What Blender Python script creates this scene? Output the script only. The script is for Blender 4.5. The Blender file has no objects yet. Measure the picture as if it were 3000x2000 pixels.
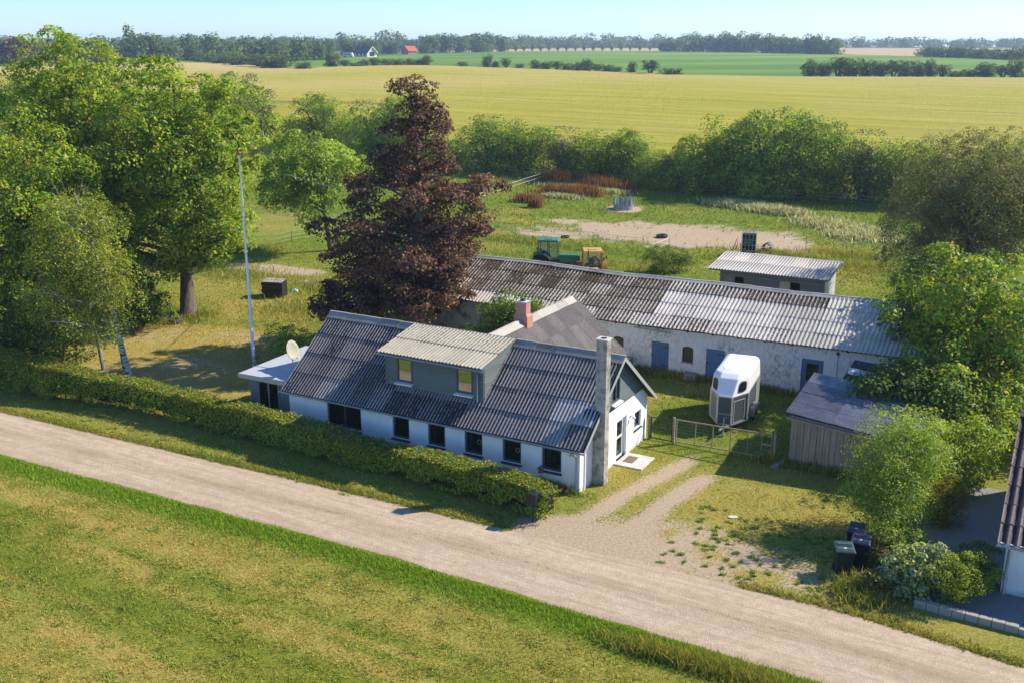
import bpy, math, random
import numpy as np
from mathutils import Vector, Matrix

sc = bpy.context.scene
COL = sc.collection
R = math.radians

# ------------------------------------------------------------------ camera
cam_data = bpy.data.cameras.new('camera')
cam = bpy.data.objects.new('camera', cam_data)
COL.objects.link(cam)
cam.location = (0, 0, 18)
cam.rotation_euler = (R(90 - 15.907), 0, 0)
cam_data.sensor_width = 36.0
cam_data.lens = 36.0
cam_data.clip_start = 0.5
cam_data.clip_end = 30000
sc.camera = cam

# ------------------------------------------------------------------ sky and sun
SUN_AZ, SUN_EL = 70.7, 36.0          # degrees right of the view direction, degrees above the horizon
world = bpy.data.worlds.new('World')
sc.world = world
world.use_nodes = True
wn = world.node_tree.nodes
bg = wn['Background']
sky = wn.new('ShaderNodeTexSky')
sky.sky_type = 'NISHITA'
sky.sun_disc = False
sky.sun_elevation = R(SUN_EL)
sky.sun_rotation = R(SUN_AZ)
sky.altitude = 50
sky.air_density = 1.0
sky.dust_density = 0.0
sky.ozone_density = 10.0
world.node_tree.links.new(sky.outputs[0], bg.inputs[0])
bg.inputs[1].default_value = 0.092

sd = bpy.data.lights.new('sun', 'SUN')
sd.energy = 3.7
sd.angle = R(0.55)
sd.color = (1.0, 0.90, 0.74)
sun = bpy.data.objects.new('sun', sd)
COL.objects.link(sun)
sdir = Vector((math.sin(R(SUN_AZ)) * math.cos(R(SUN_EL)), math.cos(R(SUN_AZ)) * math.cos(R(SUN_EL)), math.sin(R(SUN_EL))))
sun.rotation_euler = sdir.to_track_quat('Z', 'Y').to_euler()
sun.location = (60, 20, 60)

sc.view_settings.view_transform = 'Standard'
sc.view_settings.look = 'None'
sc.view_settings.gamma = 1.0
sc.view_settings.use_curve_mapping = False
sc.view_settings.exposure = 1.2
sc.render.engine = 'CYCLES'
sc.cycles.use_denoising = True
sc.cycles.max_bounces = 6
sc.cycles.diffuse_bounces = 3
sc.cycles.glossy_bounces = 3
sc.cycles.transmission_bounces = 4
sc.cycles.transparent_max_bounces = 8
sc.cycles.volume_bounces = 0
sc.cycles.caustics_reflective = False
sc.cycles.caustics_refractive = False

# ------------------------------------------------------------------ helpers
TH = math.atan(1745 / math.hypot(3000, 855))   # the farm's axes are turned by this angle
CT, ST = math.cos(TH), math.sin(TH)
CX, CY = 2.84, 39.78                           # front corner of the house
def xy(a, b):
    return CX + a * CT + b * ST, CY - a * ST + b * CT
def ab(x, y):
    dx, dy = x - CX, y - CY
    return dx * CT - dy * ST, dx * ST + dy * CT
TY = [-400, 58, 72, 100, 200, 380, 500, 700, 900, 1100, 1500, 2000, 3000, 6000, 12000]
TZ = [0, 0, .25, 1.05, 4.05, 9.5, 11.3, 13.3, 15.1, 16.3, 20.0, 22, 24.5, 30, 40]
def terr(y):
    return np.interp(y, TY, TZ)

def vnoise(x, y, seed=0):
    x = np.asarray(x, float); y = np.asarray(y, float)
    xi = np.floor(x).astype(np.int64); yi = np.floor(y).astype(np.int64)
    fx = x - xi; fy = y - yi
    fx = fx * fx * (3 - 2 * fx); fy = fy * fy * (3 - 2 * fy)
    def h(i, j):
        n = (i * 374761393 + j * 668265263 + seed * 982451653) & 0x7fffffff
        n = ((n ^ (n >> 13)) * 1274126177) & 0x7fffffff
        return ((n ^ (n >> 16)) & 0xffff) / 65535.0
    return (h(xi, yi) * (1 - fx) + h(xi + 1, yi) * fx) * (1 - fy) + (h(xi, yi + 1) * (1 - fx) + h(xi + 1, yi + 1) * fx) * fy
def fbm(x, y, seed=0, o=4):
    s = 0; a = .5
    for k in range(o):
        s = s + a * vnoise(x * 2 ** k, y * 2 ** k, seed + k); a *= .5
    return s / (1 - .5 ** o)
def sstep(a, b, x):
    t = np.clip((x - a) / (b - a), 0, 1)
    return t * t * (3 - 2 * t)

def tag(o, label=None, cat=None, group=None, kind=None):
    if label: o['label'] = label
    if cat: o['category'] = cat
    if group: o['group'] = group
    if kind: o['kind'] = kind
    return o
def link(o, parent=None):
    COL.objects.link(o)
    if parent is not None: o.parent = parent
    return o
def empty(name, loc, rz=0.0):
    o = bpy.data.objects.new(name, None)
    o.empty_display_size = .2
    o.location = loc; o.rotation_euler = (0, 0, rz)
    return link(o)
def farm(name, a, b, z=0.0, rz=0.0):
    """an Empty in the farm's axes"""
    x, y = xy(a, b)
    return empty(name, (x, y, z), -TH + rz)
def copy_tree(o, parent=None):
    c = o.copy(); COL.objects.link(c); c.parent = parent
    for ch in list(o.children): copy_tree(ch, c)
    return c
def fast_mesh(name, V, F4, attrs=None):
    """V (n,3), F4 (m,k) int; attrs: name -> (n,4) colours or (n,) floats on points"""
    me = bpy.data.meshes.new(name)
    V = np.ascontiguousarray(V, np.float32); F4 = np.ascontiguousarray(F4, np.int32)
    n, (m, k) = len(V), F4.shape
    me.vertices.add(n); me.vertices.foreach_set('co', V.ravel())
    me.loops.add(m * k); me.loops.foreach_set('vertex_index', F4.ravel())
    me.polygons.add(m)
    me.polygons.foreach_set('loop_start', np.arange(0, m * k, k, dtype=np.int32))
    for an, d in (attrs or {}).items():
        d = np.ascontiguousarray(d, np.float32)
        if d.ndim == 2:
            at = me.attributes.new(an, 'FLOAT_COLOR', 'POINT'); at.data.foreach_set('color', d.ravel())
        else:
            at = me.attributes.new(an, 'FLOAT', 'POINT'); at.data.foreach_set('value', d)
    me.update(calc_edges=True)
    me.validate()
    return me
def mobj(name, me, mat, parent=None, smooth=False):
    if mat is not None and len(me.materials) == 0: me.materials.append(mat)
    if smooth: me.polygons.foreach_set('use_smooth', np.ones(len(me.polygons), bool))
    return link(bpy.data.objects.new(name, me), parent)

class MB:
    """collects shapes, then builds ONE mesh"""
    def __init__(s): s.v = []; s.f = []
    def add(s, vs, fs):
        o = len(s.v); s.v += [tuple(p) for p in vs]; s.f += [tuple(i + o for i in f) for f in fs]; return s
    def box(s, x0, y0, z0, x1, y1, z1):
        vs = [(x, y, z) for z in (z0, z1) for y in (y0, y1) for x in (x0, x1)]
        return s.add(vs, [(0, 2, 3, 1), (4, 5, 7, 6), (0, 1, 5, 4), (2, 6, 7, 3), (0, 4, 6, 2), (1, 3, 7, 5)])
    def hexa(s, lo, hi):
        """two quads (lower, upper), same winding seen from above (ccw)"""
        return s.add(list(lo) + list(hi), [(3, 2, 1, 0), (4, 5, 6, 7), (0, 1, 5, 4), (1, 2, 6, 5), (2, 3, 7, 6), (3, 0, 4, 7)])
    def prism(s, poly, axis, d0, d1):
        """extrude a 2D polygon along an axis (0,1,2); poly in the two other axes"""
        n = len(poly)
        def P(p, d):
            q = list(p); q.insert(axis, d); return q
        vs = [P(p, d0) for p in poly] + [P(p, d1) for p in poly]
        return s.add(vs, [tuple(range(n))[::-1], tuple(range(n, 2 * n))] + [(i, (i + 1) % n, n + (i + 1) % n, n + i) for i in range(n)])
    def tube(s, path, radii, n=8, cap=True):
        path = [Vector(p) for p in path]; rings = []
        if not hasattr(radii, '__len__'): radii = [radii] * len(path)
        for i, p in enumerate(path):
            d = (path[min(i + 1, len(path) - 1)] - path[max(i - 1, 0)]).normalized()
            u = d.cross(Vector((0, 0, 1)) if abs(d.z) < .9 else Vector((1, 0, 0))).normalized(); w = d.cross(u)
            rings.append([p + (u * math.cos(2 * math.pi * k / n) + w * math.sin(2 * math.pi * k / n)) * radii[i] for k in range(n)])
        vs = [q for r in rings for q in r]; fs = []
        for i in range(len(path) - 1):
            for k in range(n):
                fs.append((i * n + k, i * n + (k + 1) % n, (i + 1) * n + (k + 1) % n, (i + 1) * n + k))
        if cap:
            fs.append(tuple(range(n))); fs.append(tuple(range((len(path) - 1) * n, len(path) * n))[::-1])
        return s.add(vs, fs)
    def bar(s, p0, p1, w, h):
        """a square bar between two points"""
        p0 = Vector(p0); p1 = Vector(p1); d = (p1 - p0).normalized()
        u = d.cross(Vector((0, 0, 1)) if abs(d.z) < .9 else Vector((1, 0, 0))).normalized() * (w / 2); t = u.cross(d).normalized() * (h / 2)
        return s.hexa([p0 - u - t, p0 + u - t, p1 + u - t, p1 - u - t], [p0 - u + t, p0 + u + t, p1 + u + t, p1 - u + t])
    def lathe(s, prof, n=24, c=(0, 0, 0)):
        vs = [(c[0] + r * math.cos(2 * math.pi * k / n), c[1] + r * math.sin(2 * math.pi * k / n), c[2] + z) for r, z in prof for k in range(n)]
        fs = [(i * n + k, i * n + (k + 1) % n, (i + 1) * n + (k + 1) % n, (i + 1) * n + k) for i in range(len(prof) - 1) for k in range(n)]
        return s.add(vs, fs)
    def build(s, name, mat, parent=None, smooth=False, bevel=0, loc=None, rot=None):
        me = bpy.data.meshes.new(name)
        me.from_pydata(s.v, [], s.f)
        me.update()
        if not smooth: me.shade_flat()
        o = mobj(name, me, mat, parent, smooth)
        if bevel:
            m = o.modifiers.new('bevel', 'BEVEL'); m.width = bevel; m.segments = 2; m.limit_method = 'ANGLE'
        if loc: o.location = loc
        if rot: o.rotation_euler = rot
        return o

# ------------------------------------------------------------------ materials
class N:
    def __init__(s, name, rough=.7, spec=.3):
        s.m = bpy.data.materials.new(name); s.m.use_nodes = True
        s.t = s.m.node_tree; s.b = s.t.nodes['Principled BSDF']
        s.b.inputs['Roughness'].default_value = rough
        s.b.inputs['Specular IOR Level'].default_value = spec
        s.pos = None
    def n(s, typ, **kw):
        x = s.t.nodes.new(typ)
        for k, v in kw.items(): setattr(x, k, v)
        return x
    def l(s, a, b): s.t.links.new(a, b)
    def put(s, sock, v):
        if hasattr(v, 'is_linked') or hasattr(v, 'links'): s.l(v, sock)
        else:
            if sock.type == 'RGBA' and len(v) == 3: v = (*v, 1)
            sock.default_value = v
    def P(s):
        if s.pos is None: s.pos = s.n('ShaderNodeNewGeometry').outputs['Position']
        return s.pos
    def obj(s): return s.n('ShaderNodeTexCoord').outputs['Object']
    def scale(s, vec, k):
        m = s.n('ShaderNodeMapping'); s.l(vec, m.inputs[0]); m.inputs['Scale'].default_value = k; return m.outputs[0]
    def rotz(s, vec, ang, k=(1, 1, 1)):
        m = s.n('ShaderNodeMapping'); s.l(vec, m.inputs[0]); m.inputs['Rotation'].default_value = (0, 0, ang)
        return s.scale(m.outputs[0], k)
    def noise(s, vec, sc_, det=4, rough=.6):
        x = s.n('ShaderNodeTexNoise'); s.l(vec, x.inputs['Vector'])
        x.inputs['Scale'].default_value = sc_; x.inputs['Detail'].default_value = det; x.inputs['Roughness'].default_value = rough
        return x.outputs[0]
    def voro(s, vec, sc_, out='Distance', rnd=1):
        x = s.n('ShaderNodeTexVoronoi'); s.l(vec, x.inputs['Vector']); x.inputs['Scale'].default_value = sc_
        return x.outputs[out]
    def ramp(s, fac, *stops):
        x = s.n('ShaderNodeValToRGB'); s.l(fac, x.inputs[0]); e = x.color_ramp.elements
        while len(e) < len(stops): e.new(.5)
        for i, (p, c) in enumerate(stops):
            e[i].position = p
            if not hasattr(c, '__len__'): c = (c, c, c)
            e[i].color = (*c, 1)
        return x.outputs[0]
    def mix(s, fac, a, b, mode='MIX'):
        x = s.n('ShaderNodeMix', data_type='RGBA', blend_type=mode)
        s.put(x.inputs[0], fac); s.put(x.inputs[6], a); s.put(x.inputs[7], b)
        return x.outputs[2]
    def math(s, op, a, b=0.0, clamp=False):
        x = s.n('ShaderNodeMath', operation=op, use_clamp=clamp); s.put(x.inputs[0], a); s.put(x.inputs[1], b); return x.outputs[0]
    def attr(s, name, out='Fac'):
        x = s.n('ShaderNodeAttribute'); x.attribute_name = name; return x.outputs[out]
    def info(s, out): return s.n('ShaderNodeObjectInfo').outputs[out]
    def col(s, c): s.put(s.b.inputs['Base Color'], c); return s
    def rough(s, c): s.put(s.b.inputs['Roughness'], c); return s
    def bump(s, h, strength=.3, dist=.02):
        x = s.n('ShaderNodeBump'); x.inputs['Strength'].default_value = strength; x.inputs['Distance'].default_value = dist
        s.l(h, x.inputs['Height']); s.l(x.outputs[0], s.b.inputs['Normal']); return s
def plain(name, c, rough=.6, spec=.3, metal=0, var=.12, sc_=6):
    """a paint with a little uneven wear"""
    n = N(name, rough, spec)
    v = n.noise(n.P(), sc_, 5)
    n.col(n.mix(v, tuple(x * (1 - var) for x in c), tuple(min(1, x * (1 + var)) for x in c)))
    n.b.inputs['Metallic'].default_value = metal
    return n.m

M = {}
def leafmat(name, trans=.35, rough=.55, spec=.25):
    n = N(name, rough, spec); c = n.attr('col', 'Color'); n.col(c)
    tr = n.n('ShaderNodeBsdfTranslucent'); n.l(n.mix(1.0, c, (1.5, 1.4, .5), 'MULTIPLY'), tr.inputs[0])
    mx = n.n('ShaderNodeMixShader'); mx.inputs[0].default_value = trans
    n.l(n.b.outputs[0], mx.inputs[1]); n.l(tr.outputs[0], mx.inputs[2])
    n.l(mx.outputs[0], n.t.nodes['Material Output'].inputs[0]); return n.m
M['leaf'] = leafmat('leaf', .40)
M['leaf_dull'] = leafmat('leaf_dull', .34, .6, .2)
M['grass'] = leafmat('grass_blade', .3, .6, .15)
def bark(name, c1, c2, sc_=3):
    n = N(name, .9, .1); o = n.scale(n.P(), (1, 1, .25)); v = n.noise(o, sc_ * 2, 6, .7)
    n.col(n.ramp(v, (.35, c1), (.65, c2))); n.bump(v, .6, .03); return n.m
M['bark'] = bark('bark', (.05, .04, .03), (.17, .14, .11))
M['bark_grey'] = bark('bark_grey', (.09, .085, .08), (.24, .22, .20))
n = N('birch_bark', .75, .2); v = n.noise(n.scale(n.P(), (1, 1, 3.5)), 2.6, 4, .6)
n.col(n.ramp(v, (.40, (.05, .045, .04)), (.47, (.42, .40, .37)), (.7, (.62, .60, .56)))); M['birch'] = n.m
# ------------------------------------------------------------------ ground masks (farm axes, metres)
def seg_d(a, b, p, q):
    p = np.array(p, float); q = np.array(q, float); d = q - p
    t = np.clip(((a - p[0]) * d[0] + (b - p[1]) * d[1]) / (d @ d), 0, 1)
    return np.hypot(a - p[0] - t * d[0], b - p[1] - t * d[1])
def poly_d(a, b, pts):
    return np.min([seg_d(a, b, pts[i], pts[i + 1]) for i in range(len(pts) - 1)], axis=0)
def ell(a, b, c, r, ang=0):
    da, db = a - c[0], b - c[1]; ca, sa = math.cos(ang), math.sin(ang)
    return np.hypot((da * ca + db * sa) / r[0], (-da * sa + db * ca) / r[1])
ROAD_U = ([-120, -60, -30, -12.6, -.8, 12, 17, 30, 60], [-5.7, -5.6, -5.42, -4.8, -4.42, -4.3, -4.85, -5.1, -5.3])
ROAD_L = ([-120, -60, -25, -6, 7.7, 20, 60], [-9.7, -9.5, -9.15, -8.5, -8.55, -8.75, -9.0])
def road_up(a): return np.interp(a, *ROAD_U)
def road_lo(a): return np.interp(a, *ROAD_L)
def masks(a, b):
    """dry 0..1, dirt 0..1 (pale sandy soil), lush 0..1"""
    a = np.asarray(a, float); b = np.asarray(b, float)
    n1 = fbm(a * .35, b * .35, 3); n2 = fbm(a * .09 + 7, b * .09, 11); n3 = fbm(a * 1.3, b * 1.3, 23)
    dry = .38 + .55 * (n1 - .5) + .5 * (n2 - .5)
    lush = .35 + .9 * (n2 - .5)
    dirt = np.zeros_like(dry)
    # mown meadow in front of the road: streaks along the mowing rows
    st = fbm(a * .05 + 3, b * .9 + .03 * a, 31); st2 = fbm(a * .03, b * .42, 37)
    m = sstep(-8.9, -10.3, b)
    dry = dry * (1 - m) + m * (.44 + .95 * (st - .5) + .60 * (st2 - .5) + .25 * (n1 - .5))
    for b0, w, s in ((-17.6, .35, .9), (-13.4, .25, .45), (-22.5, .3, .6), (-19.2, .2, .4)):
        k = np.exp(-((b - b0 - .25 * np.sin(a * .21)) / w) ** 2) * sstep(.42, .6, fbm(a * .25, b * .2, 41))
        dry += s * k; dirt += .35 * s * k * sstep(.5, .7, n3)
    # the green strip along the road's near edge
    e = road_lo(a) - b
    g = sstep(-.1, .15, e) * sstep(1.55, .85, e + .5 * (n1 - .5))
    dry = dry * (1 - g); lush = np.maximum(lush, g)
    # verge under the hedge
    v = sstep(-5.6, -4.6, b) * sstep(-1.8, -2.6, b) * sstep(1.5, -.5, a)
    dry = dry * (1 - .5 * v) + .5 * v * .42
    # parched lawn behind the hedge
    L1 = sstep(1.15, .75, ell(a, b, (-28.5, 6.5), (11.5, 6.6)))
    dry = np.maximum(dry, L1 * (.86 + .5 * (n1 - .5)))
    dirt = np.maximum(dirt, L1 * (.36 + .5 * (n1 - .5) + .4 * (n3 - .5)))
    L2 = sstep(1.1, .6, ell(a, b, (-33, 17), (6, 3)))
    dry = np.maximum(dry, L2 * .62)
    # driveway: two wheel tracks and a gravel mouth
    wob = .35 * (n3 - .5)
    t1 = poly_d(a, b, [(.2, -4.6), (1.35, -1.5), (1.75, 1.0), (2.65, 5.0), (2.9, 7.5)])
    t2 = poly_d(a, b, [(3.0, -4.4), (3.3, -1.5), (3.55, 1.2), (4.2, 4.8), (4.5, 7.5)])
    k = np.maximum(sstep(.95, .05, t1 + wob) * sstep(8, 4.5, b), sstep(.95, .05, t2 + wob) * sstep(5.8, 3.6, b))
    dirt = np.maximum(dirt, k * .95)
    mouth = sstep(1.25, .55, ell(a, b, (2.6, -4.3), (4.2, 2.6)) + wob * 1.6)
    dirt = np.maximum(dirt, mouth)
    # sandy worn patch between drive and bins
    sp = sstep(1.25, .30, ell(a, b, (6.0, -2.6), (6.0, 2.9)))
    dirt = np.maximum(dirt, sp * .85 * sstep(.22, .58, n3 * .6 + n1 * .4 + .05) + .12 * sp)
    dry = np.maximum(dry, sp * .80)
    yd = sstep(1.2, .6, ell(a, b, (7.0, 2.2), (4.5, 3.0)))
    dry = np.maximum(dry, yd * (.66 + .6 * (n1 - .5)))
    # yard between house and barn
    y2 = sstep(1.2, .7, ell(a, b, (3.2, 11), (5, 5)))
    dry = dry * (1 - y2 * .6); lush = np.maximum(lush, .4 * y2)
    # paddock
    p = sstep(28, 38, b)
    dry = dry * (1 - p) + p * (.22 + .7 * (n1 - .5) + .6 * (n2 - .5)); lush = np.maximum(lush, p * .6)
    pd = ell(a, b, (-17.5, 55.5), (13.5, 5.2), .10); pd = np.minimum(pd, ell(a, b, (-8.5, 57), (5.5, 6.5), .3))
    pd = np.minimum(pd, .35 + ell(a, b, (-26, 50.2), (8, 1.8), .02)); pd = np.minimum(pd, .3 + ell(a, b, (-33, 42.5), (5, 1.3), -.05))
    pd = np.minimum(pd, .45 + ell(a, b, (-36, 48.5), (8, 1.2), 0)); pd = np.minimum(pd, ell(a, b, (-6.5, 45.6), (4, 1.4), .2))
    kd = sstep(1.25, .62, pd + 1.0 * (n1 - .5) + .45 * (n3 - .5))
    dirt = np.maximum(dirt, kd * (.86 + .4 * (n3 - .5)))
    fr = sstep(1.15, .75, ell(a, b, (-26.5, 66.3), (2.3, 2.2)) + .5 * (n3 - .5)); dirt = np.maximum(dirt, fr * .9)
    dl = ell(a, b, (-41, 26.5), (5.5, 1.6), .15); dl = np.minimum(dl, ell(a, b, (-34, 25), (2.5, 1.0), .1))
    dirt = np.maximum(dirt, .8 * sstep(1.15, .6, dl + .6 * (n1 - .5)))
    # the shade under the big trees is bare
    return np.clip(dry, 0, 1), np.clip(dirt, 0, 1), np.clip(lush, 0, 1)

# ------------------------------------------------------------------ ground materials
n = N('meadow', .95, .08)
dry, dirt, lush = n.attr('dry'), n.attr('dirt'), n.attr('lush')
f1 = n.noise(n.P(), 9, 5, .7); f2 = n.noise(n.P(), 34, 3, .7); f3 = n.noise(n.P(), 1.1, 4, .6)
green = n.mix(n.ramp(f3, (.35, 0), (.65, 1)), (.165, .195, .024), (.26, .265, .036))
green = n.mix(n.math('MULTIPLY', lush, .75), green, (.13, .24, .022))
straw = n.mix(n.ramp(f1, (.35, 0), (.65, 1)), (.32, .255, .06), (.46, .37, .105))
dk = n.math('ADD', dry, n.math('MULTIPLY', n.math('SUBTRACT', f1, .5), 1.5))
dk = n.math('ADD', dk, n.math('MULTIPLY', n.math('SUBTRACT', f2, .5), .9))
c = n.mix(n.ramp(dk, (.28, 0), (.68, 1)), green, straw)
c = n.mix(n.ramp(f2, (.36, .0), (.60, 1)), n.mix(1, c, (.62, .66, .58), 'MULTIPLY'), c)
soil = n.mix(n.ramp(f1, (.35, 0), (.68, 1)), (.36, .26, .17), (.53, .42, .30))
soil = n.mix(n.ramp(n.voro(n.P(), 16), (.05, 1), (.3, 0)), soil, (.50, .44, .36))
ki = n.math('ADD', dirt, n.math('MULTIPLY', n.math('SUBTRACT', f1, .5), 1.7))
ki = n.math('ADD', ki, n.math('MULTIPLY', n.math('SUBTRACT', f2, .5), .8))
c = n.mix(n.ramp(ki, (.38, 0), (.66, 1)), c, soil)
n.col(c); n.bump(n.math('ADD', f1, f2), .75, .06); M['meadow'] = n.m

n = N('gravel', .95, .1)
f1 = n.noise(n.P(), 2.2, 5, .65); f2 = n.noise(n.P(), 26, 3, .75); tr = n.attr('track')
st = n.voro(n.P(), 22, 'Color'); sv = n.n('ShaderNodeSeparateColor'); n.l(st, sv.inputs[0])
c = n.mix(n.ramp(f1, (.3, 0), (.7, 1)), (.42, .325, .225), (.55, .435, .31))
c = n.mix(n.ramp(sv.outputs[0], (.84, 0), (.95, .6)), c, (.33, .31, .31))
c = n.mix(n.ramp(sv.outputs[1], (.88, 0), (.97, .5)), c, (.68, .62, .54))
c = n.mix(n.ramp(f2, (.34, .45), (.50, 0)), c, (.30, .235, .165))
rs = n.noise(n.scale(n.rotz(n.P(), TH), (.25, 3.2, 1)), 1.0, 5, .7)
c = n.mix(n.ramp(rs, (.36, .55), (.52, 0)), c, (.335, .25, .165))
c = n.mix(n.ramp(rs, (.54, 0), (.72, .5)), c, (.64, .53, .40))
c = n.mix(n.math('MULTIPLY', tr, .75), c, (.30, .22, .14))
gr = n.math('ADD', n.attr('grassy'), n.math('MULTIPLY', n.math('SUBTRACT', n.noise(n.P(), 7, 5, .75), .5), 1.7))
c = n.mix(n.ramp(gr, (.55, 0), (.8, 1)), c, n.mix(n.ramp(f2, (.4, 0), (.6, 1)), (.17, .15, .045), (.31, .25, .11)))
n.col(c); n.bump(n.math('ADD', f2, n.math('MULTIPLY', sv.outputs[2], .5)), .7, .04); M['gravel'] = n.m

n = N('ripe_barley', .9, .1)
rp = n.rotz(n.P(), TH, (1, 1, 1))
f1 = n.noise(n.scale(rp, (.02, .30, 1)), 1.0, 5, .65); f2 = n.noise(n.scale(rp, (.25, 1.2, 1)), 2.2, 5, .75); f3 = n.noise(n.P(), .015, 4, .55)
c = n.mix(n.ramp(f3, (.35, 0), (.66, 1)), (.485, .435, .032), (.54, .455, .085))
c = n.mix(n.ramp(f1, (.34, 0), (.62, 1)), n.mix(1, c, (.72, .78, .55), 'MULTIPLY'), c)
c = n.mix(n.ramp(f2, (.3, 0), (.55, 1)), n.mix(1, c, (.66, .72, .5), 'MULTIPLY'), c)
ws = n.n('ShaderNodeTexWave'); n.l(rp, ws.inputs[0]); ws.bands_direction = 'Y'; ws.inputs['Scale'].default_value = .022; ws.inputs['Distortion'].default_value = .6
ws.inputs['Detail'].default_value = 1; ws.inputs['Detail Scale'].default_value = .05
c = n.mix(n.ramp(ws.outputs[1], (.0, .6), (.010, 0)), c, (.16, .15, .04))
c = n.mix(n.ramp(n.attr('ripe'), (0, 0), (1, 1)), c, (.56, .43, .17))
c = n.mix(n.ramp(n.math('ADD', n.attr('lodged'), n.math('SUBTRACT', f2, .5)), (.6, 0), (.8, .8)), c, (.15, .085, .03))
n.col(c); n.bump(n.math('ADD', f2, n.noise(n.P(), 5, 4, .8)), 1.0, .35); M['barley'] = n.m

n = N('beet_field', .9, .1)
f1 = n.noise(n.scale(n.rotz(n.P(), -.35), (.3, 1, 1)), .02, 4, .6); f2 = n.noise(n.P(), .8, 5, .75)
c = n.ramp(f1, (.36, (.095, .20, .026)), (.52, (.15, .26, .03)), (.66, (.28, .34, .036)))
c = n.mix(n.ramp(f2, (.3, 0), (.6, 1)), n.mix(1, c, (.7, .75, .6), 'MULTIPLY'), c)
n.col(c); n.bump(f2, .8, .4); M['beet'] = n.m
n = N('stubble', .9, .1); f2 = n.noise(n.scale(n.P(), (1, .2, 1)), .3, 4, .7)
n.col(n.ramp(f2, (.3, (.40, .27, .13)), (.7, (.52, .37, .20)))); M['stubble'] = n.m
n = N('rough_grass', .9, .1); f2 = n.noise(n.P(), .05, 5, .7)
n.col(n.ramp(f2, (.3, (.05, .08, .02)), (.7, (.13, .15, .04)))); M['far'] = n.m
n = N('garden_gravel', .9, .15); f2 = n.noise(n.P(), 30, 3, .8); v = n.voro(n.P(), 34, 'Color')
n.col(n.mix(.5, n.ramp(f2, (.35, (.10, .10, .11)), (.65, (.30, .29, .30))), n.mix(.75, v, (.2, .2, .22)))); n.bump(f2, .8, .03); M['garden_gravel'] = n.m

# ------------------------------------------------------------------ ground sheet
def steps(lo, hi, fine0, fine1, d0, d1):
    left = []; p = fine0
    d = d0
    while p > lo: d = min(d * 1.12, d1); p -= d; left.append(p)
    mid = list(np.arange(fine0, fine1, d0)); right = []; p = fine1; d = d0
    right.append(p)
    while p < hi: d = min(d * 1.12, d1); p += d; right.append(p)
    return np.array(left[::-1] + mid + right)
ga = steps(-300, 90, -44, 26, .42, 9); gb = steps(-75, 84, -26, 14, .42, 1.0); gb = np.append(gb[gb < 86], [87.])
A, B = np.meshgrid(ga, gb)
X, Y = xy(A, B); Zt = terr(Y)
dry, dirt, lush = masks(A, B)
na, nb = len(ga), len(gb)
idx = np.arange(na * nb).reshape(nb, na)
Fq = np.stack([idx[:-1, :-1], idx[:-1, 1:], idx[1:, 1:], idx[1:, :-1]], -1).reshape(-1, 4)
me = fast_mesh('ground', np.stack([X, Y, Zt], -1).reshape(-1, 3), Fq, {'dry': dry.ravel(), 'dirt': dirt.ravel(), 'lush': lush.ravel()})
o = mobj('ground', me, M['meadow'], smooth=True); tag(o, 'patchy green and straw-dry grass around the farm buildings', kind='structure')

# gravel road: a slightly crowned strip with ragged edges
ra = np.arange(-150, 75, .35); nbk = 15
up = road_up(ra) + .22 * (fbm(ra * .8, ra * 0, 5) - .5) + .16 * (fbm(ra * 3, ra * 0 + 9, 6) - .5)
lo = road_lo(ra) + .26 * (fbm(ra * .7, ra * 0 + 3, 8) - .5) + .18 * (fbm(ra * 3, ra * 0 + 5, 9) - .5)
t = np.linspace(0, 1, nbk)[:, None]
rb = lo[None] * (1 - t) + up[None] * t; raa = np.repeat(ra[None], nbk, 0)
x, y = xy(raa, rb); z = terr(y) + .006 + .045 * np.sin(np.pi * t) ** .6 - .012 * np.exp(-((t - .27) / .09) ** 2) - .012 * np.exp(-((t - .72) / .09) ** 2)
grassy = .62 * np.exp(-((t - .5) / .055) ** 2) * (fbm(raa * .3, t + raa * 0, 13) > .42) * (.4 + .6 * sstep(-40, -10, raa)) + .62 * sstep(.07, 0, t) + .62 * sstep(.93, 1, t)
idx = np.arange(nbk * len(ra)).reshape(nbk, len(ra))
Fq = np.stack([idx[:-1, :-1], idx[:-1, 1:], idx[1:, 1:], idx[1:, :-1]], -1).reshape(-1, 4)
me = fast_mesh('gravel_road', np.stack([x, y, z], -1).reshape(-1, 3), Fq, {'grassy': (grassy + raa * 0).ravel(), 'track': (np.clip(.9 * np.exp(-((t - .5) / .10) ** 2) + .5 * sstep(.14, .0, t) + .5 * sstep(.86, 1, t), 0, 1) * (.35 + 1.2 * (fbm(raa * .5, t * 6 + raa * 0, 17) - .25))).ravel()})
o = mobj('gravel_road', me, M['gravel'], smooth=True); tag(o, 'pale gravel road with two worn wheel tracks', kind='structure')

# fields beyond the paddock: bands between measured field edges (bearing in degrees, distance in metres)
W_TOP = ([-45, -32.8, -25.8, -21.1, -16.15, -14.4, -12.7, -11.3, -9.15, -5.9, -2.8, 0, 4.6, 9.2, 15.35, 25.85, 32.9, 45], [560, 528, 493, 506, 537, 497, 451, 431, 459, 475, 454, 432, 395, 370, 368, 388, 411, 470])
G_TOP = ([-45, -32.8, -25.8, -16.1, -10.9, -9.1, -5.5, -1.8, 3.7, 8.2, 14.4, 17.5, 21.6, 25.7, 32.8, 45], [600, 584, 552, 604, 574, 657, 812, 1018, 1119, 1113, 945, 848, 751, 663, 670, 720])
th = np.arange(-42, 42.01, .25)
d1 = (86 + 36.1) / (np.sin(np.radians(th)) * ST + np.cos(np.radians(th)) * CT)
d1 = np.minimum(d1, 480); d2 = np.interp(th, *W_TOP); d3 = np.interp(th, *G_TOP)
def smooth(v, k=5): 
    p = np.pad(v, k, mode='edge'); return np.convolve(p, np.ones(2 * k + 1) / (2 * k + 1), 'same')[k:-k]
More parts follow.
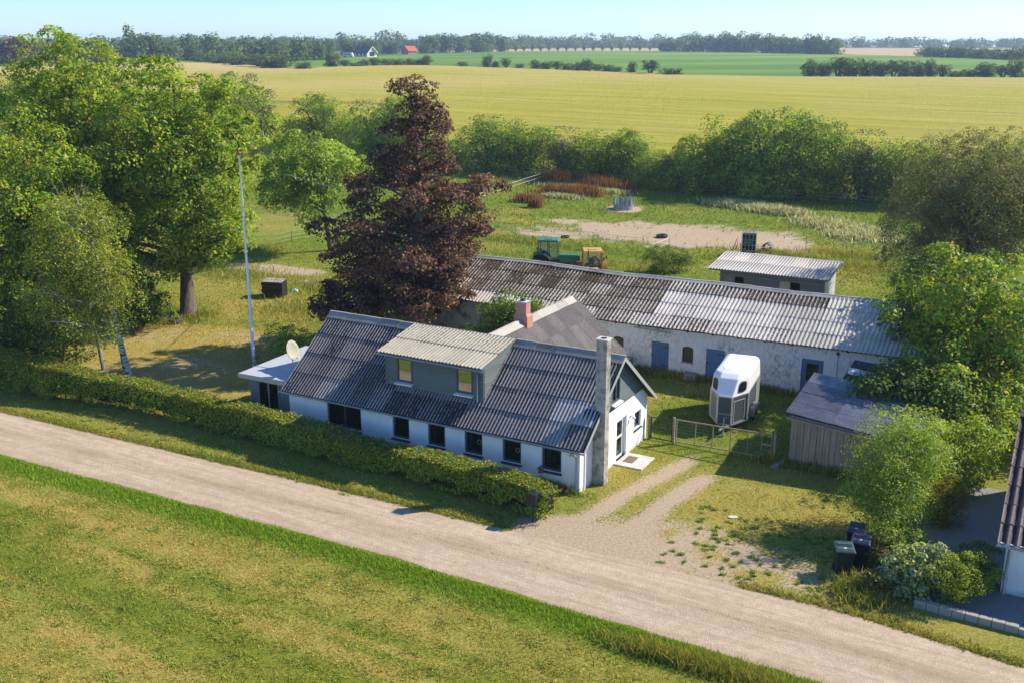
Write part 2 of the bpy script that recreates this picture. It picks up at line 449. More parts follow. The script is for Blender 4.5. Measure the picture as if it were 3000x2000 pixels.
d2 = smooth(np.maximum(d2, d1 + 5), 3); d3 = smooth(d3, 3)
def band(name, da, db, rows, mat, label, lift=0, attrs=None):
    s = np.linspace(0, 1, rows)[:, None]; D = da[None] * (db / da)[None] ** s
    x = D * np.sin(np.radians(th)); y = D * np.cos(np.radians(th)); z = terr(y) + lift
    if lift: z[0] -= lift + .3                                   # the crop's cut edge
    idx = np.arange(rows * len(th)).reshape(rows, len(th))
    Fq = np.stack([idx[:-1, :-1], idx[:-1, 1:], idx[1:, 1:], idx[1:, :-1]], -1).reshape(-1, 4)
    at = {k: f(x, y, s + 0 * x, D).ravel() for k, f in (attrs or {}).items()}
    o = mobj(name, fast_mesh(name, np.stack([x, y, z], -1).reshape(-1, 3), Fq, at), mat, smooth=True)
    return tag(o, label, kind='structure')
def ripe(x, y, s, D):
    k = .75 * sstep(.62, .85, s) * sstep(-60, -130, x) + .55 * np.exp(-((D - 330 - .25 * x) / 35) ** 2) * sstep(60, -40, x) + .4 * sstep(.75, 1, s)
    return np.clip(k, 0, 1)
def lodged(x, y, s, D):
    return .75 * np.exp(-((y - 250 + .18 * (x + 60)) / 9) ** 2) * sstep(20, -30, x) * sstep(-120, -100, x)
band('barley_field', d1, d2, 90, M['barley'], 'ripening yellow barley field behind the paddock hedge', .45, {'ripe': ripe, 'lodged': lodged})
band('beet_field', d2, d3, 40, M['beet'], 'bright green beet field beyond the barley')
d4 = np.full_like(th, 1520.); TH_ALL = (th, d3, d4)
kr = th >= -3.5; kl = th <= -3.5
th = TH_ALL[0][kr]; band('stubble_field', d3[kr], d4[kr], 30, M['stubble'], 'pale harvested field near the horizon')
th = TH_ALL[0][kl]; band('wooded_meadow', d3[kl], d4[kl], 30, M['far'], 'rough grass among the woods on the left skyline')
th = TH_ALL[0]
band('far_land', np.maximum(d4, d3 + 100), np.full_like(th, 5000.), 30, M['far'], 'wooded land at the horizon')
# ------------------------------------------------------------------ building materials
n = N('house_render', .9, .15); f = n.noise(n.P(), 1.2, 6, .65); f2 = n.noise(n.P(), 40, 2, .7)
sz = n.n('ShaderNodeSeparateXYZ'); n.l(n.P(), sz.inputs[0])
c = n.mix(n.ramp(f, (.35, 0), (.7, 1)), (.78, .79, .79), (.86, .87, .87))
d = n.math('ADD', n.math('MULTIPLY', sz.outputs[2], -2.6), n.math('MULTIPLY', n.noise(n.P(), 3.5, 5, .7), 1.5))
c = n.mix(n.ramp(d, (.05, 0), (.75, .75)), c, (.36, .37, .33))
n.col(c); n.bump(f2, .35, .012); M['white'] = n.m

n = N('limewashed_wall', .95, .1); f = n.noise(n.P(), .55, 4, .6); f2 = n.noise(n.scale(n.P(), (1, 1, .6)), 7, 6, .75); f3 = n.noise(n.P(), 24, 3, .75)
c = n.mix(n.ramp(f3, (.3, 0), (.7, 1)), (.66, .66, .655), (.78, .78, .775))
st = n.math('MULTIPLY', n.ramp(f, (.38, .15), (.62, 1)), n.ramp(f2, (.46, 0), (.62, 1)))
c = n.mix(n.math('MULTIPLY', st, .78), c, (.16, .17, .18))
sx = n.n('ShaderNodeSeparateXYZ'); n.l(n.rotz(n.P(), TH), sx.inputs[0])
gl = n.math('ADD', n.math('MULTIPLY', n.math('ADD', sx.outputs[0], 30.5), -.4), n.math('MULTIPLY', f2, 1.2))
n.aux = gl
sz = n.n('ShaderNodeSeparateXYZ'); n.l(n.P(), sz.inputs[0])
d = n.math('ADD', n.math('MULTIPLY', sz.outputs[2], -2.0), n.math('MULTIPLY', f2, 1.6))
c = n.mix(n.ramp(d, (.2, 0), (.8, .7)), c, (.30, .31, .30))
n.col(c); n.bump(n.math('ADD', f2, f3), .5, .03); M['lime'] = n.m
n = N('grey_render', .95, .1); f = n.noise(n.P(), 1.3, 6, .7); f3 = n.noise(n.P(), 18, 3, .75)
c = n.mix(n.ramp(f3, (.3, 0), (.7, 1)), (.30, .30, .29), (.40, .40, .38)); c = n.mix(n.ramp(f, (.48, 0), (.6, .9)), c, (.09, .095, .10))
n.col(c); n.bump(f3, .5, .03); M['greywall'] = n.m

def corr(name, c1, c2, moss, dirt, crest=None, sp=1.0):
    """fibre-cement sheet: tone from the object's colour, growth from its alpha, denser in the troughs"""
    n = N(name, .9, .12); tro = n.attr('trough')
    f1 = n.noise(n.P(), 1.6, 5, .65); f2 = n.noise(n.P(), 11 * sp, 4, .75); f3 = n.noise(n.P(), 38, 3, .7)
    c = n.mix(n.ramp(f1, (.3, 0), (.7, 1)), c1, c2)
    c = n.mix(n.ramp(f3, (.36, .5), (.6, 0)), c, dirt)
    if crest is not None:  # pale crests: lichen tone, with the sunlit highlight painted in as well
        k = n.math('ADD', n.math('MULTIPLY', tro, -1.0), n.math('MULTIPLY', f2, 1.0))
        c = n.mix(n.ramp(k, (-.1 + .25, 0), (.45, .55)), c, crest)
    c = n.mix(1, c, n.info('Color'), 'MULTIPLY')
    g = n.math('ADD', n.math('MULTIPLY', n.math('SUBTRACT', f2, .5), 2.6), n.math('MULTIPLY', n.math('SUBTRACT', f1, .5), 1.0))
    g = n.math('ADD', g, n.math('MULTIPLY', n.math('SUBTRACT', tro, .5), .85))
    g = n.math('ADD', g, n.math('MULTIPLY', n.math('SUBTRACT', n.info('Alpha'), .5), 2.4))
    mk = n.ramp(g, (.04, 0), (.20, 1))
    mc = n.mix(n.ramp(f3, (.35, 0), (.65, 1)), tuple(x * .6 for x in moss), tuple(x * 1.5 for x in moss))
    n.col(n.mix(mk, c, mc)); n.bump(n.math('ADD', mk, n.math('MULTIPLY', f3, .4)), .7, .025)
    return n.m
M['roof_house'] = corr('roof_house', (.15, .145, .15), (.25, .235, .235), (.035, .037, .042), (.07, .07, .08), (.50, .45, .41))
M['roof_dormer'] = corr('roof_dormer', (.34, .315, .255), (.45, .415, .335), (.13, .115, .06), (.20, .185, .14))
M['roof_wing'] = corr('roof_wing', (.20, .18, .165), (.30, .27, .25), (.07, .06, .055), (.11, .10, .095))
M['roof_barn'] = corr('roof_barn', (.46, .43, .385), (.62, .585, .53), (.060, .042, .022), (.32, .29, .25), None, 1.0)
M['roof_shelter'] = corr('roof_shelter', (.46, .44, .40), (.56, .53, .48), (.2, .18, .14), (.36, .33, .3))
M['roof_shed'] = corr('roof_shed', (.20, .20, .22), (.36, .35, .37), (.04, .042, .05), (.12, .12, .14))
M['roof_tile'] = corr('roof_tile', (.10, .065, .06), (.17, .12, .11), (.05, .04, .04), (.05, .04, .04), (.38, .30, .26))

def boards(name, c1, c2, vert=False, sc_=1.0, rough=.85):
    n = N(name, rough, .15); s = (14, 14, .7) if vert else (.8, .8, 14)
    f = n.noise(n.scale(n.P(), s), 1.2 * sc_, 5, .7); r = n.info('Random')
    c = n.mix(n.ramp(f, (.3, 0), (.7, 1)), c1, c2)
    c = n.mix(n.math('MULTIPLY', r, .55), c, n.mix(1, c, (.62, .60, .60), 'MULTIPLY'))
    n.col(c); n.bump(f, .3, .01); return n.m
M['siding'] = boards('siding', (.115, .145, .145), (.15, .185, .18), rough=.6)
M['plank'] = boards('plank', (.23, .18, .14), (.45, .37, .29), True)
M['greyplank'] = boards('greyplank', (.17, .165, .16), (.32, .31, .295), True)
M['post'] = boards('post_wood', (.10, .085, .07), (.21, .18, .145), True)
M['oldwood'] = boards('old_wood', (.17, .13, .10), (.36, .30, .25), False)
M['bargeboard'] = plain('bargeboard', (.30, .31, .30), .7)
M['frame'] = plain('window_frame', (.065, .085, .12), .45)
M['whiteframe'] = plain('white_frame', (.70, .70, .70), .5)
M['slate'] = plain('slate_sill', (.045, .055, .075), .7)
M['blue'] = boards('blue_door_paint', (.085, .165, .30), (.13, .235, .41), True, rough=.7)
M['rust'] = plain('rusty_iron', (.055, .030, .020), .85)
M['zinc'] = plain('zinc', (.42, .43, .44), .45, .5, .6)
M['steel'] = plain('galvanised_steel', (.42, .44, .46), .4, .5, .75)
M['darkmetal'] = plain('dark_metal', (.02, .021, .023), .5)
M['black'] = plain('black_plastic', (.012, .013, .018), .45, .4)
M['rubber'] = plain('rubber', (.014, .014, .014), .85, .2, var=.3)
M['whitepaint'] = plain('white_paint', (.72, .72, .72), .4, .4, var=.05)
M['red'] = plain('red_paint', (.38, .05, .05), .5)
M['felt'] = plain('dark_felt', (.02, .022, .03), .8)
n = N('window_glass', .03, .9); n.b.inputs['Base Color'].default_value = (.010, .013, .014, 1); n.b.inputs['IOR'].default_value = 2.1
tp = n.n('ShaderNodeBsdfTransparent'); tp.inputs[0].default_value = (.75, .78, .78, 1); mx = n.n('ShaderNodeMixShader'); mx.inputs[0].default_value = .55
fr = n.n('ShaderNodeFresnel'); fr.inputs[0].default_value = 1.5
n.l(n.math('ADD', n.math('MULTIPLY', fr.outputs[0], 1.6), .36, True), mx.inputs[0]); n.l(tp.outputs[0], mx.inputs[1]); n.l(n.b.outputs[0], mx.inputs[2]); n.l(mx.outputs[0], n.t.nodes['Material Output'].inputs[0]); M['glass'] = n.m
n = N('coated_glass', .04, 1.0); n.b.inputs['Base Color'].default_value = (.30, .30, .26, 1); n.b.inputs['Metallic'].default_value = .85
f = n.noise(n.P(), 1.1, 2); n.bump(f, .02, .02); M['mirrorglass'] = n.m
M['curtain'] = plain('curtain', (.55, .55, .52), .9)
M['dark'] = plain('dark_room', (.012, .012, .012), .95); M['room'] = plain('room_lining', (.16, .13, .10), .9)
n = N('sooted_concrete', .9, .15); f = n.noise(n.P(), 2.6, 6, .7); f2 = n.noise(n.P(), 20, 3, .7)
c = n.mix(n.ramp(f2, (.3, 0), (.7, 1)), (.33, .315, .28), (.46, .44, .40)); c = n.mix(n.ramp(f, (.44, 0), (.62, .85)), c, (.13, .13, .115))
n.col(c); n.bump(f2, .5, .02); M['concrete'] = n.m
n = N('pale_concrete', .9, .15); f = n.noise(n.P(), 3, 6, .7); n.col(n.ramp(f, (.3, (.42, .41, .38)), (.7, (.60, .585, .55)))); n.bump(f, .3, .02); M['paleconcrete'] = n.m
n = N('pink_plaster', .9, .15); f = n.noise(n.P(), 3, 6, .7); f2 = n.noise(n.P(), 30, 3, .7)
n.col(n.ramp(f, (.3, (.40, .20, .16)), (.7, (.49, .26, .21)))); n.bump(f2, .5, .012); M['pink'] = n.m
M['flatroof'] = plain('pale_roof_felt', (.44, .46, .50), .45, .3, var=.10, sc_=2)
M['ridge'] = corr('ridge_cap', (.24, .225, .21), (.36, .34, .31), (.10, .055, .02), (.14, .13, .12))
M['ridge_pale'] = corr('ridge_cap_pale', (.34, .32, .29), (.47, .44, .40), (.10, .07, .04), (.28, .25, .2))

# ------------------------------------------------------------------ roof sheet maker
SHEETS = {}
def sheet_mesh(w, l, pitch, amp, seg=8, thick=.024):
    key = (round(w, 3), round(l, 3), pitch, amp)
    if key in SHEETS: return SHEETS[key]
    nx = max(2, int(round(w / pitch * seg))); xs = np.linspace(0, w, nx + 1)
    z = amp * np.cos(2 * np.pi * xs / pitch); tr = .5 - .5 * np.cos(2 * np.pi * xs / pitch)
    V = np.concatenate([np.stack([xs, 0 * xs, z - thick], -1), np.stack([xs, 0 * xs, z], -1), np.stack([xs, 0 * xs, z], -1), np.stack([xs, 0 * xs + l, z], -1)])
    k = nx + 1; i = np.arange(nx)
    F = np.concatenate([np.stack([i, i + 1, k + i + 1, k + i], -1), np.stack([2 * k + i, 2 * k + i + 1, 3 * k + i + 1, 3 * k + i], -1)])
    me = fast_mesh('roof_sheet', V, F, {'trough': np.tile(tr, 4)})
    SHEETS[key] = me; return me
def sheet_roof(parent, mat, p0, du, dv, width, length, cols, rows, pitch, amp, rng, tone=None, skip=None, lap=.07, wob=.006, name='roof_sheet'):
    """sheets on the plane p0 + du*x + dv*y (unit vectors in the parent's axes); tone(ci, ri) -> rgba"""
    du = Vector(du); dv = Vector(dv); nz = du.cross(dv)
    w = width / cols; l = length / rows
    w = round(w / pitch) * pitch if abs(round(w / pitch) * pitch * cols - width) < .4 else w
    me = sheet_mesh(w, l + lap, pitch, amp)
    if not me.materials: me.materials.append(mat)
    me = me if me.materials[0] == mat else None
    if me is None:
        key = (round(w, 3), round(l + lap, 3), pitch, amp, mat.name)
        if key not in SHEETS:
            SHEETS[key] = SHEETS[(round(w, 3), round(l + lap, 3), pitch, amp)].copy(); SHEETS[key].materials.clear(); SHEETS[key].materials.append(mat)
        me = SHEETS[key]
    tilt = math.atan(.030 / (l + lap))
    for r in range(rows):
        for c in range(cols):
            if skip and skip(c, r): continue
            o = bpy.data.objects.new(name, me); link(o, parent)
            v = (dv * math.cos(tilt) - nz * math.sin(tilt)).normalized(); nn = du.cross(v)
            p = Vector(p0) + du * (c * w) + dv * (r * l) + nz * (.034 + rng.uniform(-wob, wob) + (c % 2) * .006)
            yaw = rng.uniform(-.004, .004); u2 = (du + v * yaw).normalized(); v2 = nn.cross(u2)
            m = Matrix((u2, v2, nn)).transposed().to_4x4(); m.translation = p
            o.matrix_local = m
            o.color = tone(c, r) if tone else (1, 1, 1, .3)
    return w
def wall_grid(mb, axis, c0, c1, u0, u1, z0, z1, openings):
    """a wall slab between c0 and c1 (thickness) along axis ('a' or 'b'), with rectangular openings (u0,u1,z0,z1)"""
    us = sorted({u0, u1, *[q for o in openings for q in o[:2]]}); zs = sorted({z0, z1, *[q for o in openings for q in o[2:]]})
    solid = lambda i, j: 0 <= i < len(us) - 1 and 0 <= j < len(zs) - 1 and not any(o[0] - 1e-6 <= us[i] and us[i + 1] <= o[1] + 1e-6 and o[2] - 1e-6 <= zs[j] and zs[j + 1] <= o[3] + 1e-6 for o in openings)
    P = (lambda u, c, z: (u, c, z)) if axis == 'a' else (lambda u, c, z: (c, u, z))
    for i in range(len(us) - 1):
        for j in range(len(zs) - 1):
            if not solid(i, j): continue
            a, b, z, w = us[i], us[i + 1], zs[j], zs[j + 1]
            for c in (c0, c1): mb.add([P(a, c, z), P(b, c, z), P(b, c, w), P(a, c, w)], [(0, 1, 2, 3)])
            if not solid(i - 1, j): mb.add([P(a, c0, z), P(a, c1, z), P(a, c1, w), P(a, c0, w)], [(0, 1, 2, 3)])
            if not solid(i + 1, j): mb.add([P(b, c0, z), P(b, c1, z), P(b, c1, w), P(b, c0, w)], [(0, 1, 2, 3)])
            if not solid(i, j - 1): mb.add([P(a, c0, z), P(b, c0, z), P(b, c1, z), P(a, c1, z)], [(0, 1, 2, 3)])
            if not solid(i, j + 1): mb.add([P(a, c0, w), P(b, c0, w), P(b, c1, w), P(a, c1, w)], [(0, 1, 2, 3)])
def window(parent, axis, u0, u1, z0, z1, c, out, mats=('frame', 'glass'), mull=(), bars=(), sill=None, fw=.085, curtain=None, sillz=.07, name='window'):
    """frame ring in the plane c; out = -1/+1 is the outside direction along the wall normal; inner parts are sub-parts"""
    P = (lambda u, d, z: (u, c - out * d, z)) if axis == 'a' else (lambda u, d, z: (c - out * d, u, z))
    def bx(mb, a, b, d0, d1, z, w):
        p, q = P(a, d0, z), P(b, d1, w)
        mb.box(min(p[0], q[0]), min(p[1], q[1]), z, max(p[0], q[0]), max(p[1], q[1]), w)
    mb = MB()
    bx(mb, u0, u0 + fw, .0, .09, z0, z1); bx(mb, u1 - fw, u1, .0, .09, z0, z1)
    bx(mb, u0 + fw, u1 - fw, .0, .09, z1 - fw, z1); bx(mb, u0 + fw, u1 - fw, .0, .09, z0, z0 + fw)
    for m in mull: bx(mb, m - .04, m + .04, .005, .085, z0 + fw, z1 - fw)
    for zb in bars: bx(mb, u0 + fw, u1 - fw, .02, .06, zb - .015, zb + .015)
    f = mb.build(name, M[mats[0]], parent)
    mb = MB(); edges = [u0 + fw, *[q for m in mull for q in (m - .04, m + .04)], u1 - fw]
    for i in range(0, len(edges), 2):
        mb = MB(); bx(mb, edges[i], edges[i + 1], .045, .055, z0 + fw, z1 - fw); mb.build('pane', M[mats[1]], f)
    if sill:
        mb = MB(); p0, p1 = P(u0 - .03, -.16, z0), P(u1 + .03, -.02, z0)
        lo = [P(u0 - .04, -.17, z0 - sillz - .03), P(u1 + .04, -.17, z0 - sillz - .03), P(u1 + .04, .03, z0 - sillz), P(u0 - .04, .03, z0 - sillz)]
        hi = [P(u0 - .04, -.17, z0 - .045), P(u1 + .04, -.17, z0 - .045), P(u1 + .04, .03, z0 - .004), P(u0 - .04, .03, z0 - .004)]
        mb.hexa(lo, hi).build('sill', M[sill], f)
    if curtain:
        for (s0, s1) in curtain:
            mb = MB(); k = 12; xs = [s0 + (s1 - s0) * i / k for i in range(k + 1)]
            pts = [P(x, .20 + .035 * math.sin(i * 2.1), z0 + .05) for i, x in enumerate(xs)] + [P(x, .20 + .035 * math.sin(i * 2.1), z1 - .03) for i, x in enumerate(xs)]
            mb.add(pts, [(i, i + 1, k + 2 + i, k + 1 + i) for i in range(k)]); mb.build('curtain', M['curtain'], f, True)
    return f

# ------------------------------------------------------------------ farmhouse
rng = random.Random(5)
house = farm('farmhouse', 0, 0)
tag(house, 'white farmhouse with dark corrugated roof, grey dormer and house number 7', 'house')
HL, HD, EZ, RZ, RB, OV = -15.75, 7.4, 2.11, 5.12, 3.68, .35    # left end, depth, eave height, ridge height, ridge line, overhang
WZ = EZ + (RZ - EZ) * OV / (RB + OV) - .05                    # wall head under the roof
FW = [(-13.41, -11.39), (-9.57, -8.65), (-7.62, -6.70), (-5.67, -4.75), (-3.73, -2.81), (-1.81, -.87)]
mb = MB(); wall_grid(mb, 'a', 0, .3, HL, 0, -.1, WZ, [(u0, u1, .66 if i == 0 else .76, 2.02) for i, (u0, u1) in enumerate(FW)])
mb.build('front_wall', M['white'], house)
mb = MB(); wall_grid(mb, 'b', -.3, -.003, 1.0, 6.68, -.1, 2.72, [(3.82, 4.95, 0, 1.98), (5.88, 6.66, .92, 1.74)])
kk = (RZ - EZ) / (RB + OV)
mb.prism([(.304, -.1), (1.0, -.1), (1.0, 2.72), (.80, 2.72), (.304, EZ + kk * (.304 + OV) - .12)], 0, -.3, -.003)
mb.prism([(6.68, -.1), (HD, -.1), (HD, RZ - kk * (HD - RB) - .12), (6.68, RZ - kk * (6.68 - RB) - .12)], 0, -.3, -.003)
mb.build('gable_wall', M['white'], house)
# a slim strip of the gable wall in front of the chimney and the upper triangle
def gable_tri(mb, a0, a1, zlow):
    k = (RZ - EZ) / (RB + OV)
    pts = []
    bz = lambda b: EZ + k * (OV + b) - .06 if b <= RB else RZ - k * (b - RB) - .06
    b0 = max(.3, (zlow - EZ + .06) / k - OV); b1 = RB + (RZ - .06 - zlow) / k
    mb.prism([(b0, zlow), (b1, zlow), (RB, RZ - .06)], 0, a0, a1)
mb = MB(); gable_tri(mb, -.28, -.03, 2.721); mb.build('gable_core', M['white'], house)
mb = MB(); mb.box(HL, HD - .3, -.1, -.3, HD, WZ); mb.box(HL, .304, -.1, HL + .3, HD - .3, WZ)
k = (RZ - EZ) / (RB + OV); mb.prism([(.3, WZ), (HD - .3, WZ), (RB, RZ - .1)], 0, HL + .02, HL + .28)
mb.build('back_wall', M['white'], house)
mb = MB(); mb.box(HL + .3, .3, .0, -.3, HD - .3, .05); mb.box(HL + .3, 2.6, .05, -.32, 2.7, WZ + .5); mb.build('interior', M['room'], house)
for i, (u0, u1) in enumerate(FW):
    z0 = .66 if i == 0 else .76; w = u1 - u0
    cur = None if i == 0 else [(u0 + .06, u0 + .30)] if i in (1, 2, 5) else [(u0 + .06, u0 + .22)]
    window(house, 'a', u0, u1, z0, 2.02, .07, -1, mull=((u0 + u1) / 2,) if i == 0 else (), sill='slate', curtain=cur)
window(house, 'b', 5.88, 6.66, .92, 1.74, -.10, 1, mull=(6.27,), sill='slate', curtain=[(5.95, 6.2)])
window(house, 'b', 3.08, 3.95, 3.02, 4.15, .05, 1, mats=('frame', 'glass'), mull=(3.52,), sill='whiteframe', curtain=[(3.15, 3.4)])
# house number
MB().prism([(-.53, 1.80), (-.53, 1.765), (-.425, 1.765), (-.50, 1.60), (-.46, 1.60), (-.38, 1.775), (-.38, 1.80)], 1, -.012, -.001).build('house_number', M['darkmetal'], house)
# wreaths hanging inside two windows
for u in (-4.92, -2.98):
    m2 = MB(); pts = [(u + .10 * math.cos(t * .42), .02, 1.38 + .10 * math.sin(t * .42)) for t in range(16)]; m2.tube(pts, [.022 + .006 * math.sin(t * 2.3) for t in range(16)], 5); m2.build('wreath', M['oldwood'], house)
# door in the gable with its recess
d = MB(); d.box(-.20, 3.82, 0, -.13, 3.90, 1.98); d.box(-.20, 4.87, 0, -.13, 4.95, 1.98); d.box(-.20, 3.90, 1.90, -.13, 4.87, 1.98)
d.box(-.19, 3.90, .02, -.14, 4.02, 1.90); d.box(-.19, 4.75, .02, -.14, 4.87, 1.90); d.box(-.19, 4.02, .02, -.14, 4.75, .16); d.box(-.19, 4.02, 1.0, -.14, 4.75, 1.10); d.box(-.19, 4.02, 1.80, -.14, 4.75, 1.90)
door = d.build('door', M['whiteframe'], house)
for zz in (.16, 1.10): MB().box(-.175, 4.02, zz, -.160, 4.75, .70 + zz if zz > 1 else 1.0).build('pane', M['glass'], door)
MB().bar((-.12, 4.80, 1.0), (-.12, 4.68, 1.0), .02, .02).build('handle', M['steel'], door)
mb = MB(); mb.box(.0, 3.55, -.05, 1.35, 5.15, .07); mb.build('door_step', M['paleconcrete'], house, bevel=.02)
mb = MB(); mb.box(.25, 4.0, .07, .72, 4.75, .09); o = mb.build('door_mat', plain('coir', (.16, .13, .10), .95, var=.3, sc_=30), None); x, y = xy(0, 0); o.location = (x, y, 0); o.rotation_euler = (0, 0, -TH); tag(o, 'worn brown door mat on the pale step of the house', 'mat')
lm = MB(); lm.box(.0, 5.30, 1.72, .04, 5.40, 1.84); lm.tube([(.04, 5.35, 1.78), (.14, 5.35, 1.82)], .018, 6); lm.lathe([(.02, .10), (.06, .08), (.10, 0), (.085, -.005), (0.0, .05)], 14, (.17, 5.35, 1.70)); lm.build('wall_lamp', M['whitepaint'], house, True)
# grey boards of the gable triangle, one by one
kk = (RZ - EZ) / (RB + OV); zb = 2.72; bh = .165; bi = 0
while zb < RZ - .25:
    z1 = min(zb + bh, RZ - .2)
    bl = lambda z: (z - EZ + .07) / kk - OV
    br = lambda z: RB + (RZ - .07 - z) / kk
    segs = [(bl, br)]
    ops = (3.08, 3.95) if zb + bh > 2.96 and zb < 4.12 else None
    def board(l0, r0, l1, r1):
        m2 = MB(); t0, t1 = .05, .022
        m2.add([(-.02, l0, zb), (t0, l0, zb), (t0, r0, zb), (-.02, r0, zb), (-.02, l1, z1 + .02), (t1, l1, z1 + .02), (t1, r1, z1 + .02), (-.02, r1, z1 + .02)],
               [(0, 1, 2, 3), (7, 6, 5, 4), (0, 4, 5, 1), (1, 5, 6, 2), (2, 6, 7, 3), (3, 7, 4, 0)]); m2.build('siding_board', M['siding'], house)
    L0, R0, L1, R1 = bl(zb), br(zb), bl(z1 + .02), br(z1 + .02)
    if ops:
        if L1 < ops[0]: board(L0, ops[0], L1, ops[0])
        if R1 > ops[1]: board(ops[1], R0, ops[1], R1)
    else: board(L0, R0, L1, R1)
    zb += bh; bi += 1
# roof: deck, sheets, ridge caps
dk = MB()
A0, A1 = HL - .18, .34
for (b0, z0, b1, z1) in ((-OV, EZ, RB, RZ), (HD + OV - .05, RZ - kk * (HD + OV - .05 - RB), RB, RZ)):
    q = [(A0, b0, z0), (A1, b0, z0), (A1, b1, z1), (A0, b1, z1)]
    if b0 > b1: q = [q[1], q[0], q[3], q[2]]
    dk.hexa([(p[0], p[1], p[2] - .10) for p in q], [(p[0], p[1], p[2] - .035) for p in q])
roof = dk.build('roof', M['felt'], house)
dv = Vector((0, RB + OV, RZ - EZ)); SL = dv.length; dv.normalize()
def tone_house(c, r):
    v = rng.uniform(.8, 1.2); m = .48 + rng.uniform(-.12, .14)
    if c < 7 and r == 3: m += .1
    if 4 < c < 11 and r == 0: m += .10
    if c >= 11: m -= .10
    if c >= 14 and r == 1: return (1.6, 1.6, 1.65, .25)
    return (v, v, v * 1.02, m)
NC = 16; wsh = (A1 - A0 - .1) / NC
sheet_roof(roof, M['roof_house'], (A0 + .05, -OV - .05, EZ - .04), (1, 0, 0), dv, .177 * 90 * (A1 - A0 - .1) / (.177 * 90), SL - .12, NC, 4, wsh / 6, .021, rng, tone_house,
           skip=lambda c, r: (r == 3 and -9.9 < A0 + (c + .0) * wsh and A0 + (c + 1) * wsh < -5.6) or (r == 2 and -9.9 < A0 + c * wsh and A0 + (c + 1) * wsh < -5.6))
dvb = Vector((0, -(HD + OV - .05 - RB), kk * (HD + OV - .05 - RB))); lb = dvb.length; dvb.normalize()
sheet_roof(roof, M['roof_house'], (A1 - .05, HD + OV, RZ - kk * (HD + OV - RB) - .0), (-1, 0, 0), dvb, A1 - A0 - .1, lb - .05, 4, 1, wsh / 6, .026, rng, lambda c, r: (1.1, 1.1, 1.1, .5))
def ridge_caps(parent, mat, p0, p1, n_, w, drop, rng, lift=.05, flat=.06):
    p0 = Vector(p0); p1 = Vector(p1); d = (p1 - p0) / n_; u = d.normalized(); s = u.cross(Vector((0, 0, 1))).normalized()
    L = d.length + .05
    m2 = MB(); prof = [(-w, -drop), (-w * .45, -drop * .42), (-flat, 0), (flat, 0), (w * .45, -drop * .42), (w, -drop)]
    m2.prism([(x, z) for x, z in prof] + [(x, z - .02) for x, z in prof[::-1]], 0, 0, L)
    me = bpy.data.meshes.new('ridge_cap'); me.from_pydata(m2.v, [], m2.f); me.materials.append(mat)
    at = me.attributes.new('trough', 'FLOAT', 'POINT'); at.data.foreach_set('value', np.full(len(me.vertices), .4, np.float32))
    for i in range(n_):
        o = bpy.data.objects.new('ridge_cap', me); link(o, parent)
        p = p0 + d * i + Vector((0, 0, lift + rng.uniform(-.008, .012)))
        mm = Matrix((u, -s, Vector((0, 0, 1)))).transposed().to_4x4(); mm.translation = p; o.matrix_local = mm @ Matrix.Rotation(rng.uniform(-.012, .012), 4, 'Y')
        v = rng.uniform(.85, 1.15); o.color = (v, v, v, rng.uniform(.2, .5))
ridge_caps(roof, M['ridge'], (A0, RB, RZ), (A1, RB, RZ), 15, .36, .27, rng)
# bargeboards, gutters, downpipes
mb = MB()
for sgn, b0, z0 in ((1, -OV - .04, EZ - .13), (-1, HD + OV - .02, RZ - kk * (HD + OV - .02 - RB) - .10)):
    mb.hexa([(A1 + .005, b0, z0 - .10), (A1 + .035, b0, z0 - .10), (A1 + .035, RB, RZ - .20), (A1 + .005, RB, RZ - .20)][::1], [(A1 + .005, b0, z0 + .10), (A1 + .035, b0, z0 + .10), (A1 + .035, RB, RZ + .0), (A1 + .005, RB, RZ + .0)])
mb.build('bargeboard', M['bargeboard'], house)
def gutter(parent, p0, p1, r=.06, mat='zinc'):
    p0, p1 = Vector(p0), Vector(p1); u = (p1 - p0).normalized(); s = u.cross(Vector((0, 0, 1))).normalized(); m2 = MB()
    pr = [(math.cos(t) * r, math.sin(t) * r) for t in [math.pi + math.pi * i / 7 for i in range(8)]]; pr += [(x * .86, y * .86) for x, y in pr[::-1]]
    vs = [p + s * x + Vector((0, 0, y)) for p in (p0, p1) for x, y in pr]; k_ = len(pr)
    m2.add(vs, [tuple(range(k_)), tuple(range(k_, 2 * k_))[::-1]] + [(i, (i + 1) % k_, k_ + (i + 1) % k_, k_ + i) for i in range(k_)])
    return m2.build('gutter', M[mat], parent, False)
gutter(house, (A0 - .1, -OV - .10, EZ - .06), (A1 + .02, -OV - .10, EZ - .10))
m2 = MB(); m2.tube([(-.14, -OV - .10, EZ - .15), (-.14, -OV - .08, EZ - .25), (-.14, -.09, EZ - .42), (-.14, -.07, EZ - .55), (-.14, -.07, .02)], .04, 8); m2.build('downpipe', M['zinc'], house, True)
m2 = MB(); m2.tube([(.03, .42, 2.2), (.03, .42, .0)], .022, 6); m2.build('cable_pipe', M['zinc'], house, True)
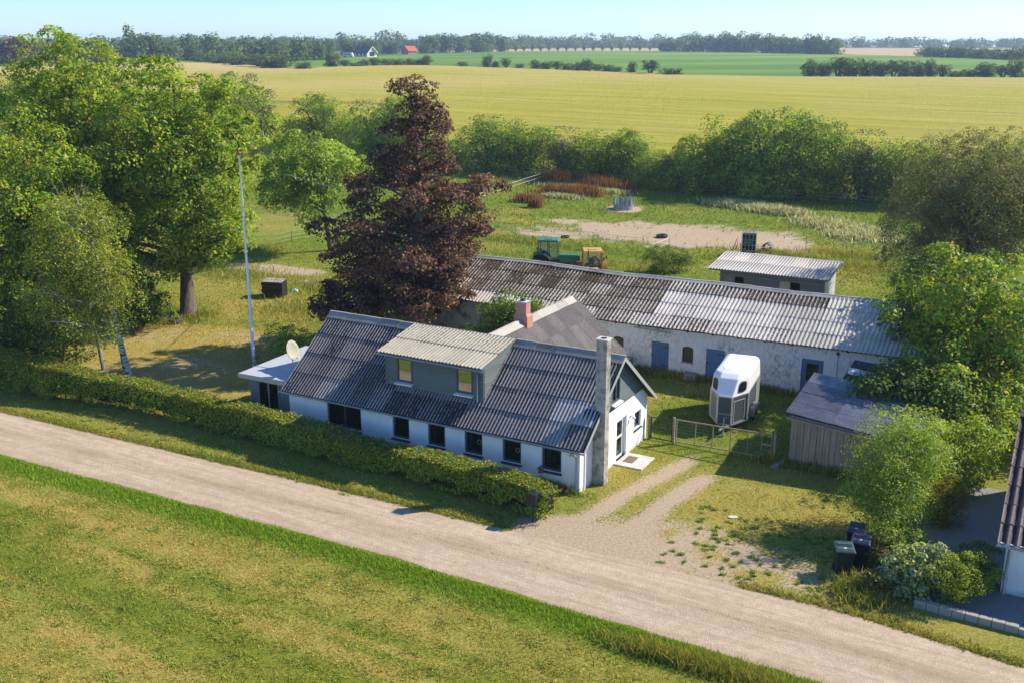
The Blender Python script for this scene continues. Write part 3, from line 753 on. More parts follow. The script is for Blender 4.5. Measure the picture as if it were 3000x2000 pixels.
# tall grey chimney on the gable
m2 = MB(); m2.hexa([(.0, 1.22, -.05), (.56, 1.22, -.05), (.56, 1.70, -.05), (.0, 1.70, -.05)], [(.0, 1.24, 3.2), (.55, 1.24, 3.2), (.55, 1.68, 3.2), (.0, 1.68, 3.2)])
m2.hexa([(.05, 1.24, 3.2), (.55, 1.24, 3.2), (.55, 1.68, 3.2), (.05, 1.68, 3.2)], [(.07, 1.25, 6.42), (.54, 1.25, 6.42), (.54, 1.67, 6.42), (.07, 1.67, 6.42)])
ch = m2.build('chimney', M['concrete'], house, bevel=.012)
m2 = MB(); m2.box(.03, 1.21, 6.421, .58, 1.71, 6.48); m2.build('chimney_cap', M['paleconcrete'], ch)
m2 = MB(); m2.lathe([(.13, .0), (.13, .012), (0, .012)], 16, (.305, 1.46, 6.48)); m2.build('flue', M['dark'], ch)
m2 = MB(); m2.hexa([(-.42, .80, 2.93), (.28, .80, 2.93), (.28, 1.26, 3.30), (-.42, 1.26, 3.30)], [(-.42, .80, 2.99), (.28, .80, 2.99), (.28, 1.26, 3.36), (-.42, 1.26, 3.36)]); m2.build('flashing', M['felt'], ch)
# dormer
DA0, DA1, DB, DZ0, DZ1 = -10.43, -5.17, .85, 2.6, 4.52
m2 = MB(); m2.box(DA0 + .03, DB + .03, DZ0 - .1, DA1 - .03, DB + .10, DZ1)
for a_ in (DA0 + .03, DA1 - .09): m2.prism([(DB + .10, 2.9), (RB - .5, 4.85), (RB - .5, 4.95), (DB + .10, DZ1)], 0, a_, a_ + .06)
dormer = m2.build('dormer', M['dark'], house)
DW = [(-9.82, -8.95), (-6.58, -5.70)]
zb = 2.78
while zb < DZ1 - .02:
    z1 = min(zb + .165, DZ1); cuts = [DA0]
    if z1 > 3.20 and zb < 4.36:
        segs = [(DA0, DW[0][0]), (DW[0][1], DW[1][0]), (DW[1][1], DA1)]
    else: segs = [(DA0, DA1)]
    for (u0, u1) in segs:
        m2 = MB(); m2.add([(u0, DB - .045, zb), (u1, DB - .045, zb), (u1, DB + .03, zb), (u0, DB + .03, zb), (u0, DB - .018, z1 + .015), (u1, DB - .018, z1 + .015), (u1, DB + .03, z1 + .015), (u0, DB + .03, z1 + .015)],
                          [(3, 2, 1, 0), (4, 5, 6, 7), (0, 1, 5, 4), (1, 2, 6, 5), (2, 3, 7, 6), (3, 0, 4, 7)]); m2.build('siding_board', M['siding'], dormer)
    for a_, sg in ((DA1, 1), (DA0, -1)):      # the dormer's cheeks, cut along both roof slopes
        lo = lambda z: min(RB - .2, (z - EZ) / kk - OV + .06); top = lambda b: DZ1 + .12 + (b - DB) * .185
        b0 = DB + .03; b1 = lo(zb); b1t = lo(z1)
        if zb > 4.5: break
        if b1 <= b0 + .03: continue
        m2 = MB(); t0, t1 = .045 * sg, .018 * sg
        m2.add([(a_, b0, zb), (a_ + t0, b0, zb), (a_ + t0, b1, zb), (a_, b1, zb), (a_, b0, z1 + .015), (a_ + t1, b0, z1 + .015), (a_ + t1, b1t, z1 + .015), (a_, b1t, z1 + .015)],
               [(0, 1, 2, 3), (7, 6, 5, 4), (0, 4, 5, 1), (1, 5, 6, 2), (2, 6, 7, 3), (3, 7, 4, 0)]); m2.build('siding_board', M['siding'], dormer)
    zb += .165
zb = DZ1
while zb < 5.05:                                # wedge boards above the front wall's head
    z1 = zb + .165
    for a_, sg in ((DA1, 1), (DA0, -1)):
        bt = lambda z: max(DB + .03, DB + (z - DZ1 - .06) / .185)
        lo = lambda z: min(RB - .1, (z - EZ) / kk - OV + .06)
        f0, f1 = bt(zb), min(bt(z1), lo(z1) - .02); e0, e1 = lo(zb), lo(z1)
        if e0 - f0 < .08: continue
        m2 = MB(); t0, t1 = .045 * sg, .018 * sg
        m2.add([(a_, f0, zb), (a_ + t0, f0, zb), (a_ + t0, e0, zb), (a_, e0, zb), (a_, f1, z1), (a_ + t1, f1, z1), (a_ + t1, max(e1, f1 + .01), z1), (a_, max(e1, f1 + .01), z1)],
               [(0, 1, 2, 3), (7, 6, 5, 4), (0, 4, 5, 1), (1, 5, 6, 2), (2, 6, 7, 3), (3, 7, 4, 0)]); m2.build('siding_board', M['siding'], dormer)
    zb += .165
for (u0, u1) in DW: window(dormer, 'a', u0, u1, 3.20, 4.36, DB - .05, -1, mats=('frame', 'mirrorglass'), sill='whiteframe', fw=.08)
for a_, sg in ((DA0, -1), (DA1, 1)):
    m2 = MB(); m2.box(min(a_, a_ + .03 * sg) , DB - .055, 2.7, max(a_, a_ + .03 * sg) + .05 * (sg < 0), DB - .01, DZ1); m2.build('corner_trim', M['siding'], dormer)
m2 = MB(); DRA0, DRA1 = -10.66, -4.98; db0, dz0, db1, dz1 = .48, 4.58, RB - .02, 5.20
m2.hexa([(DRA0 + .05, db0 + .05, dz0 - .09), (DRA1 - .05, db0 + .05, dz0 - .09), (DRA1 - .05, db1, dz1 - .08), (DRA0 + .05, db1, dz1 - .08)], [(DRA0 + .05, db0 + .05, dz0 - .01), (DRA1 - .05, db0 + .05, dz0 - .01), (DRA1 - .05, db1, dz1 - .01), (DRA0 + .05, db1, dz1 - .01)])
droof = m2.build('dormer_roof', M['siding'], house)
dd = Vector((0, db1 - db0, dz1 - dz0)); dl = dd.length; dd.normalize(); dw = (DRA1 - DRA0) / 5
sheet_roof(droof, M['roof_dormer'], (DRA0, db0, dz0), (1, 0, 0), dd, DRA1 - DRA0, dl - .15, 5, 2, dw / 6, .026, rng, lambda c, r: (*(rng.uniform(.88, 1.1),) * 3, .24 + .14 * r))
gutter(dormer, (DRA0 - .05, db0 - .05, dz0 - .06), (DRA1 + .03, db0 - .05, dz0 - .08), .05)
m2 = MB(); m2.tube([(-5.42, db0 - .05, dz0 - .12), (-5.42, db0, dz0 - .2), (-5.42, DB - .11, dz0 - .36), (-5.42, DB - .11, 3.2), (-5.42, DB - .13, 2.86), (-5.42, DB - .26, 2.72)], .04, 8); m2.build('downpipe', M['zinc'], dormer, True)
# ------------------------------------------------------------------ wing behind the house, with the pink chimney
wing = farm('house_wing', 0, 0)
tag(wing, 'rear wing of the farmhouse with grey-brown corrugated roof, behind the main ridge', 'house')
WA, WB0, WB1, WR, WE, HWD = -6.85, 7.45, 13.0, 4.98, 2.15, 3.25       # ridge line, near and far end, ridge and eave height, half width
m2 = MB(); m2.prism([(WA - HWD + .3, -.1), (WA + HWD - .3, -.1), (WA + HWD - .3, WE + .1), (WA, WR - .15), (WA - HWD + .3, WE + .1)], 1, WB0, WB1 - .25); m2.build('wall', M['white'], wing)
m2 = MB(); B0w = 4.25
for sg in (1, -1):
    q = [(WA + sg * HWD, B0w + 2.6, WE), (WA + sg * HWD, WB1, WE), (WA, WB1, WR), (WA, B0w - .1, WR)]
    if sg < 0: q = q[::-1]
    m2.hexa([(p[0], p[1], p[2] - .12) for p in q], [(p[0], p[1], p[2] - .04) for p in q])
wroof = m2.build('roof', M['felt'], wing)
dvw = Vector((-HWD, 0, WR - WE)); lw_ = dvw.length; dvw.normalize()
sheet_roof(wroof, M['roof_wing'], (WA + HWD, B0w - .1, WE), (0, 1, 0), dvw, WB1 - B0w + .15, lw_ - .1, 9, 3, .147, .022, rng, lambda c, r: (*(rng.uniform(.85, 1.15),) * 3, rng.uniform(.3, .5)), skip=lambda c, r: (r == 0 and c < 3) or (r == 1 and c < 1))
dvw2 = Vector((HWD, 0, WR - WE)); dvw2.normalize()
sheet_roof(wroof, M['roof_wing'], (WA - HWD, WB1 + .05, WE), (0, -1, 0), dvw2, WB1 - B0w - 2.4, lw_ - .1, 3, 1, .147, .022, rng, lambda c, r: (1, 1, 1, .4))
ridge_caps(wroof, M['ridge_pale'], (WA, B0w - .35, WR), (WA, WB1 + .05, WR), 9, .34, .26, rng)
m2 = MB(); m2.hexa([(WA + HWD, WB1 + .02, WE - .14), (WA, WB1 + .02, WR - .14), (WA, WB1 + .06, WR - .14), (WA + HWD, WB1 + .06, WE - .14)][::-1], [(WA + HWD, WB1 + .02, WE), (WA, WB1 + .02, WR), (WA, WB1 + .06, WR), (WA + HWD, WB1 + .06, WE)][::-1]); m2.build('bargeboard', M['bargeboard'], wing)
pa, pb = -6.80, 7.50
m2 = MB(); m2.box(pa - .39, pb - .31, 4.1, pa + .39, pb + .31, 5.20)
m2.hexa([(pa - .39, pb - .31, 5.20), (pa + .39, pb - .31, 5.20), (pa + .39, pb + .31, 5.20), (pa - .39, pb + .31, 5.20)], [(pa - .28, pb - .23, 5.31), (pa + .28, pb - .23, 5.31), (pa + .28, pb + .23, 5.31), (pa - .28, pb + .23, 5.31)])
m2.box(pa - .28, pb - .23, 5.31, pa + .28, pb + .23, 5.88); pch = m2.build('chimney', M['pink'], wing)
MB().box(pa - .31, pb - .26, 5.882, pa + .31, pb + .26, 5.935).build('chimney_cap', M['zinc'], pch)
MB().box(pa - .29, pb - .24, 5.937, pa + .29, pb + .24, 5.95).build('chimney_top', M['paleconcrete'], pch)
m2 = MB(); m2.lathe([(.14, 0), (.13, .10), (.10, .10), (.10, .02), (0, .02)], 16, (pa - .02, pb, 5.95)); m2.build('flue', M['darkmetal'], pch, True)

# ------------------------------------------------------------------ barn
barn = farm('barn', 0, 0)
tag(barn, 'long whitewashed barn with mossy corrugated roof and blue doors', 'barn')
BA0, BA1, BF, BBK, BE, BRB, BRZ, BO = -21.2, 11.0, 17.4, 25.4, 2.86, 21.4, 4.72, .38
def bridge(a): return BRZ + np.interp(a, [-22, -18, -14, -11, -8, -5, -1, 3, 7, 12], [.02, .03, .10, .02, -.07, -.02, .03, -.03, .02, .05])
def beave(a): return BE + np.interp(a, [-22, -16, -10, -5, 0, 5, 9, 12], [.0, .02, -.04, -.05, .0, .05, .10, .10])
OPS = [(-6.16, -5.50, .83, 1.72), (-3.74, -2.69, .12, 1.86), (-1.88, -1.23, .90, 1.72), (-.47, .60, .12, 1.88), (1.03, 1.70, .85, 1.74), (4.85, 6.00, .05, 2.10), (-14.85, -14.15, 1.40, 2.20), (-18.90, -18.2, 1.65, 2.15)]
m2 = MB(); wall_grid(m2, 'a', BF, BF + .4, -12.2, BA1, -.1, 2.80, [o_ for o_ in OPS if o_[0] > -12.2]); m2.build('front_wall', M['lime'], barn)
m2 = MB(); wall_grid(m2, 'a', BF + .003, BF + .4, BA0, -12.2, -.1, 2.80, [o_ for o_ in OPS if o_[0] < -12.2]); m2.build('front_wall_grey', M['greywall'], barn)
m2 = MB(); m2.box(BA0, BBK - .4, -.1, BA1, BBK, 2.8)
for a_ in (BA0, BA1 - .4): m2.prism([(BF + .4, -.1), (BBK - .4, -.1), (BBK - .4, 2.8), (BRB, BRZ - .2), (BF + .4, 2.8)], 0, a_ + .002, a_ + .398)
m2.build('end_walls', M['lime'], barn)
MB().box(BA0 + .4, BF + 1.6, 0, BA1 - .4, BF + 1.7, 2.7).build('interior', M['dark'], barn)
def plank_door(parent, u0, u1, z0, z1, c, mat, n_, patch=False):
    m3 = MB(); w = (u1 - u0) / n_
    for i in range(n_): m3.box(u0 + i * w + .006, c, z0, u0 + (i + 1) * w - .006, c + .05, z1 - (.02 if i % 3 == 1 else 0))
    m3.box(u0, c + .03, z0, u1, c + .07, z1)
    d_ = m3.build('door', mat, parent)
    for zz in (z0 + .25, z1 - .3): MB().box(u1 - .42, c - .012, zz, u1, c, zz + .05).build('hinge', M['darkmetal'], d_)
    MB().box(u0 - .05, c - .03, (z0 + z1) / 2 - .03, u0 + .09, c, (z0 + z1) / 2 + .03).build('latch', M['rust'], d_)
    if patch: MB().box(u0 + .62, c - .004, z1 - .42, u0 + .72, c, z1 - .10).build('rust_patch', M['oldwood'], d_)
plank_door(barn, -3.72, -2.71, .20, 1.85, BF + .06, M['blue'], 9, True); plank_door(barn, -.45, .58, .20, 1.87, BF + .06, M['blue'], 9)
# half-glazed blue door
m3 = MB(); c = BF + .05
m3.box(4.87, c, .1, 4.97, c + .08, 2.08); m3.box(5.88, c, .1, 5.98, c + .08, 2.08); m3.box(4.97, c, 1.98, 5.88, c + .08, 2.08)
m3.box(4.97, c + .02, .1, 5.11, c + .07, 1.98); m3.box(5.74, c + .02, .1, 5.88, c + .07, 1.98); m3.box(5.11, c + .02, 1.84, 5.74, c + .07, 1.98); m3.box(5.11, c + .02, .1, 5.74, c + .07, .86)
d3 = m3.build('door', M['blue'], barn); MB().box(5.11, c + .04, .86, 5.74, c + .05, 1.84).build('pane', M['glass'], d3); MB().box(5.0, c - .03, 1.0, 5.06, c + .02, 1.18).build('handle', plain('brass', (.45, .28, .06), .4, .5, .8), d3)
# arched cast-iron windows
for (u0, u1, z0, z1) in OPS[0:1] + OPS[2:3] + OPS[4:5]:
    m3 = MB(); c = BF + .08; um = (u0 + u1) / 2; w = (u1 - u0)
    arch = [(u0 + w * i / 10, z1 + .10 * math.sin(math.pi * i / 10) ** .8) for i in range(11)]
    for i in range(10): m3.bar((arch[i][0], c, arch[i][1] - .015), (arch[i + 1][0], c, arch[i + 1][1] - .015), .05, .05)
    m3.box(u0, c - .025, z0, u0 + .045, c + .025, z1); m3.box(u1 - .045, c - .025, z0, u1, c + .025, z1); m3.box(u0, c - .025, z0, u1, c + .025, z0 + .045)
    for i in (1, 2): x_ = u0 + w * i / 3; m3.box(x_ - .011, c - .012, z0, x_ + .011, c + .012, z1 + .08)
    for i in (1, 2, 3): z_ = z0 + (z1 - z0 + .08) * i / 4; m3.box(u0, c - .012, z_ - .011, u1, c + .012, z_ + .011)
    f_ = m3.build('window', M['rust'], barn)
    m4 = MB(); m4.prism([(u0, z0)] + [(u1, z0)] + arch[::-1], 1, c + .014, c + .020); m4.build('pane', plain('dusty_glass', (.045, .035, .025), .35, .5), f_)
    m4 = MB(); m4.prism([(u0, z1)] + [(u1, z1)] + [(x_, z_ + .0) for x_, z_ in arch[::-1]], 1, BF - .004, BF + .07); m4.build('lintel_recess', M['rust'], f_)
    m4 = MB(); m4.hexa([(u0 - .06, BF - .05, z0 - .05), (u1 + .06, BF - .05, z0 - .05), (u1 + .06, BF + .06, z0 - .05), (u0 - .06, BF + .06, z0 - .05)], [(u0 - .06, BF - .05, z0 - .02), (u1 + .06, BF - .05, z0 - .02), (u1 + .06, BF + .06, z0), (u0 - .06, BF + .06, z0)]); m4.build('sill', plain('brick_sill', (.22, .10, .07), .9), f_)
for (u0, u1, z0, z1) in OPS[6:]:
    MB().box(u0, BF + .1, z0, u1, BF + .13, z1).build('shutter', M['darkmetal'], barn)
MB().box(6.62, BF - .02, 2.52, 6.78, BF + .0, 2.68).build('vent', M['rust'], barn); m3 = MB(); m3.tube([(6.72, BF - .015, 2.52), (6.72, BF - .015, .4)], .012, 5); m3.build('cable', M['darkmetal'], barn)
# roof: deck strips, sheets one by one, ridge caps, rafter ends
NCB, NRB = 28, 4; wB = (BA1 - BA0 + .3) / NCB
m3 = MB()
for i in range(NCB):
    a0 = BA0 - .15 + i * wB; a1 = a0 + wB
    for s_ in (0, 1):
        bf = BF - BO if s_ == 0 else BBK + BO
        q = [(a0, bf, float(beave(a0))), (a1, bf, float(beave(a1))), (a1, BRB, float(bridge(a1))), (a0, BRB, float(bridge(a0)))]
        if s_: q = [q[1], q[0], q[3], q[2]]
        m3.add([(p[0], p[1], p[2] - .06) for p in q] + [(p[0], p[1], p[2] - .02) for p in q], [(3, 2, 1, 0), (4, 5, 6, 7), (0, 1, 5, 4)])
broof = m3.build('roof', M['felt'], barn)
brn = random.Random(11)
def barn_tone(a_, r):
    """how mossy a sheet is, as the roof shows it: overgrown at the left, cleaned in the middle, pale at the right"""
    m = .30 + brn.uniform(-.10, .10); v = brn.uniform(.86, 1.08)
    if a_ < -9: m = .46 + .22 * (r in (2, 3)) + .06 * (r == 1) + brn.uniform(-.10, .14)
    if a_ < -14 and r == 0: m = .28
    elif -9 <= a_ < -4: m = .47 + brn.uniform(-.10, .12) + .04 * r
    elif -4 <= a_ < 2.5: m = (.22 if r in (1, 2) else .40) + brn.uniform(-.12, .14); v *= 1.12
    elif 2.5 <= a_ < 5.5: m = (.66 if r == 3 else .30) + brn.uniform(-.1, .1)
    elif a_ >= 5.5: m = .17 + brn.uniform(-.06, .1); v *= 1.02
    if -15.2 < a_ < -12.2 and r == 0: m = .02; v = 1.12
    if -4 <= a_ < 2.5 and r == 3: m = .56 + brn.uniform(-.1, .1)
    return (v, v * .985, v * .96, min(.95, max(.02, m)))
mesh_b = sheet_mesh(wB, 1.30, wB / 5, .027); 
if not mesh_b.materials: mesh_b.materials.append(M['roof_barn'])
for i in range(NCB):
    a0 = BA0 - .15 + i * wB
    p0 = Vector((a0, BF - BO - .06, float(beave(a0 + wB / 2)) - .02)); p1 = Vector((a0, BRB, float(bridge(a0 + wB / 2))))
    dv_ = p1 - p0; L_ = dv_.length - .1; dv_.normalize(); du_ = Vector((wB, 0, float(beave(a0 + wB) - beave(a0)) * .5 + float(bridge(a0 + wB) - bridge(a0)) * .5)).normalized(); nn = du_.cross(dv_).normalized()
    for r in range(NRB):
        o = bpy.data.objects.new('roof_sheet', mesh_b); link(o, broof)
        v_ = (dv_ - nn * .024).normalized(); u_ = (du_ + v_ * brn.uniform(-.008, .008)).normalized(); n_ = u_.cross(v_).normalized(); v_ = n_.cross(u_)
        mm = Matrix((u_, v_, n_)).transposed().to_4x4(); mm.translation = p0 + dv_ * (L_ / NRB * r) + nn * (.045 + brn.uniform(-.008, .01) + .007 * (i % 2)); o.matrix_local = mm
        o.color = barn_tone(a0 + wB / 2, r)
    p0 = Vector((a0 + wB, BBK + BO + .06, float(beave(a0)))); p1 = Vector((a0 + wB, BRB, float(bridge(a0))))
    dv_ = p1 - p0; L_ = dv_.length
    if i % 4 == 0:
        key = sheet_mesh(wB * 4, 4.7, wB / 5, .027)
        if not key.materials: key.materials.append(M['roof_barn'])
        o = bpy.data.objects.new('roof_sheet', key); link(o, broof); dv_.normalize(); u_ = Vector((-1, 0, 0)); n_ = u_.cross(dv_)
        mm = Matrix((u_, dv_, n_)).transposed().to_4x4(); mm.translation = p0 + Vector((wB * 3, 0, 0)) + n_ * .03; o.matrix_local = mm; o.color = (1, 1, 1, .4)
for i in range(NCB):
    a0 = BA0 - .15 + i * wB
    ridge_caps(broof, M['ridge_pale'], (a0, BRB, float(bridge(a0))), (a0 + wB, BRB, float(bridge(a0 + wB))), 1, .30, .14, brn, lift=.075)
for i in range(22):
    a_ = BA0 + .7 + i * 1.46; z_ = float(beave(a_))
    m3 = MB(); m3.hexa([(a_ - .05, BF - BO + .04, z_ - .13), (a_ + .05, BF - BO + .04, z_ - .13), (a_ + .05, BF + .02, z_ - .06), (a_ - .05, BF + .02, z_ - .06)], [(a_ - .05, BF - BO + .04, z_ - .02), (a_ + .05, BF - BO + .04, z_ - .02), (a_ + .05, BF + .02, z_ + .10), (a_ - .05, BF + .02, z_ + .10)]); m3.build('rafter_end', M['felt'], barn)
m3 = MB(); m3.tube([(-4.75, BF - .26, 2.60), (-2.55, BF - .26, 2.52)], .045, 8); m3.build('old_gutter', M['zinc'], barn)

# ------------------------------------------------------------------ plank shed at the right
shed = farm('plank_shed', 0, 0)
tag(shed, 'weathered plank shed with sagging corrugated roof beside the bushes', 'shed')
SA0, SA1, SB0, SB1 = 6.88, 12.6, 7.4, 12.4
srn = random.Random(3); nP = 40; w = (SA1 - SA0) / nP
ez = lambda a_: 2.42 - (a_ - SA0) * .095
for i in range(nP):
    a0 = SA0 + i * w; t_ = .025 if i % 2 else .0
    m3 = MB(); hz = ez(a0 + w / 2) - .03; lean = srn.uniform(-.006, .006)
    m3.hexa([(a0 + .004, SB0 - t_, -.02 + srn.uniform(0, .04)), (a0 + w - .004, SB0 - t_, -.02 + srn.uniform(0, .04)), (a0 + w - .004, SB0 + .03 - t_, 0), (a0 + .004, SB0 + .03 - t_, 0)], [(a0 + .004 + lean, SB0 - t_, hz), (a0 + w - .004 + lean, SB0 - t_, hz), (a0 + w - .004 + lean, SB0 + .03 - t_, hz), (a0 + .004 + lean, SB0 + .03 - t_, hz)]); m3.build('plank', M['plank'], shed)
for i in range(34):
    b0 = SB0 + .04 + i * w; 
    if b0 > SB1 - .1: break
    hz = 2.36 + (b0 - SB0) / (SB1 - SB0) * .42
    for s_, a_ in ((0, SA0), (1, SA1)):
        m3 = MB(); m3.box(a_ - .02 + (.02 if i % 2 else 0), b0 + .004, 0, a_ + .02 + (.02 if i % 2 else 0), b0 + w - .004, (hz if not s_ else hz - .5)); m3.build('plank', M['plank'], shed)
m3 = MB(); m3.hexa([(SA0 - .2, SB0 - .2, 2.26), (SA1 + .2, SB0 - .2, ez(SA1) - .16), (SA1 + .2, SB1 + .1, 2.17), (SA0 - .2, SB1 + .1, 2.70)], [(SA0 - .2, SB0 - .2, 2.32), (SA1 + .2, SB0 - .2, ez(SA1) - .10), (SA1 + .2, SB1 + .1, 2.23), (SA0 - .2, SB1 + .1, 2.76)])
sroof = m3.build('roof', M['plank'], shed)
u_ = Vector((SA1 - SA0, 0, ez(SA1) - ez(SA0))).normalized(); v_ = Vector((0, SB1 - SB0 + .3, .42)).normalized()
# corrugations run along the front: sheets laid with their ribs along the eave
du_ = -v_; dv_ = u_
sheet_roof(sroof, M['roof_shed'], Vector((SA0 - .3, SB1 + .12, 2.87)), du_, dv_, 5.35, 6.1, 4, 3, .13, .024, srn, lambda c, r: (*(srn.uniform(.75, 1.3),) * 3, srn.uniform(.28, .6)), wob=.012)
m3 = MB(); m3.box(SA0 + .0, SB0 - .10, 2.30, SA0 + .04, SB0 + .06, 2.42); m3.build('fascia', M['plank'], shed)
# the lean-to roof behind, with its pale flashing board
m3 = MB(); m3.hexa([(7.9, 12.55, 2.66), (12.4, 12.55, 2.4), (12.4, 15.5, 2.6), (7.9, 15.5, 2.9)], [(7.9, 12.55, 2.72), (12.4, 12.55, 2.46), (12.4, 15.5, 2.66), (7.9, 15.5, 2.96)]); m3.build('rear_roof', M['felt'], shed)
m3 = MB(); m3.hexa([(8.0, 13.3, 2.84), (9.7, 13.1, 2.76), (9.75, 13.75, 2.86), (7.95, 14.0, 2.95)], [(8.0, 13.3, 2.88), (9.7, 13.1, 2.80), (9.75, 13.75, 2.90), (7.95, 14.0, 2.99)]); m3.build('loose_sheet', M['flatroof'], shed)
for (pa_, pb_) in ((8.0, 15.3), (12.3, 15.3), (12.3, 12.6)): MB().box(pa_ - .06, pb_ - .06, 0, pa_ + .06, pb_ + .06, 2.5).build('post', M['plank'], shed)

# ------------------------------------------------------------------ horse shelter behind the barn
zg = .25; sh = farm('field_shelter', 0, 0, zg)
tag(sh, 'grey horse shelter with pale corrugated roof behind the barn', 'shelter')
fa0, fa1, fb, bb = -5.95, 1.70, 36.5, 40.0
m3 = MB(); doors = [(-5.62, -5.08), (-2.0 + .1, -1.35)]
wall_grid(m3, 'a', fb, fb + .08, fa0, fa1, 0, 2.15, [(-4.82, -4.15, 0, 1.62), (-.72, -.02, 0, 1.62)]); m3.build('front_wall', boards('grey_boards', (.115, .120, .125), (.17, .175, .18), True), sh)
m3 = MB(); m3.box(fa0, bb, 0, fa1, bb + .08, 2.5); m3.prism([(fb + .08, 0), (bb, 0), (bb, 2.5), (fb + .08, 2.15)], 0, fa0, fa0 + .08); m3.build('back_wall', M['greyplank'], sh)
m3 = MB(); m3.prism([(fb + .08, 0), (bb, 0), (bb, 2.5), (fb + .08, 2.15)], 0, fa1 - .08, fa1); m3.build('end_wall', plain('pale_grey_board', (.42, .45, .46), .7), sh)
MB().box(fa0 + .1, fb + 1.5, 0, fa1 - .1, fb + 1.55, 2.2).build('interior', M['dark'], sh)
for (u0, m_) in ((-5.60, 'greyplank'), (-1.48, 'ply')):
    if m_ == 'ply': M['ply'] = plain('plywood', (.40, .37, .25), .8)
    MB().box(u0, fb - .05, .05, u0 + .74, fb - .005, 1.62).build('sliding_door', M[m_], sh)
m3 = MB(); m3.box(fa0, fb - .035, 1.66, fa1, fb - .002, 1.72); m3.box(-1.62, fb - .035, 1.72, -1.56, fb - .002, 2.15); m3.box(fa0, fb - .03, .0, fa0 + .06, fb - .002, 1.66); m3.build('trim', M['greyplank'], sh)
m3 = MB(); m3.hexa([(-6.7, fb - .5, 2.05), (2.05, fb - .5, 2.05), (2.05, bb + .1, 2.60), (-6.7, bb + .1, 2.60)], [(-6.7, fb - .5, 2.17), (2.05, fb - .5, 2.17), (2.05, bb + .1, 2.72), (-6.7, bb + .1, 2.72)]); m3.hexa([(-6.7, bb + .1, 2.6), (2.05, bb + .1, 2.6), (2.05, bb + .9, 2.35), (-6.7, bb + .9, 2.35)], [(-6.7, bb + .1, 2.72), (2.05, bb + .1, 2.72), (2.05, bb + .9, 2.47), (-6.7, bb + .9, 2.47)])
hroof = m3.build('roof', plain('blue_grey_fascia', (.10, .13, .18), .7), sh); hv = Vector((0, bb + .6 - fb, .56)).normalized()
sheet_roof(hroof, M['roof_shelter'], (-6.72, fb - .55, 2.16), (1, 0, 0), hv, 8.8, 4.1, 8, 2, .22, .032, rng, lambda c, r: (*(rng.uniform(.93, 1.06),) * 3, rng.uniform(.02, .14)))
ridge_caps(hroof, M['roof_shelter'], (-6.72, bb + .1, 2.72), (2.08, bb + .1, 2.72), 8, .2, .05, rng)

# ------------------------------------------------------------------ conservatory at the house's left end, dish, flagpole
cons = farm('sun_room', 0, 0)
tag(cons, 'low timber sun room with flat white roof at the house end', 'extension')
m3 = MB(); m3.hexa([(-19.05, .05, 2.24), (-15.72, .05, 2.30), (-15.72, 5.2, 2.42), (-19.05, 5.2, 2.36)], [(-19.05, .05, 2.36), (-15.72, .05, 2.42), (-15.72, 5.2, 2.54), (-19.05, 5.2, 2.48)]); cr = m3.build('roof', M['flatroof'], cons)
for bj in (1.3, 2.6, 3.9): m3 = MB(); m3.hexa([(-19.05, bj, 2.392), (-15.73, bj, 2.452), (-15.73, bj + .05, 2.453), (-19.05, bj + .05, 2.393)], [(-19.05, bj, 2.41), (-15.73, bj, 2.47), (-15.73, bj + .05, 2.472), (-19.05, bj + .05, 2.412)]); m3.build('roof_seam', M['flatroof'], cr)
m3 = MB(); m3.box(-19.08, .02, 2.16, -15.74, .048, 2.34); m3.box(-19.08, .05, 2.16, -19.052, 5.2, 2.36); m3.build('fascia', M['zinc'], cons)
pl = []
def cp(u0, u1, z0, z1, mat='greyplank', nm='plank', c=.45, t=.05): return MB().box(u0, c, z0, u1, c + t, z1).build(nm, M[mat], cons)
u = -18.72
while u < -18.12: cp(u, u + .115, 0, 2.2, c=.45 + (.015 if int(u * 100) % 2 else 0)); u += .12
u = -16.9
while u < -15.80: cp(u, u + .115, .0, 2.2); u += .12
u = -18.1
while u < -16.92: cp(u, u + .115, .0, .55); u += .12
cp(-18.12, -16.9, 2.05, 2.2); cp(-17.55, -17.45, .55, 2.05, nm='post'); cp(-18.12, -16.9, .55, .62, nm='rail')
cp(-18.1, -17.55, .62, 2.05, 'glass', 'pane', .47, .012); cp(-17.45, -16.92, .62, 2.05, 'glass', 'pane', .47, .012)
for u_ in (-18.05, -17.40): MB().box(u_, .70, .62, u_ + .22, .73, 2.05).build('curtain', M['curtain'], cons)  # pale panels added behind the glass so the panes read less dark
m3 = MB(); b = .5
while b < 5.0: MB().box(-18.74, b, 0, -18.69, b + .115, .8 if 1.2 < b < 4.4 else 2.25).build('plank', M['greyplank'], cons); b += .12
MB().box(-18.72, 1.2, .82, -18.71, 4.4, 2.2).build('pane', M['glass'], cons)
MB().box(-18.7, 5.0, 0, -15.8, 5.05, 2.3).build('back_wall', M['greyplank'], cons)
MB().box(-18.65, .55, 0, -15.8, 4.95, .06).build('floor', M['room'], cons)

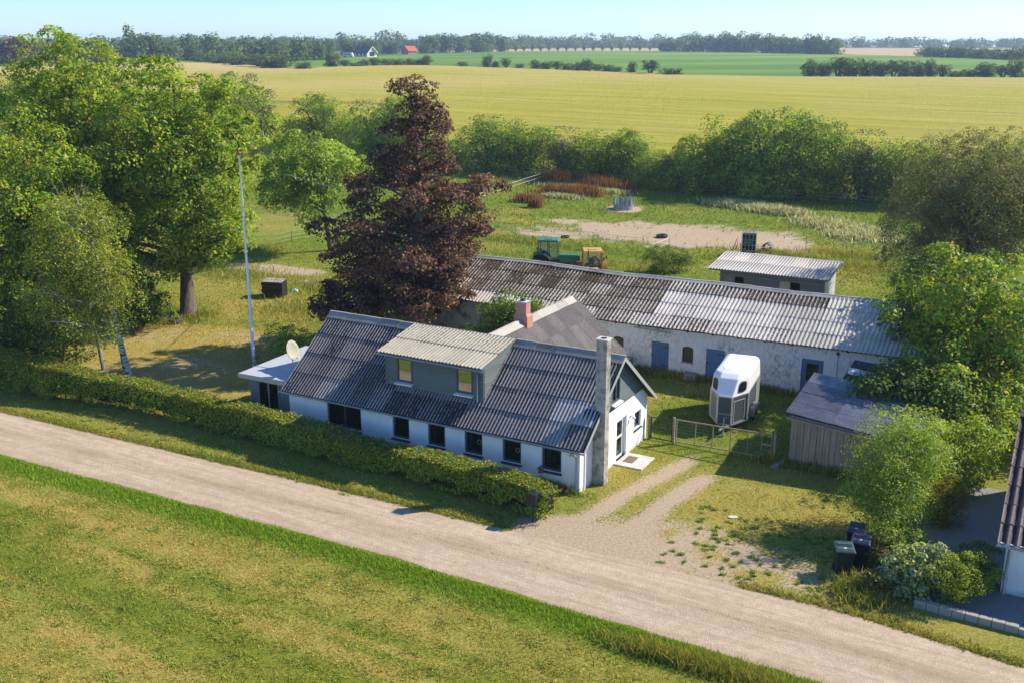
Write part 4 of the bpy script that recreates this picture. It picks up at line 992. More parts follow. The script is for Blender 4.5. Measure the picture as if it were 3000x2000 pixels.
ds = farm('satellite_dish', -16.28, 1.0, 2.42); tag(ds, 'round pale satellite dish on a mast beside the roof edge', 'dish')
m3 = MB(); m3.tube([(0, 0, 0), (0, 0, 1.15)], .028, 8); m3.build('mast', M['zinc'], ds)
prof = [(0, 0), (.12, .006), (.24, .026), (.36, .058), (.46, .095), (.475, .098), (.47, .11), (.36, .073), (.24, .04), (.12, .02), (0, .014)]
m3 = MB(); m3.lathe(prof, 28); o = m3.build('reflector', plain('stained_enamel', (.36, .345, .28), .6, .3, var=.3, sc_=5), ds, True)
o.rotation_euler = Vector((.95, .08, .30)).to_track_quat('Z', 'Y').to_euler(); o.location = (-.05, 0, 1.25); o.scale = (1.0, 1.08, 1.0)
m3 = MB(); m3.tube([(.0, -.05, .90), (.45, -.15, 1.02)], .014, 6); m3.box(.44, -.19, .99, .56, -.11, 1.06); m3.build('feed_arm', M['whitepaint'], ds)

fp = farm('flagpole', -24.4, 6.72); tag(fp, 'tall white flagpole with a red knob on the lawn', 'flagpole')
m3 = MB(); m3.tube([(0, 0, 0), (0, 0, 6), (0, 0, 12.35)], [.095, .075, .045], 12); m3.build('pole', plain('flagpole_white', (.88, .88, .88), .4, .4, var=.03), fp, True)
m3 = MB(); m3.lathe([(0, 0), (.10, .03), (.13, .10), (.10, .16), (0, .19)], 14, (0, 0, 12.35)); m3.build('knob', M['red'], fp, True)
MB().box(-.20, -.07, 0, -.10, .07, 1.15).build('support', M['greyplank'], fp)
# ------------------------------------------------------------------ neighbour's house and garden edge at the right
nb_ = farm('neighbour_house', 0, 0); tag(nb_, 'white neighbouring house with brown ribbed roof at the right edge', 'house')
m3 = MB(); m3.prism([(-.35, 0), (9.6, 0), (9.6, 2.15), (4.6, 4.9), (-.35, 2.15)], 0, 16.2, 27); m3.build('wall', M['white'], nb_)
m3 = MB(); m3.hexa([(15.95, -.72, 1.98), (27.2, -.72, 1.98), (27.2, 4.6, 4.95), (15.95, 4.6, 4.95)], [(15.95, -.72, 2.04), (27.2, -.72, 2.04), (27.2, 4.6, 5.01), (15.95, 4.6, 5.01)]); m3.hexa([(15.95, 4.6, 4.95), (27.2, 4.6, 4.95), (27.2, 9.9, 1.98), (15.95, 9.9, 1.98)], [(15.95, 4.6, 5.01), (27.2, 4.6, 5.01), (27.2, 9.9, 2.04), (15.95, 9.9, 2.04)])
nr = m3.build('roof', M['felt'], nb_); nv = Vector((0, 5.32, 2.97)); nl = nv.length; nv.normalize()
sheet_roof(nr, M['roof_tile'], (15.92, -.78, 2.02), (1, 0, 0), nv, 2.4, nl - .05, 4, 7, .30, .05, rng, lambda c, r: (*(rng.uniform(.8, 1.2),) * 3, rng.uniform(.2, .4)), name='roof_tile')
sheet_roof(nr, M['roof_tile'], (18.32, -.78, 2.02), (1, 0, 0), nv, 9, nl - .05, 3, 2, .30, .05, rng, lambda c, r: (1, 1, 1, .3))
ridge_caps(nr, M['roof_tile'], (15.92, 4.6, 5.02), (27.2, 4.6, 5.02), 10, .3, .12, rng)
m3 = MB(); m3.box(15.94, -.76, 1.93, 27.2, -.70, 2.06); m3.build('fascia', M['whitepaint'], nb_)
m3 = MB(); m3.hexa([(15.93, -.75, 1.86), (15.95, -.75, 1.86), (15.95, 4.6, 4.83), (15.93, 4.6, 4.83)], [(15.93, -.75, 2.06), (15.95, -.75, 2.06), (15.95, 4.6, 5.03), (15.93, 4.6, 5.03)]); m3.build('verge_board', M['felt'], nb_)
gutter(nb_, (15.9, -.84, 1.98), (27.2, -.84, 1.96), .06); m3 = MB(); m3.tube([(16.3, -.84, 1.9), (16.3, -.45, 1.65), (16.3, -.42, .02)], .04, 8); m3.build('downpipe', M['zinc'], nb_, True)
# grey gravel garden and its block kerb
m3 = MB(); pg = [(12.3, 5.5), (12.6, 2.5), (13.2, .5), (13.3, -1.2), (13.6, -2.62), (30, -2.75), (30, 9), (16.2, 9), (13.5, 9)]; m3.add([(*xy(p[0], p[1]), .035) for p in pg], [tuple(range(len(pg)))[::-1]]); o = m3.build('garden_gravel', M['garden_gravel']); o.data.flip_normals() if o.data.polygons[0].normal.z < 0 else None; tag(o, 'dark grey gravel around the neighbouring house', kind='structure')
M['kerbblock'] = plain('kerb_block', (.30, .285, .26), .95, var=.2, sc_=8); wl = farm('block_kerb', 0, 0); tag(wl, 'low kerb of pale concrete blocks along the gravel garden', 'kerb')
a_ = 13.75; krn = random.Random(8)
while a_ < 21:
    b_ = -2.66 - .035 * (a_ - 13.75); m3 = MB(); m3.box(0, -.14, -.05, .385, .12, .27 - (.05 if a_ > 16.6 else 0) - .008 * (a_ - 13.75)); m3.build('block', M['kerbblock'], wl, bevel=.015, loc=(a_, b_, 0), rot=(krn.uniform(-.02, .02), 0, krn.uniform(-.05, .02))); a_ += .40

# ------------------------------------------------------------------ wheelie bins
def bin_(a, b, rz, col, label, lidc, sc_=1.0):
    t = farm('wheelie_bin', a, b, 0, rz); t.scale = (sc_,) * 3; tag(t, label, 'bin', 'wheelie bins by the bushes')
    bm_ = plain('bin_' + label[:5], col, .45, .4); lm_ = plain('lid_' + label[:5], lidc, .4, .5)
    m3 = MB(); m3.hexa([(-.25, -.28, .06), (.25, -.28, .06), (.25, .24, .06), (-.25, .24, .06)], [(-.31, -.36, .98), (.31, -.36, .98), (.31, .34, .98), (-.31, .34, .98)]); m3.box(-.335, -.385, .94, .335, .365, 1.0); m3.build('body', bm_, t, bevel=.02)
    m3 = MB(); m3.hexa([(-.345, -.41, 1.0), (.345, -.41, 1.0), (.345, .38, 1.02), (-.345, .38, 1.02)], [(-.30, -.36, 1.055), (.30, -.36, 1.055), (.30, .33, 1.10), (-.30, .33, 1.10)]); m3.box(-.27, -.05, 1.075, .27, -.02, 1.10); m3.box(-.26, -.30, 1.055, -.06, -.12, 1.085); m3.box(.06, -.30, 1.055, .26, -.12, 1.085); m3.box(-.26, .05, 1.085, .26, .26, 1.115); lid = m3.build('lid', lm_, t, bevel=.012)
    MB().box(-.05, -.25, 1.086, .05, -.16, 1.089).build('sticker', plain('sticker', (.5, .62, .4), .5), lid)
    m3 = MB(); m3.tube([(-.33, .40, 1.02), (-.33, .46, 1.03), (.33, .46, 1.03), (.33, .40, 1.02)], .018, 6); m3.build('handle', bm_, t)
    for s_ in (-1, 1):
        m3 = MB(); m3.tube([(s_ * .27 - .03, .26, .10), (s_ * .27 + .03, .26, .10)], .10, 14); m3.build('wheel', M['rubber'], t)
bin_(11.15, -1.55, -TH * 0 + .35, (.008, .022, .020), 'dark green wheelie bin in front of two darker bins', (.045, .085, .08))
bin_(11.55, -.62, .10, (.010, .010, .018), 'black wheelie bin half hidden behind the green bin', (.05, .055, .11))
bin_(11.25, .22, .02, (.016, .010, .010), 'brown-black wheelie bin with dark lid farthest from the road', (.04, .045, .09))

# ------------------------------------------------------------------ field gate and its side panel
gt_ = farm('field_gate', 0, 0); tag(gt_, 'wide rusty field gate across the drive', 'gate')
gr = plain('worn_gate', (.26, .20, .15), .8, var=.35, sc_=5)
gb0 = 7.35
zt = lambda a_: 1.22 + .02 * (a_ - 1.5); zl = lambda a_: .12 + .02 * (a_ - 1.5)
m3 = MB(); m3.bar((1.52, gb0, zt(1.52)), (6.1, gb0, zt(6.1)), .05, .06); m3.build('top_rail', gr, gt_); m3 = MB(); m3.bar((1.52, gb0, zl(1.52)), (6.1, gb0, zl(6.1)), .05, .05); m3.build('bottom_rail', gr, gt_)
for a_ in (1.55, 2.48, 3.32, 4.17, 4.98, 5.62, 6.08): m3 = MB(); m3.bar((a_, gb0, zl(a_)), (a_, gb0, zt(a_)), .04, .04); m3.build('upright', gr, gt_)
m3 = MB(); m3.bar((5.62, gb0, .78), (6.1, gb0, .80), .03, .03); m3.build('latch_bar', M['steel'], gt_)
m3 = MB(); m3.bar((1.42, gb0, -.1), (1.42, gb0, 1.32), .10, .10); m3.build('post', M['oldwood'], gt_); m3 = MB(); m3.bar((6.22, gb0, -.1), (6.22, gb0, 1.40), .10, .10); m3.build('post', M['oldwood'], gt_)
# wire mesh of the gate
m3 = MB()
for k in range(6): z_ = .30 + k * .16; m3.tube([(1.55, gb0 - .03, z_), (6.08, gb0 - .03, z_ + .09)], .0035, 3, False)
m3.build('wires', M['steel'], gt_)
gs = farm('gate_panel', 0, 0); tag(gs, 'short fixed gate panel between house corner and field gate', 'gate')
m3 = MB(); m3.bar((.20, gb0, -.1), (.20, gb0, 1.25), .12, .12); m3.build('post', M['oldwood'], gs)
for z_ in (1.14, .62, .10): m3 = MB(); m3.bar((.26, gb0, z_), (1.34, gb0, z_), .04, .045); m3.build('rail', M['darkmetal'], gs)
for a_ in (.28, 1.33): m3 = MB(); m3.bar((a_, gb0, .08), (a_, gb0, 1.16), .04, .04); m3.build('upright', M['darkmetal'], gs)

# ------------------------------------------------------------------ horse trailer
tr = farm('horse_trailer', 2.75, 12.25, 0, .115); tag(tr, 'white and grey two-horse trailer parked on the grass before the barn', 'trailer')
gel = plain('white_gelcoat', (.74, .75, .77), .25, .5, var=.04); grey = plain('trailer_panel', (.060, .072, .095), .5, .4); grey2 = plain('trailer_panel_pale', (.20, .20, .195), .55, .4); alu = plain('aluminium', (.62, .62, .60), .4, .5, .5)
HW = .92
lowO = [(-HW, 2.15), (-HW, -1.15), (-.36, -2.2), (.34, -2.2), (HW, -1.15), (HW, 2.15)]
def ring(o_, z): return [(x, y, z) for x, y in o_]
def loft(mb, r0, r1, cap=None):
    n_ = len(r0); mb.add(r0 + r1, [(i, (i + 1) % n_, n_ + (i + 1) % n_, n_ + i) for i in range(n_)] + ([tuple(range(n_, 2 * n_))] if cap == 'top' else [tuple(range(n_))[::-1]] if cap == 'bottom' else []))
m3 = MB(); loft(m3, ring(lowO, .38), ring(lowO, 1.82), 'bottom'); body = m3.build('body', grey, tr)
mid = [(-HW, 2.15), (-HW, -1.12), (-.37, -2.12), (.35, -2.12), (HW, -1.12), (HW, 2.15)]
up1 = [(-.88, 2.15), (-.88, -.95), (-.46, -1.50), (.44, -1.50), (.88, -.95), (.88, 2.15)]
up2 = [(-.80, 2.15), (-.80, -.80), (-.42, -1.18), (.40, -1.18), (.80, -.80), (.80, 2.15)]
up3 = [(-.62, 2.10), (-.62, -.55), (-.34, -.88), (.32, -.88), (.62, -.55), (.62, 2.10)]
m3 = MB(); loft(m3, ring([(x * 1.01, y * 1.005) for x, y in lowO], 1.80), ring([(x * 1.01, y * 1.0) for x, y in mid], 1.88)); loft(m3, ring([(x * 1.01, y) for x, y in mid], 1.88), ring(up1, 2.52)); loft(m3, ring(up1, 2.52), ring(up2, 2.68)); loft(m3, ring(up2, 2.68), ring(up3, 2.75), 'top')
# welded so the moulding rounds off
top = m3.build('roof_shell', gel, tr); wm = top.modifiers.new('weld', 'WELD'); wm.merge_threshold = .001; bv = top.modifiers.new('bevel', 'BEVEL'); bv.width = .045; bv.segments = 3; bv.limit_method = 'ANGLE'; bv.angle_limit = R(12)
def facet(p, q, s0, s1, z0, z1, off, name, mat, parent, rim=0, q2=None):
    """a flat panel on the upright facet between outline points p and q (s along it, z up)"""
    p = Vector((*p, 0)); q = Vector((*q, 0)); d_ = q - p; nn = Vector((d_.y, -d_.x, 0)).normalized()
    if nn.dot(p + q) < 0: nn = -nn
    P = lambda s, z, e: p + d_ * s + nn * e + Vector((0, 0, z))
    mb = MB(); mb.hexa([P(s0, z0, off - .012), P(s1, z0, off - .012), P(s1, z0, off), P(s0, z0, off)], [P(s0, z1, off - .012), P(s1, z1, off - .012), P(s1, z1, off), P(s0, z1, off)])
    o = mb.build(name, mat, parent)
    if rim:
        mb = MB(); L_ = d_.length
        for (a0, a1, c0, c1) in ((s0, s1, z0, z0 + rim), (s0, s1, z1 - rim, z1), (s0, s0 + rim / L_, z0 + rim, z1 - rim), (s1 - rim / L_, s1, z0 + rim, z1 - rim)):
            mb.hexa([P(a0, c0, off), P(a1, c0, off), P(a1, c0, off + .018), P(a0, c0, off + .018)], [P(a0, c1, off), P(a1, c1, off), P(a1, c1, off + .018), P(a0, c1, off + .018)])
        mb.build('trim', alu, o)
    return o
facet(lowO[1], lowO[2], .12, .92, .46, 1.74, .010, 'side_door', grey2, tr, .035); facet(lowO[3], lowO[4], .10, .78, .44, 1.58, .010, 'side_door', grey, tr, .03)
facet(lowO[2], lowO[3], .06, .94, .86, .95, .008, 'stripe', grey2, tr)
for p_ in (lowO[2], lowO[3], lowO[1], lowO[4]): m3 = MB(); m3.box(p_[0] - .04, p_[1] - .04, .38, p_[0] + .04, p_[1] + .04, 1.82); m3.build('corner_trim', alu, tr, bevel=.015)
m3 = MB(); loft(m3, ring([(x * 1.015, y * 1.008) for x, y in lowO], 1.77), ring([(x * 1.015, y * 1.008) for x, y in lowO], 1.83)); loft(m3, ring([(x * 1.012, y * 1.006) for x, y in lowO], .36), ring([(x * 1.012, y * 1.006) for x, y in lowO], .42)); m3.build('belt_trim', alu, tr)
# windows on the sloping nose facets
def nose_win(i, j):
    p0, q0, p1, q1 = Vector((*mid[i], 1.88)), Vector((*mid[j], 1.88)), Vector((*up1[i], 2.52)), Vector((*up1[j], 2.52))
    P = lambda s, t: (p0 * (1 - s) + q0 * s) * (1 - t) + (p1 * (1 - s) + q1 * s) * t
    nn = (P(.6, .5) - P(.4, .5)).cross(P(.5, .6) - P(.5, .4)).normalized()
    if nn.dot(P(.5, .5) - Vector((0, 0, 2.2))) < 0: nn = -nn
    for (w_, h_, off, nm, mat) in ((.30, .38, .035, 'window_frame', plain('seal', (.12, .08, .06), .7)), (.25, .31, .05, 'window', M['glass'])):
        k = 20; pts = []
        for t in range(k):
            an = 2 * math.pi * t / k; ca, sa = math.cos(an), math.sin(an); r_ = 1 / (abs(ca) ** 4 + abs(sa) ** 4) ** .25
            pts.append(P(.5 + w_ * r_ * ca, .45 + h_ * r_ * sa))
        mb = MB(); mb.add([p + nn * off for p in pts] + [p - nn * .04 for p in pts], [tuple(range(k))] + [(a_, (a_ + 1) % k, k + (a_ + 1) % k, k + a_) for a_ in range(k)]); mb.build(nm, mat, tr)
nose_win(1, 2); nose_win(3, 4)
m3 = MB()
for s_ in (-1, 1): m3.bar((s_ * .5, -1.6, .36), (.0, -3.05, .42), .07, .09)
m3.bar((0, -2.4, .40), (0, -3.25, .44), .07, .07); dr = m3.build('drawbar', M['steel'], tr)
m3 = MB(); m3.tube([(0.02, -3.2, .46), (.02, -3.42, .50)], .05, 8); m3.build('coupling', M['steel'], dr); m3 = MB(); m3.tube([(.1, -2.85, .10), (.1, -2.85, .95)], .03, 8); m3.tube([(.1, -2.85, .95), (.22, -2.85, .98)], .014, 6); m3.tube([(.05, -2.85, .11), (.15, -2.85, .11)], .11, 14); m3.build('jockey_wheel', M['steel'], dr)
m3 = MB(); m3.box(-.9, -1.1, .30, .9, 2.1, .38); m3.build('chassis', M['steel'], tr)
for s_ in (-1, 1):
    for y_ in (.05, .80):
        m3 = MB(); pr = [(.18, -.09), (.31, -.09), (.335, -.05), (.335, .05), (.31, .09), (.18, .09)]; m3.lathe(pr, 24); o = m3.build('wheel', M['rubber'], tr, True, loc=(s_ * 1.02, y_, .335), rot=(0, R(90), 0))
        m4 = MB(); m4.lathe([(0, -.05), (.18, -.07), (.19, .0), (.18, .07), (0, .05)], 16); m4.build('rim', M['steel'], o, True)
    m3 = MB(); pts = [(.42 + .86 * math.cos(t), .335 + .42 * math.sin(t)) for t in [math.pi * i / 12 for i in range(13)]]
    for i in range(12): m3.hexa([(s_ * 1.0 - .13, pts[i][0], pts[i][1]), (s_ * 1.0 + .15, pts[i][0], pts[i][1]), (s_ * 1.0 + .15, pts[i + 1][0], pts[i + 1][1]), (s_ * 1.0 - .13, pts[i + 1][0], pts[i + 1][1])], [(s_ * 1.0 - .13, pts[i][0], pts[i][1] + .02), (s_ * 1.0 + .15, pts[i][0], pts[i][1] + .02), (s_ * 1.0 + .15, pts[i + 1][0], pts[i + 1][1] + .02), (s_ * 1.0 - .13, pts[i + 1][0], pts[i + 1][1] + .02)])
    m3.build('mudguard', grey2, tr)
m3 = MB(); m3.box(-.86, 2.15, .40, .86, 2.23, 1.8); m3.build('ramp', grey, tr); m3 = MB(); m3.box(HW + .01, 1.0, .42, HW + .03, 2.1, 1.72); m3.build('side_panel', grey2, tr)
m3 = MB(); m3.tube([(-.55, -.3, 2.755), (-.5, -.6, 2.752), (-.35, -.75, 2.75), (.0, -.78, 2.75)], .012, 5); m3.build('strap', M['darkmetal'], tr)

# ------------------------------------------------------------------ tractors behind the barn
def tractor(a, b, z, rz, paint, label, exhaust, wide=1.0, mirrors=False, light=(1, 1, 1)):
    t = farm('tractor', a, b, z, rz); tag(t, label, 'tractor', 'tractors behind the barn')
    pm = plain('paint_' + label.split()[0], paint, .45, .4); dk_ = plain('trim_' + label.split()[0], tuple(x * .45 for x in paint), .5, .4)
    m3 = MB(); m3.hexa([(-.80, -.95, 2.60), (.80, -.95, 2.60), (.80, .85, 2.60), (-.80, .85, 2.60)], [(-.72, -.85, 2.74), (.72, -.85, 2.74), (.72, .75, 2.74), (-.72, .75, 2.74)]); m3.box(-.35, -.35, 2.741, .35, .30, 2.775); rf = m3.build('cab_roof', pm, t, bevel=.03)
    m3 = MB()
    for s_ in (-1, 1):
        for (y0, y1, zz) in ((-.85, -.78, 1.15), (.72, .68, 1.45), (-.05, -.05, 1.25)): m3.bar((s_ * .74, y0, zz), (s_ * .72, y1, 2.61), .07, .07)
    m3.bar((-.74, -.85, 1.2), (.74, -.85, 1.2), .06, .06); m3.bar((-.74, .70, 1.5), (.74, .70, 1.5), .06, .06); fr_ = m3.build('cab_frame', dk_ if exhaust is None else pm, t)
    for (x0, x1, y) in ((-.69, .69, -.83), (-.69, .69, .71)): MB().box(x0, y - .006, 1.25 if y < 0 else 1.55, x1, y + .006, 2.58).build('pane', M['cabglass'], fr_)
    for s_ in (-1, 1):
        MB().box(s_ * .735 - .006, -.76, 1.25, s_ * .735 + .006, -.09, 2.58).build('pane', M['cabglass'], fr_); MB().box(s_ * .735 - .006, .0, 1.45, s_ * .735 + .006, .66, 2.58).build('pane', M['cabglass'], fr_)
    m3 = MB(); m3.box(-.22, .15, 1.2, .22, .6, 1.45); m3.box(-.22, .52, 1.45, .22, .62, 1.95); m3.build('seat', M['black'], t, bevel=.04)
    m3 = MB(); m3.lathe([(.16, -.012), (.18, 0), (.16, .012)], 18); m3.build('steering_wheel', M['black'], t, loc=(0, -.35, 1.75), rot=(R(-35), 0, 0))
    m3 = MB(); m3.box(-.36, -2.55, .85, .36, -.90, 1.50); m3.build('bonnet', pm, t, bevel=.05); m3 = MB(); m3.box(-.3, -2.62, .9, .3, -2.552, 1.42); m3.build('grille', M['darkmetal'], t)
    m3 = MB(); m3.box(-.5, -.9, .65, .5, .9, 1.15); m3.box(-.25, -2.4, .55, .25, -.9, .85); m3.build('chassis', M['darkmetal'], t)
    for s_ in (-1, 1):
        for (y_, r_, w_) in ((.55, .78, .42), (-2.0, .46, .26)):
            m3 = MB(); m3.lathe([(r_ * .52, -w_ / 2), (r_ * .93, -w_ / 2), (r_, -w_ * .34), (r_, w_ * .34), (r_ * .93, w_ / 2), (r_ * .52, w_ / 2)], 28); o = m3.build('wheel', M['rubber'], t, True, loc=(s_ * (.92 if r_ > .6 else .78), y_, r_), rot=(0, R(90), 0)); m4 = MB(); m4.lathe([(0, -.04), (r_ * .5, -.08), (r_ * .53, 0), (r_ * .5, .08), (0, .04)], 18); m4.build('rim', pm, o, True)
        m3 = MB(); pts = [(.55 + .92 * math.cos(t_), .78 + .86 * math.sin(t_)) for t_ in [math.pi * (.05 + .80 * i / 9) for i in range(10)]]
        for i in range(9): m3.hexa([(s_ * .92 - .24, pts[i][0], pts[i][1]), (s_ * .92 + .24, pts[i][0], pts[i][1]), (s_ * .92 + .24, pts[i + 1][0], pts[i + 1][1]), (s_ * .92 - .24, pts[i + 1][0], pts[i + 1][1])], [(s_ * .92 - .24, pts[i][0], pts[i][1] + .04), (s_ * .92 + .24, pts[i][0], pts[i][1] + .04), (s_ * .92 + .24, pts[i + 1][0], pts[i + 1][1] + .04), (s_ * .92 - .24, pts[i + 1][0], pts[i + 1][1] + .04)])
        m3.build('mudguard', dk_, t)
        m3 = MB(); m3.box(s_ * 1.0 - .06, .95, 1.62, s_ * 1.0 + .06, 1.05, 1.82); m3.build('work_light', M['darkmetal'], t)
    if exhaust is not None: m3 = MB(); m3.tube([(exhaust, -1.2, 1.5), (exhaust, -1.2, 2.75), (exhaust, -1.28, 2.85)], .045, 8); m3.build('exhaust', M['darkmetal'], t, True)
    if mirrors: m3 = MB(); m3.bar((.76, -.85, 2.2), (1.0, -1.0, 2.25), .02, .02); m3.box(.95, -1.03, 2.15, 1.06, -.99, 2.38); m3.build('mirror', M['darkmetal'], t)
n = N('cab_glass', .05, .6); tp = n.n('ShaderNodeBsdfTransparent'); mx = n.n('ShaderNodeMixShader'); mx.inputs[0].default_value = .13; n.b.inputs['Base Color'].default_value = (.2, .24, .22, 1)
n.l(tp.outputs[0], mx.inputs[1]); n.l(n.b.outputs[0], mx.inputs[2]); n.l(mx.outputs[0], n.t.nodes['Material Output'].inputs[0]); M['cabglass'] = n.m
tractor(-20.7, 37.2, .45, R(112), (.035, .17, .095), 'green tractor with closed cab behind the mossy barn ridge', None, light=(0, 0, 0))
tractor(-15.9, 35.4, .34, R(30), (.52, .29, .045), 'yellow tractor cab with black exhaust pipe behind the barn', -.42, mirrors=True)

# rubble and scrap heaps beside the yellow tractor
def heap(a, b, z, r, h, col, name, label, seed):
    q = random.Random(seed); me = MB()
    for i in range(60):
        an = q.uniform(0, 6.28); d_ = r * math.sqrt(q.random()); zz = h * max(0, 1 - (d_ / r) ** 1.3); s_ = q.uniform(.08, .24)
        c_ = Vector((d_ * math.cos(an), d_ * math.sin(an), zz)); e = [Vector((q.uniform(-1, 1), q.uniform(-1, 1), q.uniform(-1, 1))).normalized() * s_ for _ in range(3)]
        me.hexa([c_ - e[0] - e[1], c_ + e[0] - e[1], c_ + e[0] + e[1], c_ - e[0] + e[1]], [c_ - e[0] * .8 - e[1] * .9 + e[2], c_ + e[0] * .9 - e[1] + e[2], c_ + e[0] + e[1] * .8 + e[2], c_ - e[0] + e[1] + e[2]])
    o = me.build(name, plain(name + '_m', col, .95, var=.45, sc_=9)); x, y = xy(a, b); o.location = (x, y, z); return tag(o, label, 'heap')
heap(-16.6, 37.2, .45, 1.0, 1.75, (.20, .105, .06), 'scrap_heap', 'rusty brown scrap heap between the two tractors', 2)
heap(-12.7, 35.3, .35, 1.0, .95, (.42, .33, .27), 'rubble_heap', 'pale rubble heap beside the yellow tractor cab', 4)

# ------------------------------------------------------------------ paddock things
def tyre(a, b, r, h, label, rz=0, tilt=0):
    x, y = xy(a, b); z = float(terr(y)); m3 = MB()
    m3.lathe([(r * .62, 0), (r * .9, 0), (r, h * .22), (r, h * .78), (r * .9, h), (r * .62, h), (r * .60, h * .85), (r * .72, h * .7), (r * .72, h * .3), (r * .60, h * .15), (r * .62, 0)], 28)
    o = m3.build('tyre', M['tyre'], None, True); o.location = (x, y, z); return tag(o, label, 'tyre', 'old tyres lying about')
n = N('weathered_tyre', .85, .2); sz = n.noise(n.P(), 6, 4); n.col(n.ramp(sz, (.3, (.035, .035, .035)), (.7, (.10, .095, .09)))); M['tyre'] = n.m
tyre(-17.4, 54.3, .55, .28, 'large tyre lying on the bare paddock ground'); tyre(-25.3, 49.7, .42, .2, 'half-grown-over tyre beside the paddock fence'); tyre(-35.7, 11.25, .42, .30, 'dark tyre at the foot of the big maple')
fx, fy = xy(-26.55, 66.4); fd = empty('hay_feeder', (fx, fy, float(terr(fy)))); tag(fd, 'galvanised round hay feeder ring with tall pointed bars', 'feeder')
galv = plain('feeder_steel', (.30, .33, .36), .5, .4, .35, var=.25)
m3 = MB(); m3.lathe([(1.08, 0), (1.08, .55), (1.04, .55), (1.04, 0)], 32); m3.build('ring', galv, fd)
for i in range(12):
    an = 2 * math.pi * (i + .5) / 12; m3 = MB(); u_ = Vector((-math.sin(an), math.cos(an), 0)); r_ = Vector((math.cos(an), math.sin(an), 0))
    for (r0, r1) in ((1.085, 1.12),):
        prof = [(-.21, .50), (.21, .50), (.12, .85), (.055, 1.38), (-.055, 1.38), (-.12, .85)]
        m3.add([r_ * r0 + u_ * s_ + Vector((0, 0, z_)) for s_, z_ in prof] + [r_ * r1 + u_ * s_ + Vector((0, 0, z_)) for s_, z_ in prof], [(0, 1, 2, 5), (5, 2, 3, 4), (6, 11, 8, 7), (11, 10, 9, 8)] + [(k, (k + 1) % 6, 6 + (k + 1) % 6, 6 + k) for k in range(6)])
    m3.build('bar', galv, fd)
ix, iy = xy(-8.15, 51.2); ib = empty('water_tank', (ix, iy, float(terr(iy))), R(-14)); ib.scale = (1.15, 1.15, 1.35); tag(ib, 'black caged water tank tipped up beside the dirt patch', 'tank')
m3 = MB(); m3.box(-.5, -.42, .30, .5, .42, 1.35); m3.build('bottle', M['black'], ib, bevel=.06)
m3 = MB()
for x_ in (-.54, -.27, 0, .27, .54):
    for y_ in (-.46, .46): m3.tube([(x_, y_, .25), (x_, y_, 1.62)], .014, 5)
for z_ in (.3, .65, 1.0, 1.4, 1.62):
    m3.tube([(-.54, -.46, z_), (.54, -.46, z_), (.54, .46, z_), (-.54, .46, z_), (-.54, -.46, z_)], .014, 5)
m3.build('cage', M['steel'], ib); m3 = MB(); m3.box(-.36, -.475, .72, .20, -.468, 1.08); m3.build('label_plate', plain('plate', (.10, .13, .14), .6), ib)
m3 = MB(); m3.box(-.55, -.47, .0, .55, .47, .12); m3.box(-.5, -.4, .12, -.3, .4, .3); m3.box(.3, -.4, .12, .5, .4, .3); m3.build('pallet', M['black'], ib)
bx_, by_ = xy(-7.1, 53.4); m3 = MB(); m3.lathe([(.30, -.5), (.36, -.5), (.36, .5), (.30, .5), (.29, -.5)], 22); brl = m3.build('barrel', plain('old_barrel', (.10, .095, .085), .6, var=.3), None, True); brl.location = (bx_, by_, float(terr(by_)) + .36); brl.rotation_euler = (R(90), 0, R(-30)); tag(brl, 'open dark barrel lying on its side by the water tank', 'barrel')
x_, y_ = xy(-9.3, 50.3); m3 = MB(); m3.bar((-.1, 0, 0), (.35, .2, 1.35), .05, .05); m3.bar((.35, 0, 0), (.45, .25, 1.6), .03, .03); m3.bar((.15, .1, .0), (.4, .1, .9), .04, .04); o = m3.build('fence_stakes', M['oldwood'], None); o.location = (x_, y_, float(terr(y_))); tag(o, 'bundle of leaning stakes left of the water tank', 'stakes')
# battered dark crate on the left lawn
x_, y_ = xy(-34.8, 20.2); cb = empty('feed_trough', (x_, y_, float(terr(y_))), R(-8)); tag(cb, 'dark overturned box with pale mossy top in the shade', 'box')
m3 = MB(); m3.hexa([(-.78, -.55, 0), (.78, -.55, 0), (.80, .55, 0), (-.80, .55, 0)], [(-.80, -.55, 1.12), (.78, -.55, 1.10), (.78, .55, 1.16), (-.80, .55, 1.18)]); m3.build('body', M['black'], cb, bevel=.04); m3 = MB(); m3.box(-.82, -.60, .40, .80, -.552, .60); m3.box(-.82, -.60, .92, .80, -.552, 1.10); m3.build('band', M['felt'], cb)
n = N('mossy_lid', .9, .1); f = n.noise(n.P(), 8, 4, .7); n.col(n.ramp(f, (.42, (.06, .06, .05)), (.56, (.46, .42, .34)))); m3 = MB(); m3.hexa([(-.80, -.53, 1.125), (.70, -.53, 1.115), (.74, .52, 1.185), (-.80, .53, 1.205)], [(-.80, -.53, 1.165), (.70, -.53, 1.155), (.74, .52, 1.225), (-.80, .53, 1.245)]); m3.build('lid', n.m, cb)
x_, y_ = xy(-34.4, 21.9); m3 = MB(); q = random.Random(9); pts = [(.42 * math.cos(i * .7) * q.uniform(.7, 1), .26 * math.sin(i * .7) * q.uniform(.7, 1), 0) for i in range(9)]; m3.add(pts + [(p[0] * .6, p[1] * .6, .16 * q.uniform(.6, 1.2)) for p in pts] + [(0.05, 0, .22)], [(i, (i + 1) % 9, 9 + (i + 1) % 9, 9 + i) for i in range(9)] + [(9 + i, 9 + (i + 1) % 9, 18) for i in range(9)]); o = m3.build('plastic_bag', plain('bag', (.55, .62, .68), .4), None); o.location = (x_, y_, float(terr(y_))); tag(o, 'crumpled pale plastic bag on the shaded grass', 'bag')
